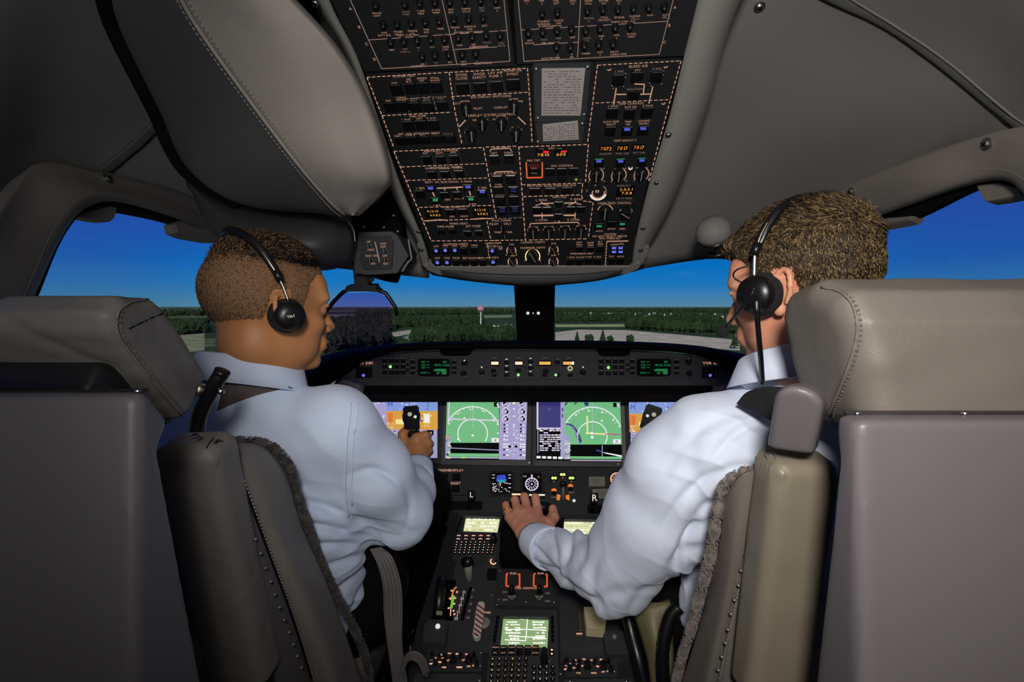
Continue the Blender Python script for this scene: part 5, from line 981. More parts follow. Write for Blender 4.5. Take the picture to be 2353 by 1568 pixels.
for t_, (x0, x1, y0, y1), lab in (('standby_display', (1129, 1176, 1088, 1134), 'small square standby attitude display glowing blue'), ('standby_compass', (1202, 1243, 1089, 1130), 'small square standby compass display with a white ring')):
    o = thing(t_, fl.P((x0+x1)/2, y1, .012), lab, 'instrument'); mb = MB(); fl.slab(mb, [(x0-6, y0-6), (x1+6, y0-6), (x1+6, y1+6), (x0-6, y1+6)], BLACKP, .015, .010); mb.obj('bezel', o); mb = MB(); fl.slab(mb, [(x0, y0), (x1, y0), (x1, y1), (x0, y1)], SBK, .0162, .012); mb.obj('screen', o); m = MB()
    for cx_, cy_ in ((x0-3, y0-3), (x1+3, y0-3), (x0-3, y1+3), (x1+3, y1+3)): screw(fl.P(cx_, cy_, .0152), fl.n, .0016, o)
    if t_ == 'standby_display':
        fl.poly(m, [(1142, 1093), (1160, 1091), (1165, 1105), (1152, 1111), (1140, 1106)], DISP, .0166); fl.poly(m, [(1142, 1103), (1162, 1103), (1158, 1110), (1146, 1110)], glow('teal_screen', (40, 150, 170), 1), .0168); rs = random.Random(9)
        for _ in range(34):
            x, y = rs.uniform(1132, 1173), rs.uniform(1106, 1131); fl.disc(m, x, y, rs.uniform(.8, 1.8), rs.choice([SPK, SPK, SMG, SYE, SWH]), .017, n=6)
        for x in (1134, 1171):
            for y in (1092, 1099, 1112, 1121): fl.line(m, [(x-3, y), (x+3, y)], 2, SPK, .017)
    else:
        fl.disc(m, 1222, 1113, 15.5, SPK, .0168, 12.5, n=28); fl.disc(m, 1222, 1113, 2.4, SPK, .0168, n=10); fl.text(m, 1206, 1095, 'HD', 4, SPK, .0168); fl.text(m, 1237, 1096, '12', 4.4, EARTH, .0168); fl.line(m, [(1222, 1091), (1222, 1098)], 4, SPK, .0168)
        for a in range(0, 360, 30): c_, s_ = math.cos(math.radians(a)), math.sin(math.radians(a)); fl.line(m, [(1222+6*c_, 1113+6*s_), (1222+12*c_, 1113+12*s_)], 1.8, SPK, .0168)
    q_ = m.obj('screen_graphics', o); q_['kind'] = 'stuff'
mb = MB(); fl.slab(mb, [(1175, 1129), (1252, 1129), (1252, 1142), (1175, 1142)], BLACKG, .030, .010); hb = mb.obj('lit_bar', LP); fl.line(L1, [(1176, 1136.5), (1210, 1136.5)], 4, PEACH, .0306); fl.line(L1, [(1216, 1138), (1252, 1138)], 4, WHITEL, .0306)
GEARG = glow('gear_green', (206, 240, 120), 1.15); GORG = glow('gear_orange', (232, 124, 40), 1.0)
for x, y in ((1273, 1099), (1293, 1091), (1313, 1099)):
    mb = MB(); fl.slab(mb, [(x-9, y-6), (x+9, y-6), (x+9, y+6), (x-9, y+6)], BLACKG, .014, .010); o = mb.obj('gear_light', LP); fl.disc(L1, x-3, y, 3.4, GEARG, .0146, n=10); fl.disc(L1, x+3.2, y, 3.4, GEARG, .0147, n=10); fl.line(L1, [(x, y+5), (x, y+9)], 2, GORG, .0125)
for x, y in ((1273, 1129), (1311, 1119)): fl.disc(L1, x, y, 6.4, GORG, .0148, 0, 0, 180, 12); place(KB, 'dome_button', fl, x, y+4, 11, 11, .008, LP, .010)
fl.poly(L1, [(1280, 1136), (1288, 1138), (1286, 1150), (1279, 1150)], GORG, .0126); fl.poly(L1, [(1300, 1139), (1308, 1137), (1309, 1150), (1301, 1148)], GORG, .0126); fl.disc(L1, 1319, 1151, 3.6, WL, .0126, n=12)
for x, t_ in ((1273, 'NOSE'), (1313, 'GEAR')): fl.text(L1, x, 1143 if x < 1280 else 1132, t_, 3.6, INK2, .0126)
gv = thing('gear_lever', fl.P(1294, 1150, .012), 'grey landing gear lever with a wheel shaped knob below the green lights', 'lever'); mb = MB(); mb.tube([fl.P(1294, 1150, .012), fl.P(1294, 1130, .035), fl.P(1294, 1112, .05)], [.007, .006, .005], RAIL, 8); mb.obj('lever_arm', gv, True)
mb = MB(); mb.lathe(fl.P(1294, 1112, .05)-Vector((.012, 0, 0)), Vector((1, 0, 0)), [(.006, 0), (.012, .003), (.012, .021), (.006, .024)], BLACKG, 16); mb.obj('wheel_knob', gv, True); fl.disc(L1, 1294, 1113, 5, glow('dim_lime', (120, 130, 30), .8), .0125, 3.4, n=10)
mb = MB(); fl.slab(mb, [(1353, 1096), (1390, 1096), (1390, 1118), (1353, 1118)], M('ivory_plate', (150, 148, 130), .6), .006, .0); p1 = mb.obj('data_plate', LP); mb = MB(); fl.slab(mb, [(1361, 1125), (1410, 1123), (1412, 1146), (1363, 1146)], M('ivory_plate', (150, 148, 130), .6), .006, .0); p2 = mb.obj('data_plate', LP)
for x, y in ((1371, 1103), (1371, 1109), (1386, 1131), (1386, 1138)): fl.text(L1, x, y, 'LIMITS' if x < 1380 else 'OPERATION', 4.2, M('dark_print', (60, 60, 54), .8), .0064); 
fl.disc(L1, 1417, 1101, 15, PINKL, .0126, 11.5, -30, 260, 22)
mb = MB(); O_, U_, V_ = fl.fr(1417, 1101); mb.lathe(O_, fl.n, [(U_.length*17, 0), (U_.length*16.5, .010), (U_.length*15.2, .012)], BLACKG, 24); gau = mb.obj('brake_pressure_gauge', LP, True)
for a in range(-30, 260, 36): c_, s_ = math.cos(math.radians(a)), -math.sin(math.radians(a)); fl.line(L1, [(1417+6*c_, 1101+6*s_), (1417+11*c_, 1101+11*s_)], 1.8, PINKL, .0130)
fl.line(L1, [(1417, 1102), (1425, 1095)], 1.8, WL, .0132)
for x, y in ((990, 1074), (1123, 1083), (1194, 1084), (1251, 1086), (1276, 1083), (1309, 1083)): screw(fl.P(x, y, .010), fl.n, .002, LP)
o = L1.obj('lettering', LP); o['kind'] = 'stuff'
for x, t_ in ((1082, 'L'), (1365, 'R')):
    h = thing('pull_handle', fl.P(x, 1150, .03), 'small black pull handle marked with a white '+t_, 'handle'); mb = MB(); y = 1138 if t_ == 'L' else 1145
    fl.slab(mb, [(x-8, y-11), (x+9, y-12), (x+11, y+4), (x+6, y+12), (x-8, y+11)], BLACKG, .045, .030); mb.obj('grip', h); mb = MB(); mb.tube([fl.P(x, y+4, .03), fl.P(x+1, y+14, .0), fl.P(x-4, y+28, .0)], .008, BLACKG, 8); mb.obj('stem', h); mb = MB(); fl.text(mb, x+1, y-1, t_, 12 if t_ == 'L' else 15, WHITEL, .0462); mb.obj('letter', h)
# ================================================================== centre pedestal
fp = Face([(1040, 1180), (1368, 1186), (1480, 1568), (950, 1568)], 1.50, 1.03, 1.03)
PD = thing('center_pedestal', W(1210, 1568, 1.2), 'dark centre pedestal between the seats crowded with controls', 'pedestal')
mb = MB(); fp.slab(mb, [(1040, 1178), (1372, 1186), (1420, 1330), (1442, 1420), (1500, 1640), (920, 1640), (958, 1440), (1000, 1310)], BLACKP, .0, -.22); mb.obj('pedestal_body', PD)
LT = MB()
def ftext(x, y, t, s=4.4, m=None, l=.0075, f=fp): f.text(LT, x, y, t, s, m or INK, l)
# side console slabs
for nm, q in (('side_plate', [(1052, 1262), (1142, 1266), (1138, 1400), (1130, 1500), (1018, 1498), (1030, 1400)]), ('side_plate', [(1284, 1330), (1392, 1330), (1440, 1520), (1288, 1520)])):
    mb = MB(); fp.slab(mb, q, CHAR, .006, -.01); mb.obj(nm, PD)
def mcdu(nm, lab, f, scr, body, mat, rows):
    o = thing(nm, f.P(sum(p[0] for p in body)/len(body), max(p[1] for p in body), .0), lab, 'control display unit'); mb = MB(); f.slab(mb, body, CHAR, .012, -.01); mb.obj('housing', o)
    x = [p[0] for p in scr]; y = [p[1] for p in scr]; mb = MB(); f.slab(mb, [(scr[0][0]-7, scr[0][1]-12), (scr[1][0]+6, scr[1][1]-12), (scr[1][0]+5, scr[1][1]-2), (scr[0][0]-8, scr[0][1]-2)], M('dark_grey_lip', (58, 58, 58), .5), .022, .010); mb.obj('hood_lip', o)
    mb = MB(); f.slab(mb, scr, mat, .0136, .012); mb.obj('screen', o); m = MB()
    return o, m
CDS = glow('cdu_pale_screen', (222, 224, 176), 1.0); CDG = glow('cdu_sage_screen', (138, 168, 116), 1.0); CDW = glow('cdu_white', (246, 250, 236), 1.15); CDY = glow('cdu_line', (190, 196, 140), 1.0)
fcd = Face([(1050, 1180), (1158, 1182), (1146, 1276), (1040, 1272)], 1.48, 1.325, 1.325)
fcr = Face([(1286, 1186), (1390, 1188), (1396, 1280), (1288, 1276)], 1.48, 1.325, 1.325)
rs = random.Random(8)
for f, sx0, nm in ((fcd, 0, 'pale lit flight management unit left of the throttles, screen fully visible'), (fcr, 1, 'pale lit flight management unit right of the throttles, half hidden by the reaching sleeve')):
    scr = [(1071, 1188), (1149, 1190), (1143, 1223), (1065, 1220)] if not sx0 else [(1294, 1195), (1376, 1197), (1380, 1228), (1296, 1226)]
    body = [(1054, 1176), (1160, 1178), (1146, 1278), (1040, 1274)] if not sx0 else [(1284, 1182), (1390, 1184), (1398, 1286), (1288, 1282)]
    o, m = mcdu('flight_management_unit', nm, f, scr, body, CDS, 0)
    ox = 0 if not sx0 else 229; oy = 0 if not sx0 else 8
    for i in range(4):
        y = 1194+i*8+oy; x = 1074-i*1.3+ox
        while x < 1138+ox:
            w = rs.uniform(3, 9); f.line(m, [(x, y), (min(x+w, 1143+ox), y+.3)], rs.uniform(2, 4), CDW if rs.random() < .6 else CDY, .0142); x += w+rs.uniform(1, 6)
    kk = [o]
    for r in range(2):
        for c in range(6):
            x, y = 1054+c*17-r*1+ox-(0 if not sx0 else 1)*2, 1231+r*7.5+oy
            if abs(x-(1133+ox)) < 9: continue
            place(BTN, 'function_key', f, x, y, 13, 6, .004, o, .012); f.line(m, [(x-4, y), (x+4, y)], 2.4, PINKL if rs.random() < .7 else INK, .0168)
    for r in range(5):
        for c in range(9):
            x, y = 1050+c*10.6-r*1.2+ox-(4 if sx0 else 0), 1246+r*6+oy
            if c > 6 and r == 0: continue
            place(KB, 'letter_key', f, x, y, 7.4, 5.4, .004, o, .012); f.disc(m, x, y, 1.3, (WHITEL if rs.random() < .7 else PINKL), .0166, n=6)
    for i in range(6):
        for x in (1060-i*2.0+ox, 1156-i*1.8+ox-(10 if sx0 else 0)): place(BTN, 'line_key', f, x, 1190+i*6+oy, 6, 4, .004, o, .012)
    place(KB, 'rotary_knob', f, 1134+ox-(6 if sx0 else 0), 1234+oy, 17, 17, .02, o, .012)
    q = m.obj('screen_graphics', o); q['kind'] = 'stuff'
# throttle quadrant
TQ = thing('throttle_quadrant', W(1220, 1320, 1.33), 'black raised throttle quadrant under the bearded pilot\'s hand', 'throttle quadrant')
patch([[(1158, 1330, 1.30), (1220, 1332, 1.30), (1290, 1334, 1.30)], [(1152, 1268, 1.28), (1220, 1268, 1.28), (1296, 1268, 1.28)], [(1154, 1212, 1.30), (1222, 1206, 1.30), (1294, 1212, 1.30)], [(1162, 1190, 1.40), (1224, 1188, 1.40), (1286, 1192, 1.40)], [(1166, 1198, 1.52), (1224, 1196, 1.52), (1282, 1200, 1.52)]], BLACK, 'quadrant_cover', TQ, thick=.02)
for sx_, in ((1156,), (1292,)):
    mb = MB(); mb.slab([W(sx_, 1330, 1.30), W(sx_-2, 1268, 1.28), W(sx_, 1212, 1.30), W(sx_+4, 1190, 1.40), W(sx_+6, 1200, 1.52), W(sx_+3, 1290, 1.50)], Vector((1, 0, 0)), .006, BLACK); mb.obj('quadrant_side', TQ)
for i, (xa, xb) in enumerate(((1168, 1212), (1220, 1264))):
    t = thing('thrust_lever', W((xa+xb)/2, 1250, 1.34), ('left' if not i else 'right')+' black thrust lever gripped under the bearded pilot\'s hand', 'lever')
    mb = MB(); mb.tube([W((xa+xb)/2, 1260, 1.36), W((xa+xb)/2, 1200, 1.35), W((xa+xb)/2, 1172, 1.335)], [.010, .009, .009], BLACKG, 8); mb.obj('lever_arm', t); mb = MB(); mb.tube([W(xa, 1170, 1.325), W(xa+4, 1167, 1.325), W(xb-4, 1167, 1.325), W(xb, 1170, 1.325)], [.010, .016, .016, .010], BLACKG, 12); mb.obj('grip', t, True)
# crank / lever items on the left of the pedestal
fpl = thing('flap_lever', fp.P(1078, 1345, .01), 'grey tapered lever with round black knob left of the throttles', 'lever')
mb = MB(); a_, b_ = W(1075, 1297, 1.25), W(1079, 1345, 1.27); mb.tube([a_, a_*.5+b_*.5, b_], [.0105, .009, .007], RAIL, 10); mb.obj('lever_arm', fpl, True); mb = MB(); mb.tube([W(1067, 1294, 1.252), W(1075, 1291, 1.248), W(1085, 1287, 1.252)], [.012, .0135, .010], BLACKG, 12); mb.obj('knob', fpl, True)
mb = MB(); fp.slab(mb, [(1078, 1350), (1085, 1350), (1065, 1425), (1057, 1425)], BLACK, .0075, .004); mb.obj('lever_slot', fpl)
for i, t_ in enumerate(('0', '6', '16', '30', '45')): ftext(1087-i*3, 1356+i*16, t_, 5.5, INK2)
for i in range(9): ftext(1066-i*2.2, 1361+i*7.6, 'I' if i % 2 else 'O', 6.5, WHITEL if i % 3 else PINKL)
tr_ = thing('trim_indicator', fp.P(1040, 1420, .008), 'curved pitch trim scale with an orange and green arc', 'indicator'); mb = MB(); fp.slab(mb, [(1012, 1330), (1048, 1334), (1040, 1424), (990, 1424)], BLACK, .010, .0); mb.obj('backplate', tr_); m = MB()
fp.line(m, [(1049, 1349), (1044, 1354), (1040, 1364), (1036, 1380)], 3, glow('orange_arc', (232, 130, 44), 1), .0108); fp.line(m, [(1042, 1368), (1040, 1380), (1037, 1398)], 6, glow('green_arc', (120, 190, 50), 1), .0112); fp.line(m, [(1036, 1398), (1035, 1416)], 2.4, PINKL, .0108)
for x, y in ((1050, 1361), (1046, 1375), (1044, 1388), (1042, 1404), (1034, 1376), (1031, 1398), (1038, 1358), (1044, 1412)): fp.disc(m, x, y, 2.5, PINKL, .0114, n=8)
m.obj('scale_marks', tr_)
tw = thing('pitch_trim_wheel', fp.P(1012, 1405, .02), 'narrow black trim wheel left of the trim scale', 'wheel'); mb = MB(); c_ = fp.P(1014, 1385, -.01); mb.lathe(c_-Vector((.011, 0, 0)), Vector((1, 0, 0)), [(.050, 0), (.056, .003), (.056, .019), (.050, .022)], BLACKG, 32); mb.obj('rim', tw, True); mb = MB(); fp.slab(mb, [(1003, 1404), (1017, 1405), (1016, 1412), (1002, 1411)], M('ivory_plate', (150, 148, 130), .6), .050, .046); mb.obj('marker', tw)
# striped emergency handle
eh = thing('striped_handle', fp.P(1100, 1430, .02), 'red and white diagonally striped emergency handle on the pedestal', 'handle'); HWH = M('handle_ivory', (206, 198, 184), .45); HRD = M('handle_red', (128, 26, 24), .45)
q = [(1101, 1383), (1110, 1383), (1114, 1389), (1112, 1410), (1107, 1446), (1104, 1462), (1098, 1467), (1090, 1466), (1086, 1459), (1090, 1430), (1096, 1390)]
mb = MB(); fp.slab(mb, q, HWH, .030, .020); mb.obj('handle_body', eh)
for i in range(7):
    y = 1392+i*11; xl = 1097-(y-1390)*.125; xr = 1113-(y-1400)*.13; mb = MB(); fp.poly(mb, [(xl-.5, y-4.5), (xl-.8, y-.8), (xr-.6, y+14-2), (xr-.2, y+8.5)] if y < 1452 else [(xl, y-4.5), (xl, y-.8), (xr-8, y+5), (xr-4, y+3)], HRD, .0306); mb.obj('stripe', eh)
mb = MB(); mb.lathe(fp.P(1112, 1433, .004), fp.n, [(.014, 0), (.0135, .005), (.010, .007)], RAIL, 24); fp.disc(mb, 1112, 1433, 12, M('ring_print', (170, 150, 160), .5), .012, 10, n=24); mb.obj('dial_base', eh, True); ftext(1120, 1408, 'EMER', 4.6, PINKL)
for x, y in ((1129, 1367),): screw(fp.P(x, y, .006), fp.n, .0022, PD)
# left / right covered boxes with white caps
for lab, q, (cx_, cy_) in (('black padded lidded box with a white cap, left rear of the pedestal', [(984, 1424), (1024, 1425), (1030, 1432), (1024, 1482), (970, 1480), (976, 1434)], (1006, 1441)), ('black padded lidded box with a dull cap, right rear of the pedestal', [(1384, 1450), (1430, 1450), (1440, 1460), (1452, 1506), (1392, 1506)], (1412, 1465))):
    o = thing('lidded_box', fp.P(cx_, q[3][1], .0), lab, 'box'); mb = MB(); fp.slab(mb, q, CHAR, .022, .0); c0 = (sum(p[0] for p in q)/len(q), sum(p[1] for p in q)/len(q)); fp.slab(mb, [(c0[0]+(x-c0[0])*.93, c0[1]+(y-c0[1])*.93) for x, y in q], CHAR, .027, .022); mb.obj('lid', o)
    mb = MB(); mb.lathe(fp.P(cx_, cy_, .027), fp.n, [(.0052, 0), (.0046, .004), (.002, .006)], WL if cx_ < 1100 else M('dull_cap', (120, 122, 104), .5), 12); mb.obj('cap', o)
# engine run switch panel
EP = thing('engine_switch_panel', fp.P(1208, 1390, .01), 'dark engine switch plate with orange brackets on the pedestal', 'switch panel'); mb = MB(); fp.slab(mb, [(1142, 1298), (1284, 1300), (1288, 1396), (1138, 1392)], M('fascia_dark', (52, 52, 53), .5), .010, .0); ep = mb.obj('plate', EP); m = MB()
for x in (1179, 1242):
    fp.line(m, [(x-11, 1319), (x-15, 1319), (x-16, 1347), (x-9, 1348)], 3.6, ORL, .0108); fp.line(m, [(x+11, 1320), (x+15, 1320), (x+15, 1349), (x+8, 1348)], 3.6, ORL, .0108); fp.text(m, x, 1318, 'RUN', 4.6, PINKL, .0108)
    t = thing('run_switch', fp.P(x-3, 1370, .01), ('left' if x < 1200 else 'right')+' black engine run switch in front of its orange bracket', 'switch'); mb = MB(); O_, U_, V_ = fp.fr(x-3, 1362); mb.lathe(fp.P(x-3, 1366, .010), fp.n, [(.009, 0), (.0085, .006), (.006, .008), (.0062, .022), (.004, .026)], BLACKG, 16); mb.obj('switch_body', t, True); mb = MB(); mb.lathe(fp.P(x-3, 1368, .012), fp.n, [(.0078, 0), (.0078, .002)], RAIL, 16); mb.tube([fp.P(x-12, 1370, .012), fp.P(x-3, 1379, .012), fp.P(x+6, 1370, .012)], .0009, M('yellow_line', (190, 180, 150), .5), 5); mb.obj('collar', t)
    mb = MB(); mb.lathe(fp.P(x-3, 1358, .034), fp.n, [(.004, 0), (.0058, .003), (.0058, .010), (.003, .013)], BLACKG, 14); mb.obj('toggle', t, True)
for x, y, t_ in ((1160, 1361, 'ON'), (1160, 1379, 'OFF'), (1258, 1364, 'ON'), (1258, 1382, 'OFF')): fp.text(m, x, y, t_, 4.6, INK2, .0108)
fp.text(m, 1209, 1352, 'FUEL CONTROL', 4.6, PINKL, .0108); fp.text(m, 1178, 1301, 'THRUST  A B A T', 4.4, WHITEL, .0108); q = m.obj('lettering', EP); q['kind'] = 'stuff'
for x, y in ((1146, 1378), (1273, 1384), (1150, 1312), (1142, 1390), (1209, 1383)): screw(fp.P(x, y, .010), fp.n, .0025, ep)
ck = thing('dial_control', fp.P(1130, 1310, .0), 'small black knob with a pink ringed dial beside the throttles', 'knob'); mb = MB(); mb.lathe(fp.P(1134, 1292, .006), fp.n, [(.011, 0), (.010, .008), (.006, .012)], BLACKG, 16); mb.obj('dial', ck, True); mb = MB(); fp.disc(mb, 1134, 1290, 8.5, PINKL, .020, 5, 60, 330, 14); mb.obj('dial_ring', ck); mb = MB(); fp.slab(mb, [(1121, 1306), (1142, 1307), (1140, 1318), (1119, 1316)], BLACKG, .03, .0); mb.obj('housing', ck)
# lower flight management unit
scr = [(1157, 1418), (1261, 1421), (1258, 1488), (1150, 1482)]
o, m = mcdu('flight_management_unit', 'large sage green lit flight management unit at the bottom centre, screen showing a diagram', fp, scr, [(1136, 1400), (1280, 1403), (1286, 1640), (1108, 1640)], CDG, 0)
fp.line(m, [(1212, 1424), (1208, 1473), (1160, 1471)], 2.2, CDW, .0142); fp.line(m, [(1160, 1447), (1212, 1447), (1256, 1449)], 2.2, CDW, .0142); fp.line(m, [(1180, 1463), (1252, 1466)], 2.2, CDW, .0142); fp.text(m, 1203, 1423, 'INDEX', 4, CDW, .0144)
for i, y in enumerate((1430, 1436, 1443, 1449, 1455, 1462, 1468, 1478)):
    for xa, xb in ((1160, 1192), (1222, 1252)):
        x = xa+rs.uniform(0, 5)
        while x < xb: w = rs.uniform(3, 8); fp.line(m, [(x, y), (x+w, y+.4)], rs.uniform(2.4, 4), CDW, .0143) if rs.random() < .8 else None; x += w+1
for r in range(2):
    for c in range(6): x, y = 1139+c*18.5-r*1, 1488+r*12.5; place(BTN, 'function_key', fp, x, y, 15, 9, .004, o, .012); fp.text(m, x, y, ('MENU', 'NAV', 'VNAV', 'DLK', 'PREV', 'NEXT', 'FPL', 'IDX', 'PERF', '', '', 'EXEC')[r*6+c], 4, INK, .0168)
keys = 'ABCDEFGHIJKLMNOPQRSTUVWXYZ/SCD+'
for r in range(6):
    for c in range(6):
        x, y = 1132+c*15.4-r*.9, 1514+r*13; k_ = (r*6+c) % len(keys); place(KB, 'letter_key', fp, x, y, 11, 10, .005, o, .012); fp.text(m, x, y, keys[k_], 4.6, INK if (k_*5) % 3 else SYE, .0176)
for r in range(4):
    for c in range(4): x, y = 1227+c*14.5-r*.3, 1532+r*14; place(KB, 'number_key', fp, x, y, 11, 10, .005, o, .012); fp.text(m, x, y, ('123+', '456-', '789/', '.0CS')[r][c], 4.6, WHITEL, .0176)
for i in range(6):
    for x in (1144-i*1.6, 1269+i*.2): place(BTN, 'line_key', fp, x, 1419+i*10.5, 7, 6, .005, o, .012); fp.line(m, [(x+(5 if x < 1200 else -5), 1421+i*10.5), (x+(9 if x < 1200 else -9), 1423+i*10.5)], 1.2, GRD, .014)
for y in (1494, 1503): place(BTN, 'rocker_key', fp, 1268, y, 9, 7, .004, o, .012); fp.disc(m, 1268, y, 2.4, PEACH, .0166, n=8)
place(KB, 'rotary_knob', fp, 1251, 1503, 20, 30, .03, o, .012); fp.disc(m, 1251, 1516, 12, M('knob_ring', (170, 165, 158), .5), .0142, 10.5, 190, 350, 14); q = m.obj('screen_graphics', o); q['kind'] = 'stuff'
# audio panels
for lab, x0, y0 in (('left audio panel with a row of knobs and small orange legends', 985, 1500), ('right audio panel with a row of knobs and small orange legends', 1294, 1513)):
    o = thing('audio_panel', fp.P(x0+60, y0+50, .0), lab, 'audio panel'); mb = MB(); sk = -8 if x0 < 1100 else 8; fp.slab(mb, [(x0-2, y0-8), (x0+124, y0-8), (x0+124+sk*.2, y0+44), (x0-2+sk, y0+44)], M('fascia_dark', (52, 52, 53), .5), .009, .0); pl = mb.obj('plate', o); m = MB(); rs = random.Random(x0)
    for i, (dx, dy, r) in enumerate(((8, 4, 6), (24, 8, 5), (38, 8, 5), (56, 12, 9), (74, 6, 5), (92, 12, 9), (14, 20, 6), (34, 20, 6), (104, 4, 5), (110, 22, 6))): place(KB, 'rotary_knob', fp, x0+dx, y0+dy, 2*r, 2*r, .014, pl, .009)
    for dx, dy, w in ((4, 16, 8), (12, 14, 6), (22, 22, 8), (30, 14, 9), (42, 18, 10), (30, 33, 10), (64, 34, 13), (10, 30, 8), (88, 32, 8), (2, 26, 8), (76, 18, 7), (92, 22, 7), (100, 30, 8), (24, 4, 7), (44, 2, 8), (62, 4, 6), (84, 4, 6)): fp.line(m, [(x0+dx, y0+dy), (x0+dx+w, y0+dy+rs.uniform(-2, 2))], 3.4, PINKL if rs.random() < .5 else INK, .0100)
    q = m.obj('lettering', o); q['kind'] = 'stuff'
    for dx, dy in ((124, 0), (122, 30), (-2, 36)): screw(fp.P(x0+dx-4, y0+dy, .009), fp.n, .0024, pl)
for y, q in ((1545, [(955, 1548), (1106, 1550), (1100, 1640), (930, 1640)]), (1560, [(1296, 1562), (1450, 1560), (1480, 1640), (1296, 1640)])):
    mb = MB(); fp.slab(mb, q, CHAR, .008, -.01); o = mb.obj('blank_plate', PD)
    for x, yy in ((980, 1552), (1102, 1563)) if y == 1545 else ((1310, 1566), (1440, 1566)): screw(fp.P(x, yy, .008), fp.n, .003, o)
# cream handle and rod on the right
ch = thing('cream_handle', fp.P(1368, 1445, .02), 'square cream coloured handle under the bearded pilot\'s elbow', 'handle'); CRM = M('cream_plastic', (176, 168, 138), .5, emit=((176, 160, 110), .10))  # plastic given a faint glow so it looks lit
mb = MB(); fp.slab(mb, [(1342, 1395), (1396, 1397), (1390, 1446), (1348, 1443)], CRM, .040, .015); fp.slab(mb, [(1347, 1400), (1390, 1402), (1385, 1441), (1353, 1438)], CRM, .043, .040); mb.obj('grip', ch)
rd = thing('guide_rod', fp.P(1334, 1450, .01), 'thin copper coloured upright rod beside the cream handle', 'rod'); mb = MB(); mb.tube([fp.P(1328, 1400, .02), fp.P(1331, 1412, .02), fp.P(1334, 1450, .012)], .0035, M('copper_rod', (150, 118, 96), .35, .8), 8); mb.obj('rod', rd); mb = MB(); fp.line(mb, [(1324, 1457), (1338, 1457)], 4, INK, .0075); mb.obj('marker', rd)
o = LT.obj('lettering', PD); o['kind'] = 'stuff'
# ================================================================== control yokes
def yoke(lab, pts, hub, side, horn2):
    o = thing('control_yoke', W(*hub), lab, 'control yoke'); c = curve(pts, 5); n_ = len(c)
    mb = MB(); mb.tube(c, [.0225 if i < 3 else .0185+.002*math.sin(i) if i < 8 else .017 for i in range(n_)], BLACKG, 14); g_ = mb.obj('horn', o, True)
    c2 = curve(horn2, 5); mb = MB(); mb.tube(c2, .018, BLACKG, 12); mb.obj('horn', o, True)
    mb = MB(); mb.tube([c[-1], W(*hub), c2[-1]], .020, BLACKG, 12); mb.lathe(W(*hub)-FW*.02, FW, [(.05, 0), (.055, .02), (.045, .06)], BLACKG, 20); mb.obj('hub', o, True)
    mb = MB(); h_ = W(*hub); mb.tube([h_+FW*.02, h_+Vector((0, .12, -.08)), h_+Vector((0, .16, -.5))], .028, BLACKG, 12); mb.obj('column', o, True)
    p = c[0]; d_ = (CAM-p).normalized(); up = (c[0]-c[3]).normalized(); r_ = d_.cross(up)
    # squared head with thumb switches
    mb = MB(); b = p-up*.012; mb.box(b, r_*.021, up*.030, d_*.020, BLACKG); mb.box(b+up*.008, r_*.018, up*.026, d_*.024, BLACKG); mb.obj('switch_head', o)
    for dx, dy, r in ((.004*side, .012, .0058), (-.010*side, .004, .0038)):
        mb = MB(); q = b+d_*.024+r_*dx+up*dy; mb.lathe(q, d_, [(r, 0), (r*.9, .003), (r*.3, .004)], WL if r < .005 else M('thumb_cap', (196, 196, 176), .5, emit=((150, 150, 130), .4)), 12); mb.obj('thumb_switch', o)
    mb = MB(); q = b-up*.030+d_*.019; mb.box(q, r_*.010, up*.0015, d_*.001, DIMW); mb.obj('placard', o); return o
yoke('black control yoke gripped by the dark-haired pilot in front of the leftmost display', [(945, 952, 1.315), (947, 985, 1.325), (951, 1020, 1.335), (955, 1060, 1.35), (940, 1095, 1.40)], (850, 1110, 1.46), 1, [(760, 960, 1.34), (758, 1010, 1.35), (765, 1060, 1.38), (790, 1095, 1.42)])
yoke('black control yoke standing free in front of the rightmost display', [(1499, 952, 1.33), (1489, 985, 1.335), (1482, 1020, 1.345), (1480, 1060, 1.36), (1500, 1100, 1.42)], (1590, 1110, 1.48), -1, [(1690, 960, 1.36), (1692, 1010, 1.36), (1686, 1060, 1.38), (1660, 1095, 1.44)])
# ================================================================== seats and the padded projector above
def hit(fn, px, py, d0=.3, d1=1.6, n=900, lift=.0):
    """nearest point of an implicit surface seen at a measured pixel"""
    d = np.linspace(d0, d1, n); a = np.array(W(px, py, 0)); b = np.array(W(px, py, 1)); P = (a[None]+(b-a)[None]*d[:, None]).astype(np.float32); v = fn(P)
    i = np.argmax(v < 0)
    if v[i] >= 0: return None
    e = 1e-3; p = P[i].copy()
    g = np.array([fn((p+np.eye(3, dtype=np.float32)[k]*e)[None])[0]-fn((p-np.eye(3, dtype=np.float32)[k]*e)[None])[0] for k in range(3)]); g /= np.linalg.norm(g)+1e-9
    return Vector(p)+Vector(g)*lift, Vector(g)
def on(fn, pts, n=6, lift=.001, **k):
    o = []
    for x, y in cat(pts, n):
        r = hit(fn, x, y, lift=lift, **k)
        if r: o.append(r[0])
    return o
def stitch_row(name, pts, mat, step, ln, r, parent):
    mb = MB(); acc = 0
    for a, b in zip(pts[:-1], pts[1:]):
        L_ = (b-a).length; t = (b-a).normalized() if L_ > 1e-6 else None
        while t and acc < L_:
            p = a+t*acc; mb.box(p, t*ln/2, t.orthogonal().normalized()*r, t.cross(t.orthogonal()).normalized()*r, mat); acc += step
        acc -= L_
    o = mb.obj(name, parent); o['kind'] = 'stuff'; return o
def yz(px, py, d): p = W(px, py, d); return (p.y, p.z)
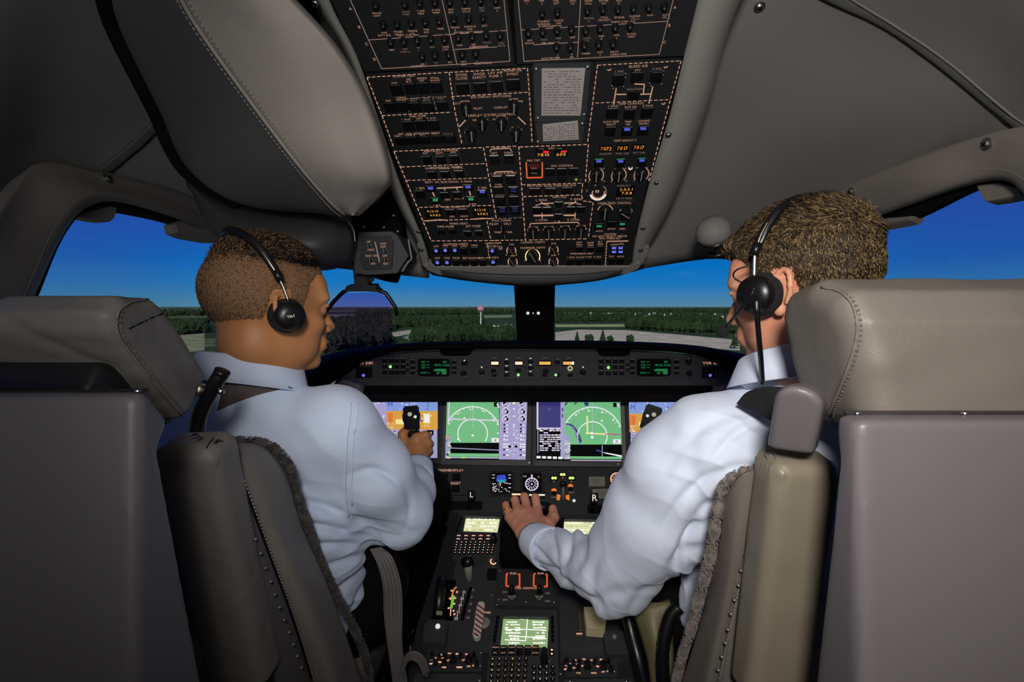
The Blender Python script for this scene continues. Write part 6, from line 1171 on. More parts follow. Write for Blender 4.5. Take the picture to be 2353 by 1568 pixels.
def ext(poly, x0, x1, r, shear=0, zr=1.2, folds=None):       # (y,z) outline swept along X with rounded edges
    c, h = (x0+x1)/2, abs(x1-x0)/2
    def fn(P):
        x = P[..., 0]+shear*(zr-P[..., 2]); d2 = poly2(P[..., 1], P[..., 2], poly)+r; dx = np.abs(x-c)-h+r
        d = np.minimum(np.maximum(d2, dx), 0)+np.sqrt(np.maximum(d2, 0)**2+np.maximum(dx, 0)**2)-r
        if folds is not None: d = d+folds(P)
        return d
    return fn
def seat(name, label, sg): return thing(name, Vector((sg*.52, .75, .0)), label, 'pilot seat')
SR = seat('pilot_seat', 'right leather pilot seat in even light, its whole grey headrest and lilac bracket visible', 1)
SL = seat('pilot_seat', 'left leather pilot seat in shadow, with a black tube beside its headrest', -1)
# ---- right headrest
def fR(P): return -.0022*np.exp(-((P[..., 0]-.36)/.02)**2-((P[..., 2]-1.165)/.012)**2)+.0012*nz(P*np.array([.5, 1, 1.6], np.float32), 60, 3)
hrR = ext([yz(1980, 1010, .505), yz(1980, 740, .498), yz(1980, 668, .515), yz(1980, 640, .56), yz(1870, 668, .62), yz(1810, 720, .645), yz(1810, 960, .645)], .326, .82, .030, -.22, 1.2, fR)
HR_ = sdf_obj('headrest', hrR, (.28, .46, 1.06), (.86, .70, 1.29), .005, LEATHER, SR)
seam = [(1888, 662), (1930, 672), (1958, 700), (1970, 745), (1966, 790), (1950, 845), (1928, 900), (1908, 950), (1896, 1000)]
p_ = on(hrR, seam); mb = MB(); mb.tube(p_, .0014, LEATHER, 6); mb.obj('seam_piping', HR_, True)
stitch_row('stitching', on(hrR, [(x+9, y+1) for x, y in seam], lift=.0006), M('thread_dark', (92, 84, 76), .8), .0052, .0022, .0010, HR_)
# ---- right shell
shR = ext([yz(1965, 966, .458), yz(1965, 1700, .458), yz(1850, 1700, .56), yz(1852, 1568, .534), yz(1900, 1060, .488), yz(1936, 950, .492)], .302, .92, .010, -.02, 1.1)
o = sdf_obj('back_shell', shR, (.25, .40, .78), (.96, .70, 1.17), .006, SHELLM, SR)
mb = MB(); mb.slab([W(1938, 948, .495), W(1968, 966, .468), W(2900, 966, .468), W(2900, 946, .495)], UP, .012, BLACKG); mb.slab([W(1938, 944, .50), W(1964, 966, .470), W(2900, 966, .470), W(2900, 944, .50)], UP, .002, CHAR); st = mb.obj('top_strip', SR)
for x in (1970, 2216): screw(W(x, 951, .486), UP, .0022, st)
# ---- lilac bracket
_bc = np.array(W(1833, 960, .575), np.float32); _zt = W(1833, 878, .575).z
def brR(P):
    q = P-_bc; z = P[..., 2]; sh = (z-_bc[2])*-.12; x = q[..., 0]-sh; y = q[..., 1]+(z-_bc[2])*.45; a = x*.80-y*.60; b = x*.60+y*.80
    d = smax(np.abs(a)-.0235, np.abs(b)-.0215, .010); return smax(smax(d, z-(_zt-18*(a+.004)**2), .010), 1.06-z, .004)
sdf_obj('harness_bracket', brR, (.24, .46, 1.00), (.40, .70, 1.20), .003, SHELLM, SR)
# ---- armrests (stowed upright beside the backs)
def armr(A, B, hw, hd, sx_):
    A, B = np.array(A), np.array(B); z = (B-A)/np.linalg.norm(B-A); x = np.array([1., 0, 0]); y = np.cross(z, x); y /= np.linalg.norm(y); x = np.cross(y, z); R = np.stack([x, y, z], 1); c = (A+B)/2; hl = np.linalg.norm(B-A)/2
    def fn(P):
        d = rbox(P, c, (hw, hd, hl), .017, R); q = (P-A.astype(np.float32))
        t = q@z.astype(np.float32); w = np.exp(-((t-.012)/.02)**2)*np.exp(-((q@x.astype(np.float32)-sx_*hw*.9)/.018)**2)
        return d+.0018*w*np.sin((q@y.astype(np.float32))*700+(q@x.astype(np.float32))*500)+.0008*nz(P, 40, 5)
    return fn
arR = armr(W(1832, 1044, .618), W(1750, 1690, .70), .0405, .031, -1); arL = armr(W(444, 1008, .618), W(588, 1640, .735), .0395, .031, 1)
o = sdf_obj('armrest', arR, (.24, .54, .72), (.44, .82, 1.14), .0045, LEATHER2, SR, label='tan leather armrest folded upright'); AR_ = o
o = sdf_obj('armrest', arL, (-.46, .54, .72), (-.26, .82, 1.14), .0045, LEATHERD, SL, label='dark leather armrest folded upright'); AL_ = o
mb = MB(); r_ = hit(arR, 1768, 1048, lift=0); 
for k in range(4):
    a = hit(arR, 1757+k*6, 1040, lift=.0005) or hit(arR, 1762+k*6, 1046, lift=.0005); b = hit(arR, 1766+k*6, 1055, lift=.0005)
    if a and b: mb.tube([a[0], (a[0]+b[0])/2+b[1]*.002, b[0]], .0012, LEATHERD, 5)
mb.obj('corner_gather', AR_) if mb.v else None
mb = MB()
for k in range(5):
    a = hit(arL, 474+k*7, 1030-k*3, lift=.0002); b = hit(arL, 492+k*5, 1006+k*2, lift=.0002)
    if a and b: mb.tube([a[0], (a[0]+b[0])/2+b[1]*.0012, b[0]], .0008, M('worn_black_leather', (30, 28, 27), .5), 5)
mb.obj('corner_gather', AL_) if mb.v else None
# ---- snap strips, covers, sheepskin edges
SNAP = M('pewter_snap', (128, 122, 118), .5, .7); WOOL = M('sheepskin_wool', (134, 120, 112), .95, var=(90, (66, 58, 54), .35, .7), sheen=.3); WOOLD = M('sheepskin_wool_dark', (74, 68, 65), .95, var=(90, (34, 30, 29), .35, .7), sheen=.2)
def side(S_, rows, mat, stripmat, edge, woolmat, snaps, zip_, wd):
    rowsA = [r[:2] for r in rows]; rowsB = [r[1:] for r in rows]
    a = patch(rowsA, stripmat, 'snap_strip', S_, thick=.012, nu=3, nv=5); b = patch(rowsB, mat, 'back_cover', S_, thick=.02, nu=7, nv=6)
    for x, y, d in snaps:
        p = W(x, y, d); n_ = (CAM-p).normalized(); n_ = (n_+Vector((0, 0, .3))).normalized(); mb = MB(); mb.lathe(p-n_*.002, n_, [(.0026, 0), (.0025, .0016), (.0016, .0025), (.0004, .0027)], SNAP, 10); mb.obj('snap_stud', a, True)
    c = curve(zip_, 8); mb = MB(); mb.tube(c, .0018 if S_ is SL else .0009, SEAM if S_ is SL else LEATHERD, 5); mb.obj('zipper', b)
    stitch_row('stitching', [p+Vector((.004, -.002, 0)) for p in c], STITCH, .0055, .003, .0006, b)
    # wool roll: core tube plus thousands of locks
    E = curve(edge, 8); rs = random.Random(2); mb = MB(); n_ = len(E); mb.tube(E, [wd*(.55+.25*math.sin(i*.9)) for i in range(n_)], woolmat, 8)
    for i in range(n_-1):
        t = (E[i+1]-E[i]); L_ = t.length; t.normalize(); x = t.orthogonal().normalized(); y = t.cross(x)
        for _ in range(int(56*L_/.012)):
            an = rs.random()*6.283; dr = x*math.cos(an)+y*math.sin(an); p = E[i]+t*rs.random()*L_+dr*wd*.5; q = p+dr*wd*rs.uniform(.15, .45)+t*rs.uniform(-.6, .9)*wd*.5; m = (p+q)/2+t*rs.uniform(-.3, .3)*wd; s_ = t.cross(dr)*.0008
            mb.add([p-s_, p+s_, m+s_*1.1, m-s_*1.1, q, p+t*.0016+s_*.2], [(0, 1, 2, 3), (3, 2, 4), (1, 5, 2)], woolmat)
    o = mb.obj('sheepskin_edge', S_); o['kind'] = 'stuff'
    return a, b
side(SR, [[(1766, 1066, .636), (1746, 1076, .640), (1722, 1084, .65), (1698, 1094, .66), (1684, 1108, .68)],
          [(1760, 1130, .645), (1738, 1130, .65), (1706, 1128, .658), (1684, 1132, .67), (1664, 1150, .69)],
          [(1748, 1240, .662), (1716, 1240, .672), (1690, 1242, .675), (1670, 1246, .69), (1652, 1252, .715)],
          [(1728, 1380, .69), (1684, 1380, .705), (1662, 1382, .712), (1640, 1384, .745), (1620, 1388, .785)],
          [(1704, 1568, .72), (1646, 1568, .755), (1622, 1568, .76), (1592, 1568, .81), (1566, 1568, .86)], [(1690, 1680, .75), (1620, 1680, .79), (1600, 1680, .80), (1560, 1680, .85), (1530, 1680, .90)]],
     LEATHER, M('strip_leather_light', (122, 115, 109), .5, bump=leatherb), [(1744, 1080, .655), (1712, 1086, .665), (1682, 1100, .675), (1658, 1130, .69), (1648, 1182, .70), (1638, 1246, .72), (1624, 1312, .745), (1608, 1368, .78), (1590, 1440, .815), (1570, 1500, .845), (1554, 1568, .88), (1530, 1680, .92)], WOOL,
     [(1721, 1221, .665), (1713, 1277, .672), (1703, 1311, .68), (1697, 1345, .685), (1688, 1379, .69), (1680, 1411, .697), (1673, 1447, .705), (1667, 1478, .712), (1659, 1510, .72), (1651, 1540, .727)],
     [(1738, 1110, .655), (1728, 1160, .662), (1716, 1222, .672), (1700, 1300, .688), (1684, 1378, .70), (1666, 1460, .725), (1646, 1560, .75)], .011)
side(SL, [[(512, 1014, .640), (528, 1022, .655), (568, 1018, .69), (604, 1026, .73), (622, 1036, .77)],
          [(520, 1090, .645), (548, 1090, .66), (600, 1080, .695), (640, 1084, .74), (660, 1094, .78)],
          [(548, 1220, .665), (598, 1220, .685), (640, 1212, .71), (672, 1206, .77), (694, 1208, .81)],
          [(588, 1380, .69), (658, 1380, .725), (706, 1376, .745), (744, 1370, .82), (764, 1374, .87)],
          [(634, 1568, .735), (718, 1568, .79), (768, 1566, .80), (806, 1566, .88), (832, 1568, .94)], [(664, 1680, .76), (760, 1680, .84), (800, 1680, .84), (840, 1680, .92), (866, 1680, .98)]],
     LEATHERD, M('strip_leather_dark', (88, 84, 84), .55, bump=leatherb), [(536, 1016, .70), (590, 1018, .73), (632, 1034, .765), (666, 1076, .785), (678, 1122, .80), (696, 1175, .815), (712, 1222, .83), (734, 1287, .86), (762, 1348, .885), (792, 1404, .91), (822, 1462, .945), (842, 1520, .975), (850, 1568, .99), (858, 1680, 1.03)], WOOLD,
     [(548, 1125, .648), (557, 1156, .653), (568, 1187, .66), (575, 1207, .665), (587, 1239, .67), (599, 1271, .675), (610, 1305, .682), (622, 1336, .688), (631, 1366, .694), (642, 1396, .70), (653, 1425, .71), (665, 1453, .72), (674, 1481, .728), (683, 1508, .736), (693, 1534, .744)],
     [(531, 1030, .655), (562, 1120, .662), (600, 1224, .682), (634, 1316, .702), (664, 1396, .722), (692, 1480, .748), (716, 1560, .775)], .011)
# ---- left headrest, shell, tube
def fL(P):
    x, z = P[..., 0], P[..., 2]; g = lambda a, b, c, s: np.exp(-((x*a+z*b-c)/s)**2)
    return .0026*g(.60, .80, .60*-.46+.80*1.195, .006)*(x < -.40)+.0022*g(.45, .89, .45*-.52+.89*1.16, .006)*(x < -.42)+.0014*nz(P*np.array([.4, 1, 1.5], np.float32), 70, 6)
hrL = ext([yz(262, 682, .508), yz(262, 720, .492), yz(262, 765, .497), yz(300, 810, .515), yz(419, 966, .60), yz(440, 948, .625), yz(478, 858, .655), yz(416, 756, .60), yz(384, 712, .576), yz(352, 684, .555)], -.84, -.379, .012, 0, 1.2, fL)
HL_ = sdf_obj('headrest', hrL, (-.88, .46, 1.05), (-.35, .70, 1.27), .005, LEATHERD, SL)
seam = [(336, 690), (296, 697), (272, 716), (266, 747), (275, 777), (298, 809), (330, 850), (366, 895), (418, 955)]
p_ = on(hrL, seam); mb = MB(); mb.tube(p_, .0014, LEATHERD, 6) if len(p_) > 2 else None; mb.obj('seam_piping', HL_, True)
stitch_row('stitching', on(hrL, [(x+10, y-2) for x, y in seam], lift=.0006), M('thread_dark', (92, 84, 76), .8), .0055, .0022, .0008, HL_)
p_ = on(hrL, [(296, 756), (320, 744), (350, 730), (380, 718)], lift=.0002); mb = MB(); mb.tube(p_, .0009, SEAM, 5) if len(p_) > 2 else None; mb.obj('cap_seam', HL_)
shL = ext([yz(318, 914, .44), yz(318, 1700, .44), yz(530, 1700, .56), yz(505, 1568, .536), yz(362, 1036, .470), yz(392, 966, .485), yz(357, 897, .455)], -.95, -.3155, .009, 0, 1.1)
sdf_obj('back_shell', shL, (-1.0, .40, .76), (-.27, .62, 1.18), .006, SHELLM, SL)
mb = MB(); mb.slab([W(-500, 905, .468), W(-500, 912, .446), W(312, 914, .446), W(344, 893, .468)], UP, .012, BLACKG); st = mb.obj('top_strip', SL)
for x, y in ((316, 900),): screw(W(x, y, .452), UP, .0022, st)
sdf_obj('headrest_shade', ext([yz(200, 830, .52), yz(200, 905, .50), yz(400, 1000, .60), yz(420, 960, .64), yz(380, 860, .62)], -.84, -.405, .01), (-.88, .46, 1.02), (-.34, .70, 1.22), .007, M('underside_black', (30, 29, 29), .5), SL)  # black pad put in as the shade under the headrest
mb = MB(); c = curve([(511, 856, .640), (497, 878, .640), (482, 905, .642), (466, 935, .645), (456, 965, .65), (452, 1010, .655)], 5); mb.tube(c, .0092, BLACKG, 16); tb = mb.obj('harness_guide_tube', SL, True)
mb = MB(); mb.tube([W(512, 852, .639), W(508, 860, .6395)], [.0094, .0094], BLACKG, 16); mb.obj('tube_cap', tb, True)
for x, y, r in ((456, 896, .0078), (508, 900, .0040), (486, 872, .0022)):
    p = W(x, y, .637); n_ = (CAM-p).normalized(); mb = MB(); mb.lathe(p-n_*.004, n_, [(r, 0), (r*1.02, r*.6), (r*.7, r*1.0), (r*.25, r*1.05)], CHROME if r < .005 else M('worn_chrome', (170, 160, 150), .35, 1), 16); mb.obj('chrome_knob' if r > .005 else 'chrome_bolt', tb, True)
mb = MB(); mb.tube(curve([(438, 1003, .605), (452, 998, .60), (462, 1001, .605), (450, 1008, .60)], 4), .0012, CHROME, 6, closed=False); mb.obj('grommet', AL_)
# seat cushions and bases
for S_, sg, mat in ((SR, 1, M('olive_cushion', (112, 104, 74), .5, bump=leatherb)), (SL, -1, LEATHERD)):
    cx = sg*.52
    sdf_obj('seat_cushion', lambda P: rbox(P, (cx, 1.22, .46), (.23, .25, .075), .05), (cx-.25, .94, .36), (cx+.25, 1.50, .56), .012, mat, S_)
    sdf_obj('backrest', lambda P: rbox(P, (cx+sg*.05, .86, .74), (.15, .05, .25), .04, np.array([[1, 0, 0], [0, math.cos(.34), -math.sin(.34)], [0, math.sin(.34), math.cos(.34)]])), (cx-.23, .66, .44), (cx+.23, 1.10, 1.06), .012, LEATHERD, S_)
    mb = MB(); mb.box((cx, 1.1, .33), (.20, 0, 0), (0, .26, 0), (0, 0, .05), BLACKP); mb.box((cx, 1.1, .15), (.12, 0, 0), (0, .16, 0), (0, 0, .15), BLACKP); mb.obj('seat_base', S_)
# harness straps
STRAP = M('grey_webbing', (86, 80, 78), .8, bump=[('n', 900, .5, .0006)]); STRAPB = M('black_webbing', (20, 20, 22), .8, bump=[('n', 900, .5, .0006)])
def ribbon(name, A, B, mat, parent, n=8, th=.0025, ribs=0, **k):
    a, b = curve(A, n), curve(B, n); mb = MB()
    for i in range(len(a)-1):
        nn = (b[i]-a[i]).cross(a[i+1]-a[i]).normalized()
        if nn.dot(CAM-a[i]) < 0: nn = -nn
        v = [a[i], b[i], b[i+1], a[i+1]]; mb.add([p for p in v]+[p-nn*th for p in v], [(0, 1, 2, 3), (7, 6, 5, 4), (0, 4, 5, 1), (1, 5, 6, 2), (2, 6, 7, 3), (3, 7, 4, 0)], mat)
    for r in range(ribs): t = (r+.5)/ribs; mb.tube([p*(1-t)+q*t for p, q in zip(a, b)], .0016, mat, 5)
    return mb.obj(name, parent, False, **k)
ribbon('harness_strap', [(850, 1262, .955), (868, 1300, .95), (880, 1350, .945), (882, 1410, .94), (890, 1480, .93), (902, 1568, .92), (910, 1660, .91)], [(876, 1258, .965), (902, 1282, .96), (921, 1340, .955), (925, 1410, .95), (924, 1480, .94), (936, 1568, .93), (944, 1660, .92)], M('ribbed_grey_strap', (92, 85, 84), .6), SL, ribs=5)
mb = MB()
for k in range(4): mb.tube(curve([(985-k*3, 1545+k*3, .93), (972-k*3, 1512+k*4, .93), (948-k*2, 1500+k*5, .93), (928, 1520+k*6, .93), (915+k*3, 1600, .93)], 5), .0030, M('ribbed_grey_strap', (104, 96, 94), .6), 6)
mb.obj('belt_loop', SL, True)
mb = MB(); mb.tube(curve([(1560, 1395, .96), (1540, 1420, .96), (1526, 1470, .955), (1522, 1530, .95), (1530, 1660, .94)], 6), .0125, BLACKG, 10); mb.obj('cushion_tube', SR, True)
mb = MB(); mb.tube(curve([(1436, 1390, 1.05), (1450, 1450, 1.03), (1468, 1520, 1.0), (1490, 1620, .98)], 5), .013, BLACKG, 10); mb.obj('side_rail', SR, True)
patch([[(1448, 1385, 1.02), (1490, 1385, 1.00), (1540, 1385, .99)], [(1466, 1450, 1.00), (1500, 1450, .97), (1545, 1450, .98)], [(1486, 1520, .98), (1515, 1520, .955), (1550, 1520, .96)], [(1500, 1640, .96), (1530, 1640, .93), (1560, 1640, .94)]], M('olive_cushion', (112, 104, 74), .5), 'side_cushion', SR, thick=.03, nu=4, nv=4)
# ================================================================== padded projector cover above the left pilot
PJ = thing('projector_cover', W(650, 400, 1.1), 'large padded leather projector cover hanging above the dark-haired pilot', 'padded cover'); K = 1.12
Lp = [(236, -160, .60), (250, -60, .66), (274, 60, .74), (366, 250, .84), (436, 390, .92), (560, 472, .98), (765, 494, 1.0)]
Sp = [(330, -160, .50), (388, -60, .54), (452, 60, .60), (580, 240, .70), (690, 385, .80), (762, 468, .90), (792, 494, .96)]
Rp = [(560, -160, .52), (636, -40, .57), (770, 112, .66), (848, 250, .76), (893, 400, .86), (876, 446, .93), (824, 496, .97)]
def pj(p, s=1): return (p[0], p[1], p[2]*K*s)
def mid(a, b, t, bul): return (a[0]*(1-t)+b[0]*t, a[1]*(1-t)+b[1]*t, (a[2]*(1-t)+b[2]*t)*K-bul)
lit = patch([[pj(s), mid(s, r, .28, .020), mid(s, r, .6, .030), mid(s, r, .88, .014), pj(r), (r[0]+8, r[1]-4, r[2]*K+.07)] for s, r in zip(Sp, Rp)], M('cover_leather_lit', (164, 155, 146), .5, bump=leatherb), 'lit_face', PJ, thick=.02, nu=5, nv=7)  # face toward the light: leather colour made paler to look lit
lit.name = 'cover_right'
o = patch([[(l[0]+14, l[1]-6, l[2]*K+.08), pj(l), mid(l, s, .35, .012), mid(l, s, .7, .010), pj(s)] for l, s in zip(Lp, Sp)], M('cover_leather_shaded', (88, 86, 85), .5, bump=leatherb), 'cover_left', PJ, thick=.02, nu=5, nv=7)  # same leather, darkened as the face turned from the light
mb = MB(); mb.tube(curve([pj(s, .997) for s in Sp], 8), .0028, M('cover_leather_lit', (138, 130, 122), .45), 7); mb.obj('seam_piping', PJ, True)
stitch_row('stitching', curve([(s[0]+11, s[1]-4, s[2]*K-.006) for s in Sp], 10), STITCH, .0075, .0036, .0008, PJ); stitch_row('stitching', curve([(s[0]-9, s[1]+4, s[2]*K+.000) for s in Sp], 10), STITCH, .0075, .0036, .0008, PJ)
patch([[(l[0]-6, l[1]-2, l[2]*K+.05), (l[0]+34, l[1]-20, l[2]*K+.16)] for l in Lp[:-1]], SEAM, 'gap_shade_sheet', PJ, thick=.02, nu=3, nv=6)  # black sheet drawn as the shade in the gap behind the cover
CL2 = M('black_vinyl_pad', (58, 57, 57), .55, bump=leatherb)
patch([[(430, 395, 1.15), (520, 455, 1.17), (640, 484, 1.18), (740, 492, 1.19), (800, 515, 1.22)],
       [(440, 440, 1.13), (530, 498, 1.13), (650, 520, 1.12), (750, 530, 1.14), (812, 545, 1.22)],
       [(470, 500, 1.16), (550, 545, 1.13), (650, 560, 1.11), (740, 580, 1.13), (812, 570, 1.23)],
       [(520, 545, 1.24), (570, 575, 1.20), (650, 600, 1.18), (735, 612, 1.19), (805, 600, 1.26)],
       [(540, 560, 1.36), (590, 590, 1.36), (660, 610, 1.34), (740, 622, 1.32), (795, 612, 1.34)]], CL2, 'lower_pad', PJ, thick=.02, nu=6, nv=6)
mb = MB(); mb.tube(curve([(800, 510, 1.215), (812, 528, 1.212), (816, 555, 1.212)], 5), .0014, STITCH, 5); mb.obj('pad_edge', PJ)
mb = MB(); mb.tube([W(560, -60, .80), W(700, 20, .98), W(660, 60, 1.0)], [.02, .024, .02], BLACK, 8); mb.tube([W(640, -30, .84), W(668, 40, .86)], [.010, .014], STEEL, 10); mb.obj('pivot_arm', PJ, True)
# ================================================================== people
def speck(name, base, alts, sc1, sc2, rough, lo=.42, hi=.6, **k):
    m = M(name, base, rough, **k); n = m.node_tree; bs = n.nodes['Principled BSDF']; tcn = n.nodes.new('ShaderNodeTexCoord')
    a = n.nodes.new('ShaderNodeTexNoise'); a.inputs['Scale'].default_value = sc1; a.inputs['Detail'].default_value = 3; r = n.nodes.new('ShaderNodeValToRGB'); r.color_ramp.elements[0].position = lo; r.color_ramp.elements[1].position = hi
    r.color_ramp.elements[0].color = (*lin(base), 1); r.color_ramp.elements[1].color = (*lin(alts), 1); n.links.new(tcn.outputs['Object'], a.inputs['Vector']); n.links.new(a.outputs['Fac'], r.inputs[0]); n.links.new(r.outputs[0], bs.inputs['Base Color']); return m
def skin(name, rgb, rgb2):
    m = speck(name, rgb, rgb2, 26, 0, .48, .3, .75, spec=.35); bs = m.node_tree.nodes['Principled BSDF']; bs.inputs['Subsurface Weight'].default_value = .12; bs.inputs['Subsurface Radius'].default_value = (.012, .005, .003); bs.inputs['Subsurface Scale'].default_value = .35
    n = m.node_tree; t = n.nodes.new('ShaderNodeTexNoise'); t.inputs['Scale'].default_value = 420; t.inputs['Detail'].default_value = 4; b = n.nodes.new('ShaderNodeBump'); b.inputs['Strength'].default_value = .18; b.inputs['Distance'].default_value = .0008
    c = n.nodes.new('ShaderNodeTexCoord'); n.links.new(c.outputs['Object'], t.inputs['Vector']); n.links.new(t.outputs['Fac'], b.inputs['Height']); n.links.new(b.outputs[0], bs.inputs['Normal']); return m
SK1 = skin('warm_brown_skin', (192, 134, 88), (178, 118, 72)); SK2 = skin('fair_ruddy_skin', (222, 160, 128), (212, 136, 108))
SHIRT1 = M('pale_blue_shirt_cotton', (206, 218, 240), .8, bump=[('n', 1400, .25, .0005), ('w', 7, .08, .004)], sheen=.15, spec=.2)
SHIRT2 = M('light_blue_shirt_cotton', (222, 230, 248), .8, bump=[('n', 1400, .25, .0005), ('w', 7, .08, .004)], sheen=.15, spec=.2)
TROU = M('black_trouser_wool', (15, 15, 17), .9, bump=[('n', 500, .3, .001)], spec=.1)
def rot(yaw, pitch=0, roll=0):                # columns: local right, forward, up in the world (yaw>0 turns to the right)
    return np.array(Matrix.Rotation(-math.radians(yaw), 3, 'Z') @ Matrix.Rotation(math.radians(pitch), 3, 'X') @ Matrix.Rotation(math.radians(roll), 3, 'Y'), np.float32)
def local(P, c, R, s): return ((P-np.array(c, np.float32))@R)/s
def skull(p):
    q = p*np.array([1, 1, 1], np.float32); m = q.copy(); m[..., 0] = np.abs(m[..., 0])
    d = ell(q, (0, -.013, .034), (.0765, .099, .085)); d = smin(d, ell(q, (0, .030, -.025), (.0575, .066, .088)), .02); d = smin(d, ell(m, (.030, .020, -.066), (.030, .052, .036)), .018)
    d = smin(d, ell(q, (0, .078, -.094), (.020, .018, .017)), .022); d = smin(d, ell(m, (.038, .056, -.024), (.022, .028, .020)), .014); d = smin(d, ell(q, (0, .070, .040), (.052, .030, .040)), .02)
    d = smin(d, ell(m, (.026, .082, .024), (.026, .012, .009)), .014)
    d = smax(d, -ell(m, (.031, .100, .003), (.018, .016, .012)), .008); d = smin(d, np.linalg.norm(m-np.array([.031, .0795, .003], np.float32), axis=-1)-.0125, .002)
    d = smin(d, ell(m, (.031, .0885, .0105), (.016, .008, .0035)), .003)
    d = smin(d, caps(q, (0, .093, .014), (0, .114, -.026), .0062, .0095), .007); d = smin(d, ell(q, (0, .115, -.030), (.0105, .011, .009)), .004); d = smin(d, ell(m, (.011, .104, -.034), (.0075, .010, .0075)), .004)
    d = smin(d, ell(q, (0, .090, -.060), (.030, .014, .022)), .008); d = smin(d, ell(q, (0, .102, -.0585), (.022, .007, .0048)), .003); d = smin(d, ell(q, (0, .100, -.0685), (.019, .008, .0055)), .003); d = smax(d, -ell(q, (0, .110, -.0635), (.024, .010, .0012)), .002)
    return d
def ear(p, sg):
    e = np.stack([(p[..., 0]*sg), p[..., 1], p[..., 2]], -1); pts = []
    for i in range(12):
        a = math.radians(-60+i*26); ry, rz = .0155+.001*math.sin(a), .027; pts.append((.083+.008*max(0, -math.cos(a))+(.004 if math.sin(a) > 0 else 0), -.012+ry*math.cos(a)-.006*math.sin(a), -.002+rz*math.sin(a)))
    d = chain(e, pts, [.0038]*12, .002); d = smin(d, ell(e, (.0825, -.013, -.001), (.0055, .015, .025)), .004); d = smin(d, ell(e, (.081, -.003, -.030), (.006, .009, .010)), .005)
    d = smax(d, -ell(e, (.090, -.006, -.002), (.008, .0075, .013)), .003); d = smin(d, chain(e, [(.0845, -.022, .014), (.0855, -.018, -.004), (.0845, -.012, -.016)], [.003, .003, .003], .002), .002)
    return d
def head_fn(c, R, s, neck, rn):
    def fn(P):
        p = local(P, c, R, s); d = skull(p); d = smin(d, ear(p, 1), .003); d = smin(d, ear(p, -1), .003); d = d*s
        nk = chain(P, neck, rn, .02); return smin(d, nk, .022)
    return fn
def sstep(x, a, b): t = np.clip((x-a)/(b-a), 0, 1); return t*t*(3-2*t)
def hairline(p, nape, temple, slope):
    y, z = p[..., 1], p[..., 2]
    zb = np.interp(y, [-.12, -.06, -.034, -.026, .004, .012, .024, temple, temple+.02, .11], [nape, nape+.004, -.020, .030, .032, -.026, -.020, .045, .064, .072]); return z-zb
def hair_obj(name, c, R, s, T_, mask, parent, mats, nst, ln, flow, seed, width, h=.0028, jit=.5):
    """scalp cap plus real strands standing on it"""
    def fn(P):
        p = local(P, c, R, s); return (skull(p)-T_(p)-(-.006)*(1-sstep(mask(p), -.004, .006)))*s
    C = np.array(c); V, F = nets(fn, C-.135, C+.145, h); pl = local(V.astype(np.float32), c, R, s); mk = mask(pl) > -.002
    keep = mk[F].all(1); F = F[keep]; u = np.unique(F); mp_ = -np.ones(len(V), int); mp_[u] = np.arange(len(u)); V = V[u]; F = mp_[F]; pl = pl[u]
    o = mesh_obj(name, to_mesh(name, V, F.tolist(), [mats[0]]), parent)
    rs = np.random.RandomState(seed); e = 1e-3; Vf = V.astype(np.float32); N = np.stack([fn(Vf+np.eye(3, dtype=np.float32)[k]*e)-fn(Vf-np.eye(3, dtype=np.float32)[k]*e) for k in range(3)], 1); N /= np.linalg.norm(N, axis=1, keepdims=True)+1e-9
    ct = V[F].mean(1); i = rs.randint(0, len(F), nst); w = rs.dirichlet((1, 1, 1, 1), nst); B = (V[F[i]]*w[..., None]).sum(1); n = N[F[i][:, 0]]; p = local(B.astype(np.float32), c, R, s); n_l = n@R
    fl, L_, lift = flow(p, rs); fl = fl+rs.normal(size=fl.shape)*jit*.35; fl -= n_l*(fl*n_l).sum(1, keepdims=True); fl /= np.linalg.norm(fl, axis=1, keepdims=True)+1e-9
    L_ = L_*rs.uniform(.6, 1.25, nst)*ln; D1 = (fl*(1-lift[:, None])+n_l*lift[:, None]); D1 /= np.linalg.norm(D1, axis=1, keepdims=True); D2 = fl*.9+n_l*(lift[:, None]-.25); D2 /= np.linalg.norm(D2, axis=1, keepdims=True)
    D1 = D1@R.T; D2 = D2@R.T; P0 = B-n*.001; P1 = B+D1*L_[:, None]*.5; P2 = P1+D2*L_[:, None]*.5; view = P0-np.array(CAM); S_ = np.cross(D1, view); S_ /= np.linalg.norm(S_, axis=1, keepdims=True); S_ = S_*width*rs.uniform(.7, 1.3, (nst, 1)); up = np.cross(S_, D1); up /= np.linalg.norm(up, axis=1, keepdims=True); up *= width*.8
    vv = np.stack([P0-S_, P0+S_, P0+up, P1-S_*.8, P1+S_*.8, P1+up*.8, P2], 1).reshape(-1, 3); k = np.arange(nst)[:, None]*7
    f4 = np.concatenate([k+np.array([[0, 1, 4, 3]]), k+np.array([[1, 2, 5, 4]]), k+np.array([[2, 0, 3, 5]])]); f3 = np.concatenate([k+np.array([[3, 4, 6]]), k+np.array([[4, 5, 6]]), k+np.array([[5, 3, 6]])])
    mi = rs.randint(0, len(mats), nst); me = to_mesh(name+'_strands', vv, f4.tolist()+f3.tolist(), mats, np.concatenate([mi, mi, mi, mi, mi, mi]), True)
    q = mesh_obj('hair_strands', me, o); q['kind'] = 'stuff'; return o
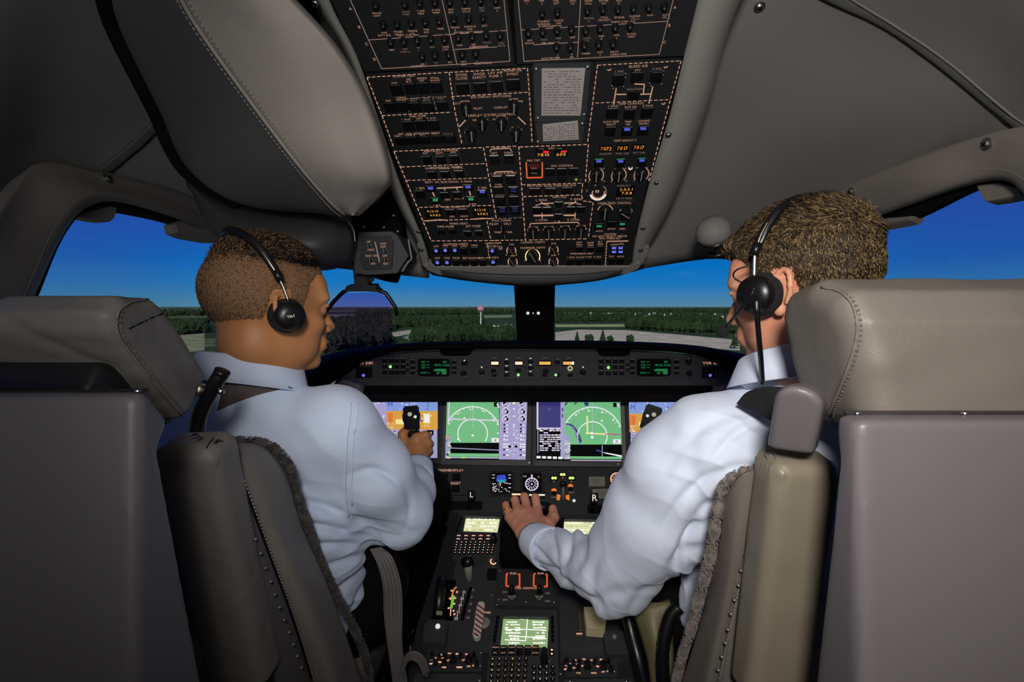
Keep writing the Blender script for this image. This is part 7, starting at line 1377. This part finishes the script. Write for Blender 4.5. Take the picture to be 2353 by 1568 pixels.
def folds(P, specs):
    """soft cloth folds: (point, direction along the fold, length, width, height)"""
    d = 0
    for p, t, L_, w, h in specs:
        p = np.array(p, np.float32); t = np.array(t, np.float32); t /= np.linalg.norm(t); v = np.array(p)-np.array(CAM, np.float32); v /= np.linalg.norm(v); s_ = np.cross(t, v).astype(np.float32); s_ /= np.linalg.norm(s_)
        q = P-p; a = q@t; b = q@s_; b = b+.35*a*a/L_; d = d-h*np.exp(-(a/L_)**2-(b/w)**2)*(1+.0*a)
    return d
def fold_px(L_): return [(W(x0, y0, d), np.array(W(x1, y1, d))-np.array(W(x0, y0, d)), l, w, h) for x0, y0, x1, y1, d, l, w, h in L_]
def join_nets(name, parts, mat, **k):
    V = []; F = []; b = 0
    for fn, lo, hi, h in parts: v, f = nets(fn, lo, hi, h); V.append(v); F.append(f+b); b += len(v)
    return mesh_obj(name, to_mesh(name, np.concatenate(V), np.concatenate(F).tolist(), [mat]), None, **k)
def bbox(pts, m): a = np.array([list(p) for p in pts]); return a.min(0)-m, a.max(0)+m
# ------------------------------------------------------------------ dark-haired pilot (left)
c1 = W(618, 712, .885); R1 = rot(43, -2, 0); s1 = .95
neck1 = [c1+Vector(R1@np.array([0, -.022, -.055])), W(592, 860, .90), W(580, 960, .93)]
hd1 = head_fn(c1, R1, s1, [tuple(p) for p in neck1], [.058, .062, .062])
sh1, el1 = W(768, 985, .90), W(912, 1180, 1.04)
wr1 = [W(938, 1175, 1.09), W(962, 1082, 1.25), W(952, 1040, 1.30)]
def hand1(P):
    d = caps(P, wr1[0], wr1[1], .034, .026); d = smin(d, ecaps(P, W(958, 1086, 1.245), W(955, 1036, 1.298), .030, .036, (.25, .95, .1), 1.35), .015)
    for i, (y, r, dx) in enumerate(((1001, .0105, -2), (1019, .0108, 3), (1037, .0104, 2), (1053, .0090, -4))):
        a = W(958, y+6, 1.292); b = W(980+dx, y, 1.302); c = W(984+dx, y+2, 1.330); e = W(960, y+4, 1.350); f = W(938, y+5, 1.345)
        d = smin(d, chain(P, [a, b, c, e, f], [r*1.25, r*1.05, r, r*.92, r*.8], .003), .006 if i else .008)
    d = smin(d, chain(P, [W(935, 1050, 1.29), W(924, 1018, 1.298), W(926, 998, 1.306), W(934, 986, 1.314)], [.017, .0135, .0115, .0095], .005), .008)
    return d+.0006*nz(P, 160, 4)
P1 = join_nets('person', [(hd1, *bbox([c1], .15), .0026), (lambda P: chain(P, [tuple(p) for p in neck1[1:]]+[tuple(W(600, 1150, .98))], [.055, .06, .10], .03), *bbox([W(592, 850, .9), W(600, 1150, .98)], .14), .008), (lambda P: chain(P, [tuple(W(590, 1000, .95)), tuple(sh1), tuple(el1), tuple(wr1[1])], [.06, .045, .040, .026], .02), *bbox([W(590, 1000, .95), sh1, el1, wr1[1]], .07), .007), (hand1, *bbox([wr1[0], W(990, 985, 1.36), W(915, 1060, 1.24)], .045), .0019)], SK1,
    label='dark-haired pilot in a pale blue shirt, head turned right, right hand on the yoke', cat='person')
Z1 = Vector((0, 0, .5))
fs1 = fold_px([(870, 1225, 790, 1190, 1.0, .06, .012, .008), (760, 1170, 850, 1195, .93, .09, .007, .008), (750, 1210, 840, 1215, .94, .09, .007, .009), (765, 1250, 840, 1238, .95, .08, .007, .008), (780, 1290, 845, 1262, .96, .07, .008, .007),
               (790, 1350, 835, 1290, .97, .06, .009, .010), (815, 1400, 845, 1320, .975, .05, .008, .009), (835, 1420, 850, 1350, .98, .05, .006, .007), (930, 1110, 960, 1180, 1.05, .05, .008, .005), (905, 1095, 945, 1110, 1.08, .03, .007, .006), (640, 1000, 760, 1040, .84, .10, .02, .003),
               (700, 1120, 780, 1160, .88, .08, .012, .005), (880, 1200, 960, 1190, 1.0, .05, .01, .004)])
def tor1(P):
    d = ecaps(P, W(590, 1190, .955), W(640, 1440, 1.06), .200, .175, (0, 1, .25), 1.5); d = smin(d, chain(P, [tuple(W(420, 1005, .93)), tuple(W(590, 1000, .92)), tuple(sh1)], [.070, .074, .071], .05), .06)
    d = smin(d, caps(P, W(588, 912, .90), W(592, 990, .92), .074, .085), .03); return d
def shirt1(P):
    d = tor1(P); u = chain(P, [tuple(sh1), tuple(W(845, 1090, .965)), tuple(el1)], [.072, .076, .067], .03); d = smin(d, u, .020)
    f = chain(P, [tuple(el1), tuple(W(945, 1130, 1.14)), tuple(W(958, 1096, 1.22))], [.064, .050, .038], .02); d = smin(d, f, .025)
    d = smin(d, chain(P, [(-.63, .93, 1.03), (-.70, 1.06, .80), (-.66, 1.28, .86)], [.07, .06, .045], .03), .03)
    return d+.0016*nz(P, 22, 8)
lo, hi = bbox([W(300, 850, .9), W(990, 1000, 1.28), (-.7, 1.0, .5), (-.25, 1.25, .52)], .09)
def wrinkle(V, spots, seed):
    P = V.astype(np.float32); a = 0
    for (x, y, d_), r, ang, am, fr_ in spots:
        c = np.array(W(x, y, d_), np.float32); t = np.array([math.cos(ang), 0, math.sin(ang)], np.float32); w = np.exp(-(((P-c)**2).sum(1))/r**2)
        ph = (P@t)*fr_+2.2*nz(P, 14, seed)+1.3*nz(P, 31, seed+1); a = a+w*am*(1-2*np.abs(np.sin(ph))**.7)
    return a
SP1 = [((800, 1225, .95), .075, 1.25, .0030, 95), ((830, 1370, .98), .08, .3, .0042, 62), ((960, 1130, 1.15), .05, .2, .0014, 100), ((700, 1050, .85), .12, 1.0, .0008, 50), ((800, 940, .86), .06, 1.2, .0010, 90)]
S1 = cloth_obj('shirt', shirt1, lambda V: -folds(V, [(p, t, l, w, -h*1.1) for p, t, l, w, h in fs1])+wrinkle(V, SP1, 40)+.0006*nz(V, 70, 9), lo, hi, .0055, SHIRT1, P1)
def collar(c, R, rx, ry, h, tilt, flare, mat, parent, gap=24, open_=26, dips=0):
    mb = MB(); n = 60; rows = []
    for j, (f, rr) in enumerate(((0, 0), (1, flare*.25), (1.0, flare*.35+.003), (.05, flare+.006), (-.12, flare+.008))): pass
    prof = [(0.0, -.25), (.0, 1.0), (.0018, 1.06), (.0042, 1.0), (.0042+flare*.5, .45), (.0042+flare, -.10), (.0030+flare, -.12), (flare*.5+.001, .40)]
    V = []
    for i in range(n+1):
        a = math.radians(open_+(360-2*open_)*i/n)+math.pi/2
        for o, z in prof: V.append((c+Vector(R@np.array([(rx+o)*math.cos(a), (ry+o)*math.sin(a), z*h+tilt*math.sin(a)*ry]))))
    k = len(prof); mb.add(V, [(i*k+j, (i+1)*k+j, (i+1)*k+(j+1) % k, i*k+(j+1) % k) for i in range(n) for j in range(k)]+[tuple(range(k)), tuple(range(n*k+k-1, n*k-1, -1))], mat); return mb.obj('collar', parent, True)
collar(W(580, 884, .905), rot(24, 0), .082, .078, .038, -.30, .008, SHIRT1, S1)
mb = MB(); p_ = [r[0] for r in (hit(shirt1, x, y, lift=.0012) for x, y in cat([(806, 928), (803, 960), (797, 1010), (795, 1070), (794, 1120), (796, 1160), (800, 1186)], 5)) if r]
mb.tube(p_, .0012, SHIRT1, 5); p2 = [r[0] for r in (hit(shirt1, x, y, lift=.0008) for x, y in cat([(822, 926), (820, 960), (812, 1010), (809, 1070), (808, 1120), (809, 1160)], 5)) if r]; mb.tube(p2, .0010, SHIRT1, 5); mb.obj('sleeve_seam', S1, True)
def cuff(parent, a, b, ra, rb, mat, side=(0, 1, 0), th=.0025, sq=1.0):
    a, b = Vector(a), Vector(b); ax = (b-a).normalized(); x = ax.orthogonal().normalized(); y = ax.cross(x); mb = MB(); n = 36; prof = [(ra+th, 0), (ra+th*1.4, .15), (rb+th, .85), (rb+th*.9, 1), (rb, 1.0), (rb-.001, .6), (ra, .0)]; L_ = (b-a).length; V = []
    for i in range(n):
        t = 2*math.pi*i/n; w = 1+.03*math.sin(3*t+1)
        for r, h in prof: V.append(a+ax*(h*L_)+x*(math.cos(t)*r*w)+y*(math.sin(t)*r*w))
    k = len(prof); mb.add(V, [(i*k+j, ((i+1) % n)*k+j, ((i+1) % n)*k+(j+1) % k, i*k+(j+1) % k) for i in range(n) for j in range(k)], mat); return mb.obj('cuff', parent, True)
cuff(S1, W(955, 1108, 1.195), W(960, 1074, 1.255), .0385, .0345, SHIRT1)
# hair
def T1(p): return .0012+.0085*sstep(p[..., 2], .078, .105)*sstep(p[..., 1], -.10, -.02)+.001*sstep(p[..., 2], .02, .07)
def m1(p): return hairline(p, -.058, .046, 0)
H1 = [M('stubble_scalp', (128, 94, 64), .8), M('hair_black', (14, 12, 12), .5, spec=.4), M('hair_dark_brown', (48, 36, 26), .5, spec=.4), M('hair_glint_brown', (176, 140, 98), .5, spec=.4), M('stubble_scalp', (128, 94, 64), .8)]
def flow1(p, rs):
    f = np.zeros_like(p); f[:, 1] = -.25+.9*(p[:, 2] > .075); f[:, 2] = -1+1.0*(p[:, 2] > .075); n_ = len(p); top = sstep(p[:, 2], .072, .10); return f, .35+1.5*top, .30+.35*top
ho = hair_obj('hair', c1, R1, s1, T1, m1, P1, H1, 19000, .0085, flow1, 1, .00042, jit=1.2)
def m1t(p): return p[..., 2]-np.interp(p[..., 1], [-.12, -.09, .05, .10], [.100, .092, .080, .084])
hair_obj('hair', c1, R1, s1, lambda p: T1(p)+.001, m1t, P1, [H1[1], H1[1], M('hair_near_black', (26, 22, 20), .5)], 6500, .013, lambda p, rs: (np.stack([p[:, 0]*4, np.full(len(p), .8), np.full(len(p), .1)], 1), np.full(len(p), 1.), np.full(len(p), .55)), 5, .00055)
def eyes(c, R, s, parent, iris):
    for sg in (-1, 1):
        o_ = Vector(c)+Vector(R@np.array([sg*.031, .0785, .003]))*s; ax = Vector(R@np.array([sg*.12, 1, -.05])).normalized(); mb = MB(); r = .0122*s
        mb.lathe(o_, ax, [(r*.72, r*.62), (r*.5, r*.86), (r*.46, r*.885)], M('eye_white', (214, 206, 200), .2), 16); mb.lathe(o_, ax, [(r*.46, r*.887), (r*.2, r*.98), (r*.18, r*.985)], iris, 16); mb.lathe(o_, ax, [(r*.19, r*.987), (r*.02, r*1.0)], BLACK, 12); mb.obj('eye', parent, True)
        mb = MB(); q = [Vector(c)+Vector(R@np.array([sg*x, y, z]))*s for x, y, z in ((.012, .101, .020), (.026, .100, .027), (.040, .089, .026), (.050, .076, .018))]; mb.tube(q, [.0014, .0020, .0018, .0008], M('eyebrow_'+parent.name, (30, 22, 18) if iris.name == 'iris_brown' else (96, 70, 46), .8), 6); mb.obj('eyebrow', parent, True)
eyes(c1, R1, s1, P1, M('iris_brown', (50, 32, 20), .2))
# trousers and legs
def leg(P, a, b, c, r): return chain(P, [tuple(a), tuple(b), tuple(c)], r, .04)
def trous1(P):
    d = ecaps(P, (-.52, 1.06, .60), (-.36, 1.07, .60), .13, .13, (0, 0, 1), 1.2); d = smin(d, leg(P, (-.37, 1.10, .62), (-.27, 1.52, .66), (-.32, 1.66, .22), [.105, .078, .055]), .05)
    d = smin(d, leg(P, (-.54, 1.10, .62), (-.62, 1.52, .66), (-.60, 1.66, .22), [.105, .078, .055]), .05); return d+.002*nz(P, 25, 2)
sdf_obj('trousers', trous1, (-.76, .88, .10), (-.14, 1.76, .80), .0095, TROU, P1)
def shoe(x, y, parent):
    sdf_obj('shoe', lambda P: np.maximum(smin(ell(P, (x, y+.06, .045), (.045, .12, .05)), ell(P, (x, y-.02, .08), (.04, .05, .07)), .03), .002-P[..., 2]), (x-.07, y-.10, -.005), (x+.07, y+.20, .17), .008, M('black_shoe_leather', (12, 12, 12), .3), parent)
shoe(-.33, 1.66, P1); shoe(-.60, 1.66, P1)
# shoulder strap of the left pilot
STP = M('grey_brown_webbing', (84, 72, 70), .8, bump=[('n', 900, .4, .0005)])
t_ = [(498, 944), (540, 925), (590, 908), (640, 896), (672, 892)]; u_ = [(516, 872), (555, 858), (596, 859), (638, 871), (664, 889)]
hs = thing('shoulder_harness', W(560, 950, .80), 'grey brown shoulder harness strap across the dark-haired pilot\'s collar', 'seat belt')
A_ = []; B_ = []
for (x0, y0), (x1, y1) in zip(cat(t_, 4), cat(u_, 4)):
    r0, r1 = hit(shirt1, x0, y0, lift=.004), hit(shirt1, x1, y1, lift=.012); d0 = (r0[0]-CAM).dot(FW) if r0 else .80
    A_.append((x0, y0, min(d0, .86))); B_.append((x1, y1, min(d0+.008, .86)))
ribbon('webbing', A_, B_, STP, hs, n=2)
# ------------------------------------------------------------------ bearded pilot (right)
c2 = W(1838, 668, .775); R2 = rot(-38, -9, 0); s2 = .955
neck2 = [c2+Vector(R2@np.array([0, -.025, -.055])), W(1850, 850, .80), W(1860, 960, .83)]
hd2 = head_fn(c2, R2, s2, [tuple(p) for p in neck2], [.058, .064, .064])
sh2, el2 = W(1650, 1040, .81), W(1408, 1322, .965)
def hand2(P):
    wr = W(1220, 1236, 1.185); d = caps(P, W(1262, 1262, 1.13), wr, .034, .027); K_ = [(1171, 1184, 1.245), (1191, 1174, 1.255), (1212, 1170, 1.262), (1236, 1172, 1.262)]; Q_ = [(1162, 1161, 1.283), (1183, 1149, 1.293), (1205, 1142, 1.298), (1230, 1144, 1.298)]
    for i, (x, y, dd) in enumerate(K_):
        k_ = W(x, y+6, dd); m = W(1208+i*9, 1222, 1.20); d = smin(d, chain(P, [tuple(wr), tuple(m), tuple(k_)], [.022, .018, .0115 if i else .0100], .010), .007)
    for i, (x, y, dd) in enumerate(K_):
        r = (.0086, .0096, .0100, .0098)[i]; qx, qy, qd = Q_[i]; d = smin(d, chain(P, [tuple(W(x, y+6, dd)), tuple(W(qx, qy, qd)), tuple(W(qx+1, qy+12, qd+.024)), tuple(W(qx+3, qy+30, qd+.024))], [r*1.12, r*1.04, r*.95, r*.8], .002), .0025)
    d = smin(d, ecaps(P, W(1216, 1218, 1.20), W(1206, 1196, 1.238), .033, .035, (0, .5, -.86), 1.9), .010)
    d = smin(d, chain(P, [tuple(W(1236, 1232, 1.20)), tuple(W(1258, 1206, 1.232)), tuple(W(1272, 1190, 1.256)), tuple(W(1270, 1170, 1.280))], [.021, .0165, .0130, .0105], .006), .010)
    return d+.0006*nz(P, 150, 2)
P2 = join_nets('person', [(hd2, *bbox([c2], .155), .0026), (lambda P: chain(P, [tuple(p) for p in neck2[1:]]+[tuple(W(1850, 1150, .88))], [.06, .062, .10], .03), *bbox([W(1850, 850, .8), W(1850, 1150, .88)], .15), .008), (lambda P: chain(P, [tuple(W(1850, 1010, .86)), tuple(sh2), tuple(el2), tuple(W(1262, 1262, 1.13)), tuple(W(1235, 1245, 1.17))], [.06, .05, .044, .030, .024], .02), *bbox([W(1850, 1010, .86), sh2, el2, W(1235, 1245, 1.17)], .08), .007), (hand2, *bbox([W(1262, 1262, 1.13), W(1150, 1140, 1.34), W(1290, 1170, 1.30)], .045), .0019)], SK2,
    label='brown-haired bearded pilot in a light blue shirt, left hand on the thrust levers', cat='person')
fs2 = fold_px([(1270, 1230, 1290, 1330, 1.09, .05, .007, .006), (1310, 1240, 1290, 1330, 1.06, .06, .007, .007), (1345, 1225, 1330, 1320, 1.03, .06, .008, .006), (1300, 1340, 1370, 1400, 1.0, .06, .007, .007), (1330, 1390, 1480, 1400, .95, .10, .012, .006), (1355, 1290, 1350, 1200, 1.0, .07, .010, .005), (1600, 1200, 1640, 1130, .80, .06, .010, .008),
               (1610, 1110, 1690, 1060, .76, .09, .008, .006), (1580, 1240, 1620, 1180, .82, .05, .007, .010), (1590, 1100, 1560, 1010, .78, .08, .014, .004), (1500, 1100, 1440, 1190, .84, .12, .02, .003), (1560, 1290, 1600, 1240, .86, .05, .010, .009), (1480, 1370, 1540, 1320, .90, .06, .010, .006), (1400, 1370, 1480, 1345, .92, .08, .012, .004),
               (1700, 990, 1760, 960, .76, .07, .008, .006), (1630, 970, 1710, 930, .77, .08, .010, .004), (1255, 1290, 1300, 1360, 1.05, .04, .006, .005)])
def tor2(P):
    d = ecaps(P, W(1850, 1200, .89), W(1830, 1440, .98), .195, .180, (0, 1, .25), 1.45); d = smin(d, chain(P, [tuple(W(2060, 1000, .86)), tuple(W(1850, 965, .83)), tuple(sh2)], [.08, .088, .080], .05), .07)
    d = smin(d, caps(P, W(1845, 918, .82), W(1850, 990, .84), .080, .10), .03); return d
def sleeve2(P):
    d = chain(P, [tuple(sh2), tuple(W(1520, 1180, .885)), tuple(el2)], [.085, .089, .074], .03); d = smin(d, caps(P, W(1622, 1020, .82), W(1560, 1080, .84), .078, .086), .02)
    return smin(d, chain(P, [tuple(el2), tuple(W(1330, 1290, 1.05)), tuple(W(1248, 1252, 1.145))], [.070, .056, .042], .02), .02)
def shirt2(P):
    d = smin(tor2(P), sleeve2(P), .014); d = smin(d, ecaps(P, W(1640, 1220, .93), W(1590, 1420, .97), .05, .022, (0, 1, 0), 1.6), .03)
    d = smin(d, chain(P, [(.70, .88, 1.03), (.74, 1.04, .80), (.66, 1.26, .86)], [.075, .06, .045], .03), .03)
    return d+.0016*nz(P, 22, 18)
lo, hi = bbox([W(1215, 1250, 1.15), W(1700, 870, .8), (.78, 1.0, .5), (.3, 1.28, .6), (.7, .75, 1.0)], .09)
SP2 = [((1300, 1300, 1.05), .06, .15, .0030, 78), ((1255, 1270, 1.12), .035, .1, .0016, 130), ((1400, 1370, .95), .07, .9, .0016, 70), ((1560, 1270, .86), .06, 1.0, .0028, 80), ((1620, 1110, .76), .07, 1.1, .0022, 75), ((1540, 1060, .82), .10, .7, .0010, 45), ((1590, 1360, .95), .08, .1, .0030, 60), ((1720, 960, .76), .06, 1.0, .0016, 80), ((1470, 1180, .88), .12, .5, .0009, 40)]
S2 = cloth_obj('shirt', shirt2, lambda V: -folds(V, [(p, t, l, w, -h*1.1) for p, t, l, w, h in fs2])+wrinkle(V, SP2, 60)+.0006*nz(V, 70, 19), lo, hi, .0055, SHIRT2, P2)
collar(W(1838, 868, .80), rot(-20, 0), .086, .080, .040, -.34, .016, SHIRT2, S2)
cf = cuff(S2, W(1262, 1262, 1.115), W(1224, 1240, 1.172), .0425, .0365, SHIRT2)
b_ = W(1216, 1272, 1.115); mb = MB(); mb.lathe(b_, (CAM-b_).normalized(), [(.0045, 0), (.0043, .0015), (.0015, .002)], M('yellow_button', (200, 196, 120), .4), 12); mb.obj('button', cf)
# ring
kx = W(1163, 1180, 1.258); mb = MB(); ax = (W(1162, 1161, 1.283)-W(1171, 1184, 1.245)).normalized(); x_ = ax.orthogonal().normalized(); y_ = ax.cross(x_); c_ = W(1167, 1176, 1.262)
rg = thing('wedding_ring', c_, 'polished gold ring on the bearded pilot\'s hand over the thrust levers', 'ring'); mb.tube([c_+x_*(.0108*math.cos(t))+y_*(.0108*math.sin(t)) for t in [i*math.pi/12 for i in range(24)]], .0016, M('polished_gold', (230, 196, 120), .2, 1, emit=((90, 70, 30), .2)), 8, closed=True); mb.obj('band', rg, True)  # gold also glows faintly, standing in for caught light
# hair, beard stubble
def T2(p): return .004+.008*sstep(p[..., 2], .03, .09)+.004*sstep(p[..., 1], .03, .08)*sstep(p[..., 2], .06, .085)+.0012*nz(p, 130, 5)
def m2(p): return hairline(p, -.050, .038, 0)-.006*sstep(p[..., 1], .05, .08)
H2 = [M('hair_base_brown', (52, 40, 28), .7), M('hair_mid_brown', (108, 86, 58), .45, spec=.5), M('hair_gold_brown', (166, 136, 90), .45, spec=.5), M('hair_dark_umber', (38, 29, 21), .5, spec=.4), M('hair_mid_brown', (92, 72, 48), .45)]
def flow2(p, rs):
    f = np.zeros_like(p); top = sstep(p[:, 2], .055, .10); back = sstep(-p[:, 1], -.02, .06)
    f[:, 2] = -1+1.1*top; f[:, 1] = -.35*(1-back)+.75*top-.9*sstep(p[:, 1], .045, .075); f[:, 2] += 1.1*sstep(p[:, 1], .04, .07); f[:, 0] = .35*np.sin(p[:, 1]*60+p[:, 2]*40); return f, .55+.8*top+.1*back, .16+.30*top
hair_obj('hair', c2, R2, s2, T2, m2, P2, H2, 24000, .0165, flow2, 3, .00050, jit=1.0)
def mb_(p): x, y, z = np.abs(p[..., 0]), p[..., 1], p[..., 2]; a = np.minimum(-.030-z+.25*(y-.02), y+.012); return np.minimum(np.minimum(a, (z+.118)*1), .104-y+0*x)
hair_obj('beard_stubble', c2, R2, s2, lambda p: np.full(p.shape[:-1], -.0012, np.float32), mb_, P2, [M('stubble_skin', (196, 138, 108), .6), M('stubble_brown', (120, 78, 52), .6), M('stubble_dark', (84, 56, 40), .6)], 5000, .0030, lambda p, rs: (np.stack([0*p[:, 0], .3+0*p[:, 0], -1+0*p[:, 0]], 1), np.ones(len(p)), np.full(len(p), .45)), 8, .00028, jit=1.2)
eyes(c2, R2, s2, P2, M('iris_blue', (70, 96, 120), .2))
def trous2(P):
    d = ecaps(P, (.52, 1.02, .60), (.40, 1.03, .60), .13, .13, (0, 0, 1), 1.2); d = smin(d, leg(P, (.40, 1.06, .60), (.36, 1.48, .62), (.34, 1.62, .22), [.105, .078, .055]), .05)
    d = smin(d, leg(P, (.54, 1.06, .60), (.62, 1.48, .62), (.62, 1.62, .22), [.105, .078, .055]), .05); return d+.002*nz(P, 25, 2)
sdf_obj('trousers', trous2, (.22, .84, .10), (.76, 1.72, .80), .0095, TROU, P2); shoe(.35, 1.62, P2); shoe(.62, 1.62, P2)
hs2 = thing('shoulder_harness', W(1740, 960, .74), 'black shoulder harness strap across the bearded pilot\'s shoulder', 'seat belt')
ribbon('webbing', [(1692, 928, .745), (1715, 902, .725), (1755, 890, .70), (1800, 890, .68)], [(1735, 950, .725), (1762, 962, .705), (1786, 975, .695), (1815, 990, .675)], STRAPB, hs2, n=4); mb = MB(); 
# ------------------------------------------------------------------ headsets
FOAM = M('ear_foam', (18, 18, 18), .95, bump=[('n', 600, .8, .001)]); SATIN = M('satin_steel_slider', (170, 166, 150), .28, 1)
def headset(lab, cup, axis, band, slider, r, mic=None, cable=None, R=None):
    o = thing('headset', cup, lab, 'headset'); ax = Vector(axis).normalized()
    mb = MB(); mb.lathe(cup-ax*.012, ax, [(r*.7, -.010), (r, -.006), (r*1.02, .004), (r*.9, .012)], FOAM, 28); cu = mb.obj('ear_cushion', o, True)
    mb = MB(); mb.lathe(cup, ax, [(r*.86, -.004), (r*.88, .006), (r*.80, .013), (r*.35, .0165), (.001, .017)], BLACKG, 28); ec = mb.obj('ear_cup', o, True)
    c = [Vector(p) for p in cat(band, 8)]; mb = MB(); x_prev = None
    for off in (-1, 1): mb.tube(c, .0032 if off < 0 else .0030, BLACKG, 8, flat=2.0); break
    mb.obj('headband', o, True); q = [Vector(p) for p in cat(slider, 5)]; mb = MB(); mb.tube(q, [.0042]*len(q), SATIN, 8, flat=.6); sl_ = mb.obj('slider', o, True)
    mb = MB(); m = q[len(q)//2]; t = (q[-1]-q[0]).normalized(); mb.tube([m-t*.008+ax*.002, m+t*.010+ax*.002], .0062, BLACKG, 8); mb.obj('slider_clamp', o, True)
    mb = MB(); mb.tube([q[0], cup+ax*.010+(q[0]-cup)*.3], .0040, BLACKG, 8); mb.obj('yoke_arm', o, True)
    if mic:
        mm = curve(mic, 6); mb = MB(); mb.tube(mm, [.0042]+[.0021]*(len(mm)-2)+[.0021], BLACKG, 8); mb.obj('microphone_boom', o, True); e = mm[-1]; t = (mm[-1]-mm[-3]).normalized(); mb = MB(); mb.lathe(e-t*.008, t, [(.003, 0), (.0075, .004), (.0082, .012), (.005, .018)], FOAM, 16); mb.obj('microphone', o, True)
    if cable: mb = MB(); cc = curve(cable, 6); mb.tube(cc, [.0048 if i < 6 else .0034 for i in range(len(cc))], BLACKG, 8); mb.obj('cable', o, True)
    return o, ec
def HL(c, R, s, x, y, z): return Vector(c)+Vector(R@np.array([x, y, z], np.float32))*s
e1 = HL(c1, R1, s1, .094, -.006, -.010); ax1 = (Vector(R1@np.array([1, -.10, -.05]))).normalized()
bl = [HL(c1, R1, s1, x, y, z) for x, y, z in ((.0885, -.018, .052), (.072, -.042, .096), (.044, -.062, .122), (0, -.072, .130), (-.05, -.060, .118), (-.078, -.034, .085), (-.088, -.004, .03), (-.090, .008, -.01))]
slp = [HL(c1, R1, s1, x, y, z) for x, y, z in ((.096, -.008, .014), (.0925, -.014, .034), (.0885, -.022, .054), (.081, -.034, .078), (.073, -.042, .094))]
h1_, ec1 = headset('black headset with a satin slider on the dark-haired pilot', e1, ax1, bl, slp, .0275)
mb = MB(); n0 = e1+ax1*.0172; rr = Vector(R1@np.array([0, 1, .22])).normalized(); uu = ax1.cross(rr); uu = -uu if uu.z < 0 else uu; x = -.5*sum(glyph(ch)[2] for ch in 'TELEX')*.0052
for ch in 'TELEX':
    gv, gf, gw = glyph(ch); mb.add([n0+rr*(x+p[0]*.0052)+uu*(p[1]*.0052-.001) for p in gv], gf, WHITEL); x += gw*.0052
mb.obj('white_lettering', ec1)
mb = MB(); mb.lathe(HL(c1, R1, s1, -.092, .01, -.02), -ax1, [(.02, -.01), (.027, 0), (.024, .016)], FOAM, 20); mb.obj('ear_cushion', h1_, True)
mb = MB(); mb.lathe(W(756, 803, .93), (1, .3, 0), [(.003, 0), (.0065, .003), (.0065, .010), (.003, .013)], FOAM, 14); mb.tube([W(756, 803, .93), W(748, 812, .95), W(735, 800, 1.0)], .002, BLACKG, 6); mb.obj('microphone', h1_, True)
e2 = HL(c2, R2, s2, -.098, .018, -.004); ax2 = Vector(R2@np.array([-1, .12, 0])).normalized()
bl2 = [HL(c2, R2, s2, x, y, z) for x, y, z in ((-.096, .010, .066), (-.086, -.004, .094), (-.064, -.020, .120), (-.02, -.030, .134), (.03, -.030, .132), (.070, -.02, .108), (.092, .004, .06), (.096, .012, .0))]
slp2 = [HL(c2, R2, s2, x, y, z) for x, y, z in ((-.102, .018, .022), (-.101, .015, .040), (-.098, .011, .060), (-.092, .004, .082), (-.084, -.004, .100))]
h2_, ec2 = headset('black headset with boom microphone and dangling cable on the bearded pilot', e2, ax2, bl2, slp2, .030, mic=[(1733, 664, .66), (1722, 685, .665), (1696, 720, .69), (1674, 745, .72), (1662, 760, .735)], cable=[(1738, 690, .665), (1739, 720, .665), (1741, 745, .67), (1745, 790, .68), (1749, 835, .70), (1752, 880, .73)])
mb = MB(); mb.lathe(HL(c2, R2, s2, .094, .016, -.016), -ax2, [(.02, -.01), (.029, 0), (.024, .016)], FOAM, 20); mb.obj('ear_cushion', h2_, True)
w_ = [HL(c2, R2, s2, x, y, z) for x, y, z in ((-.100, .020, .040), (-.108, .040, .036), (-.106, .046, .026), (-.104, .030, .012))]; mb = MB(); mb.tube([Vector(p) for p in cat(w_, 5)], .0012, BLACKG, 6); mb.obj('wire_loop', h2_, True)
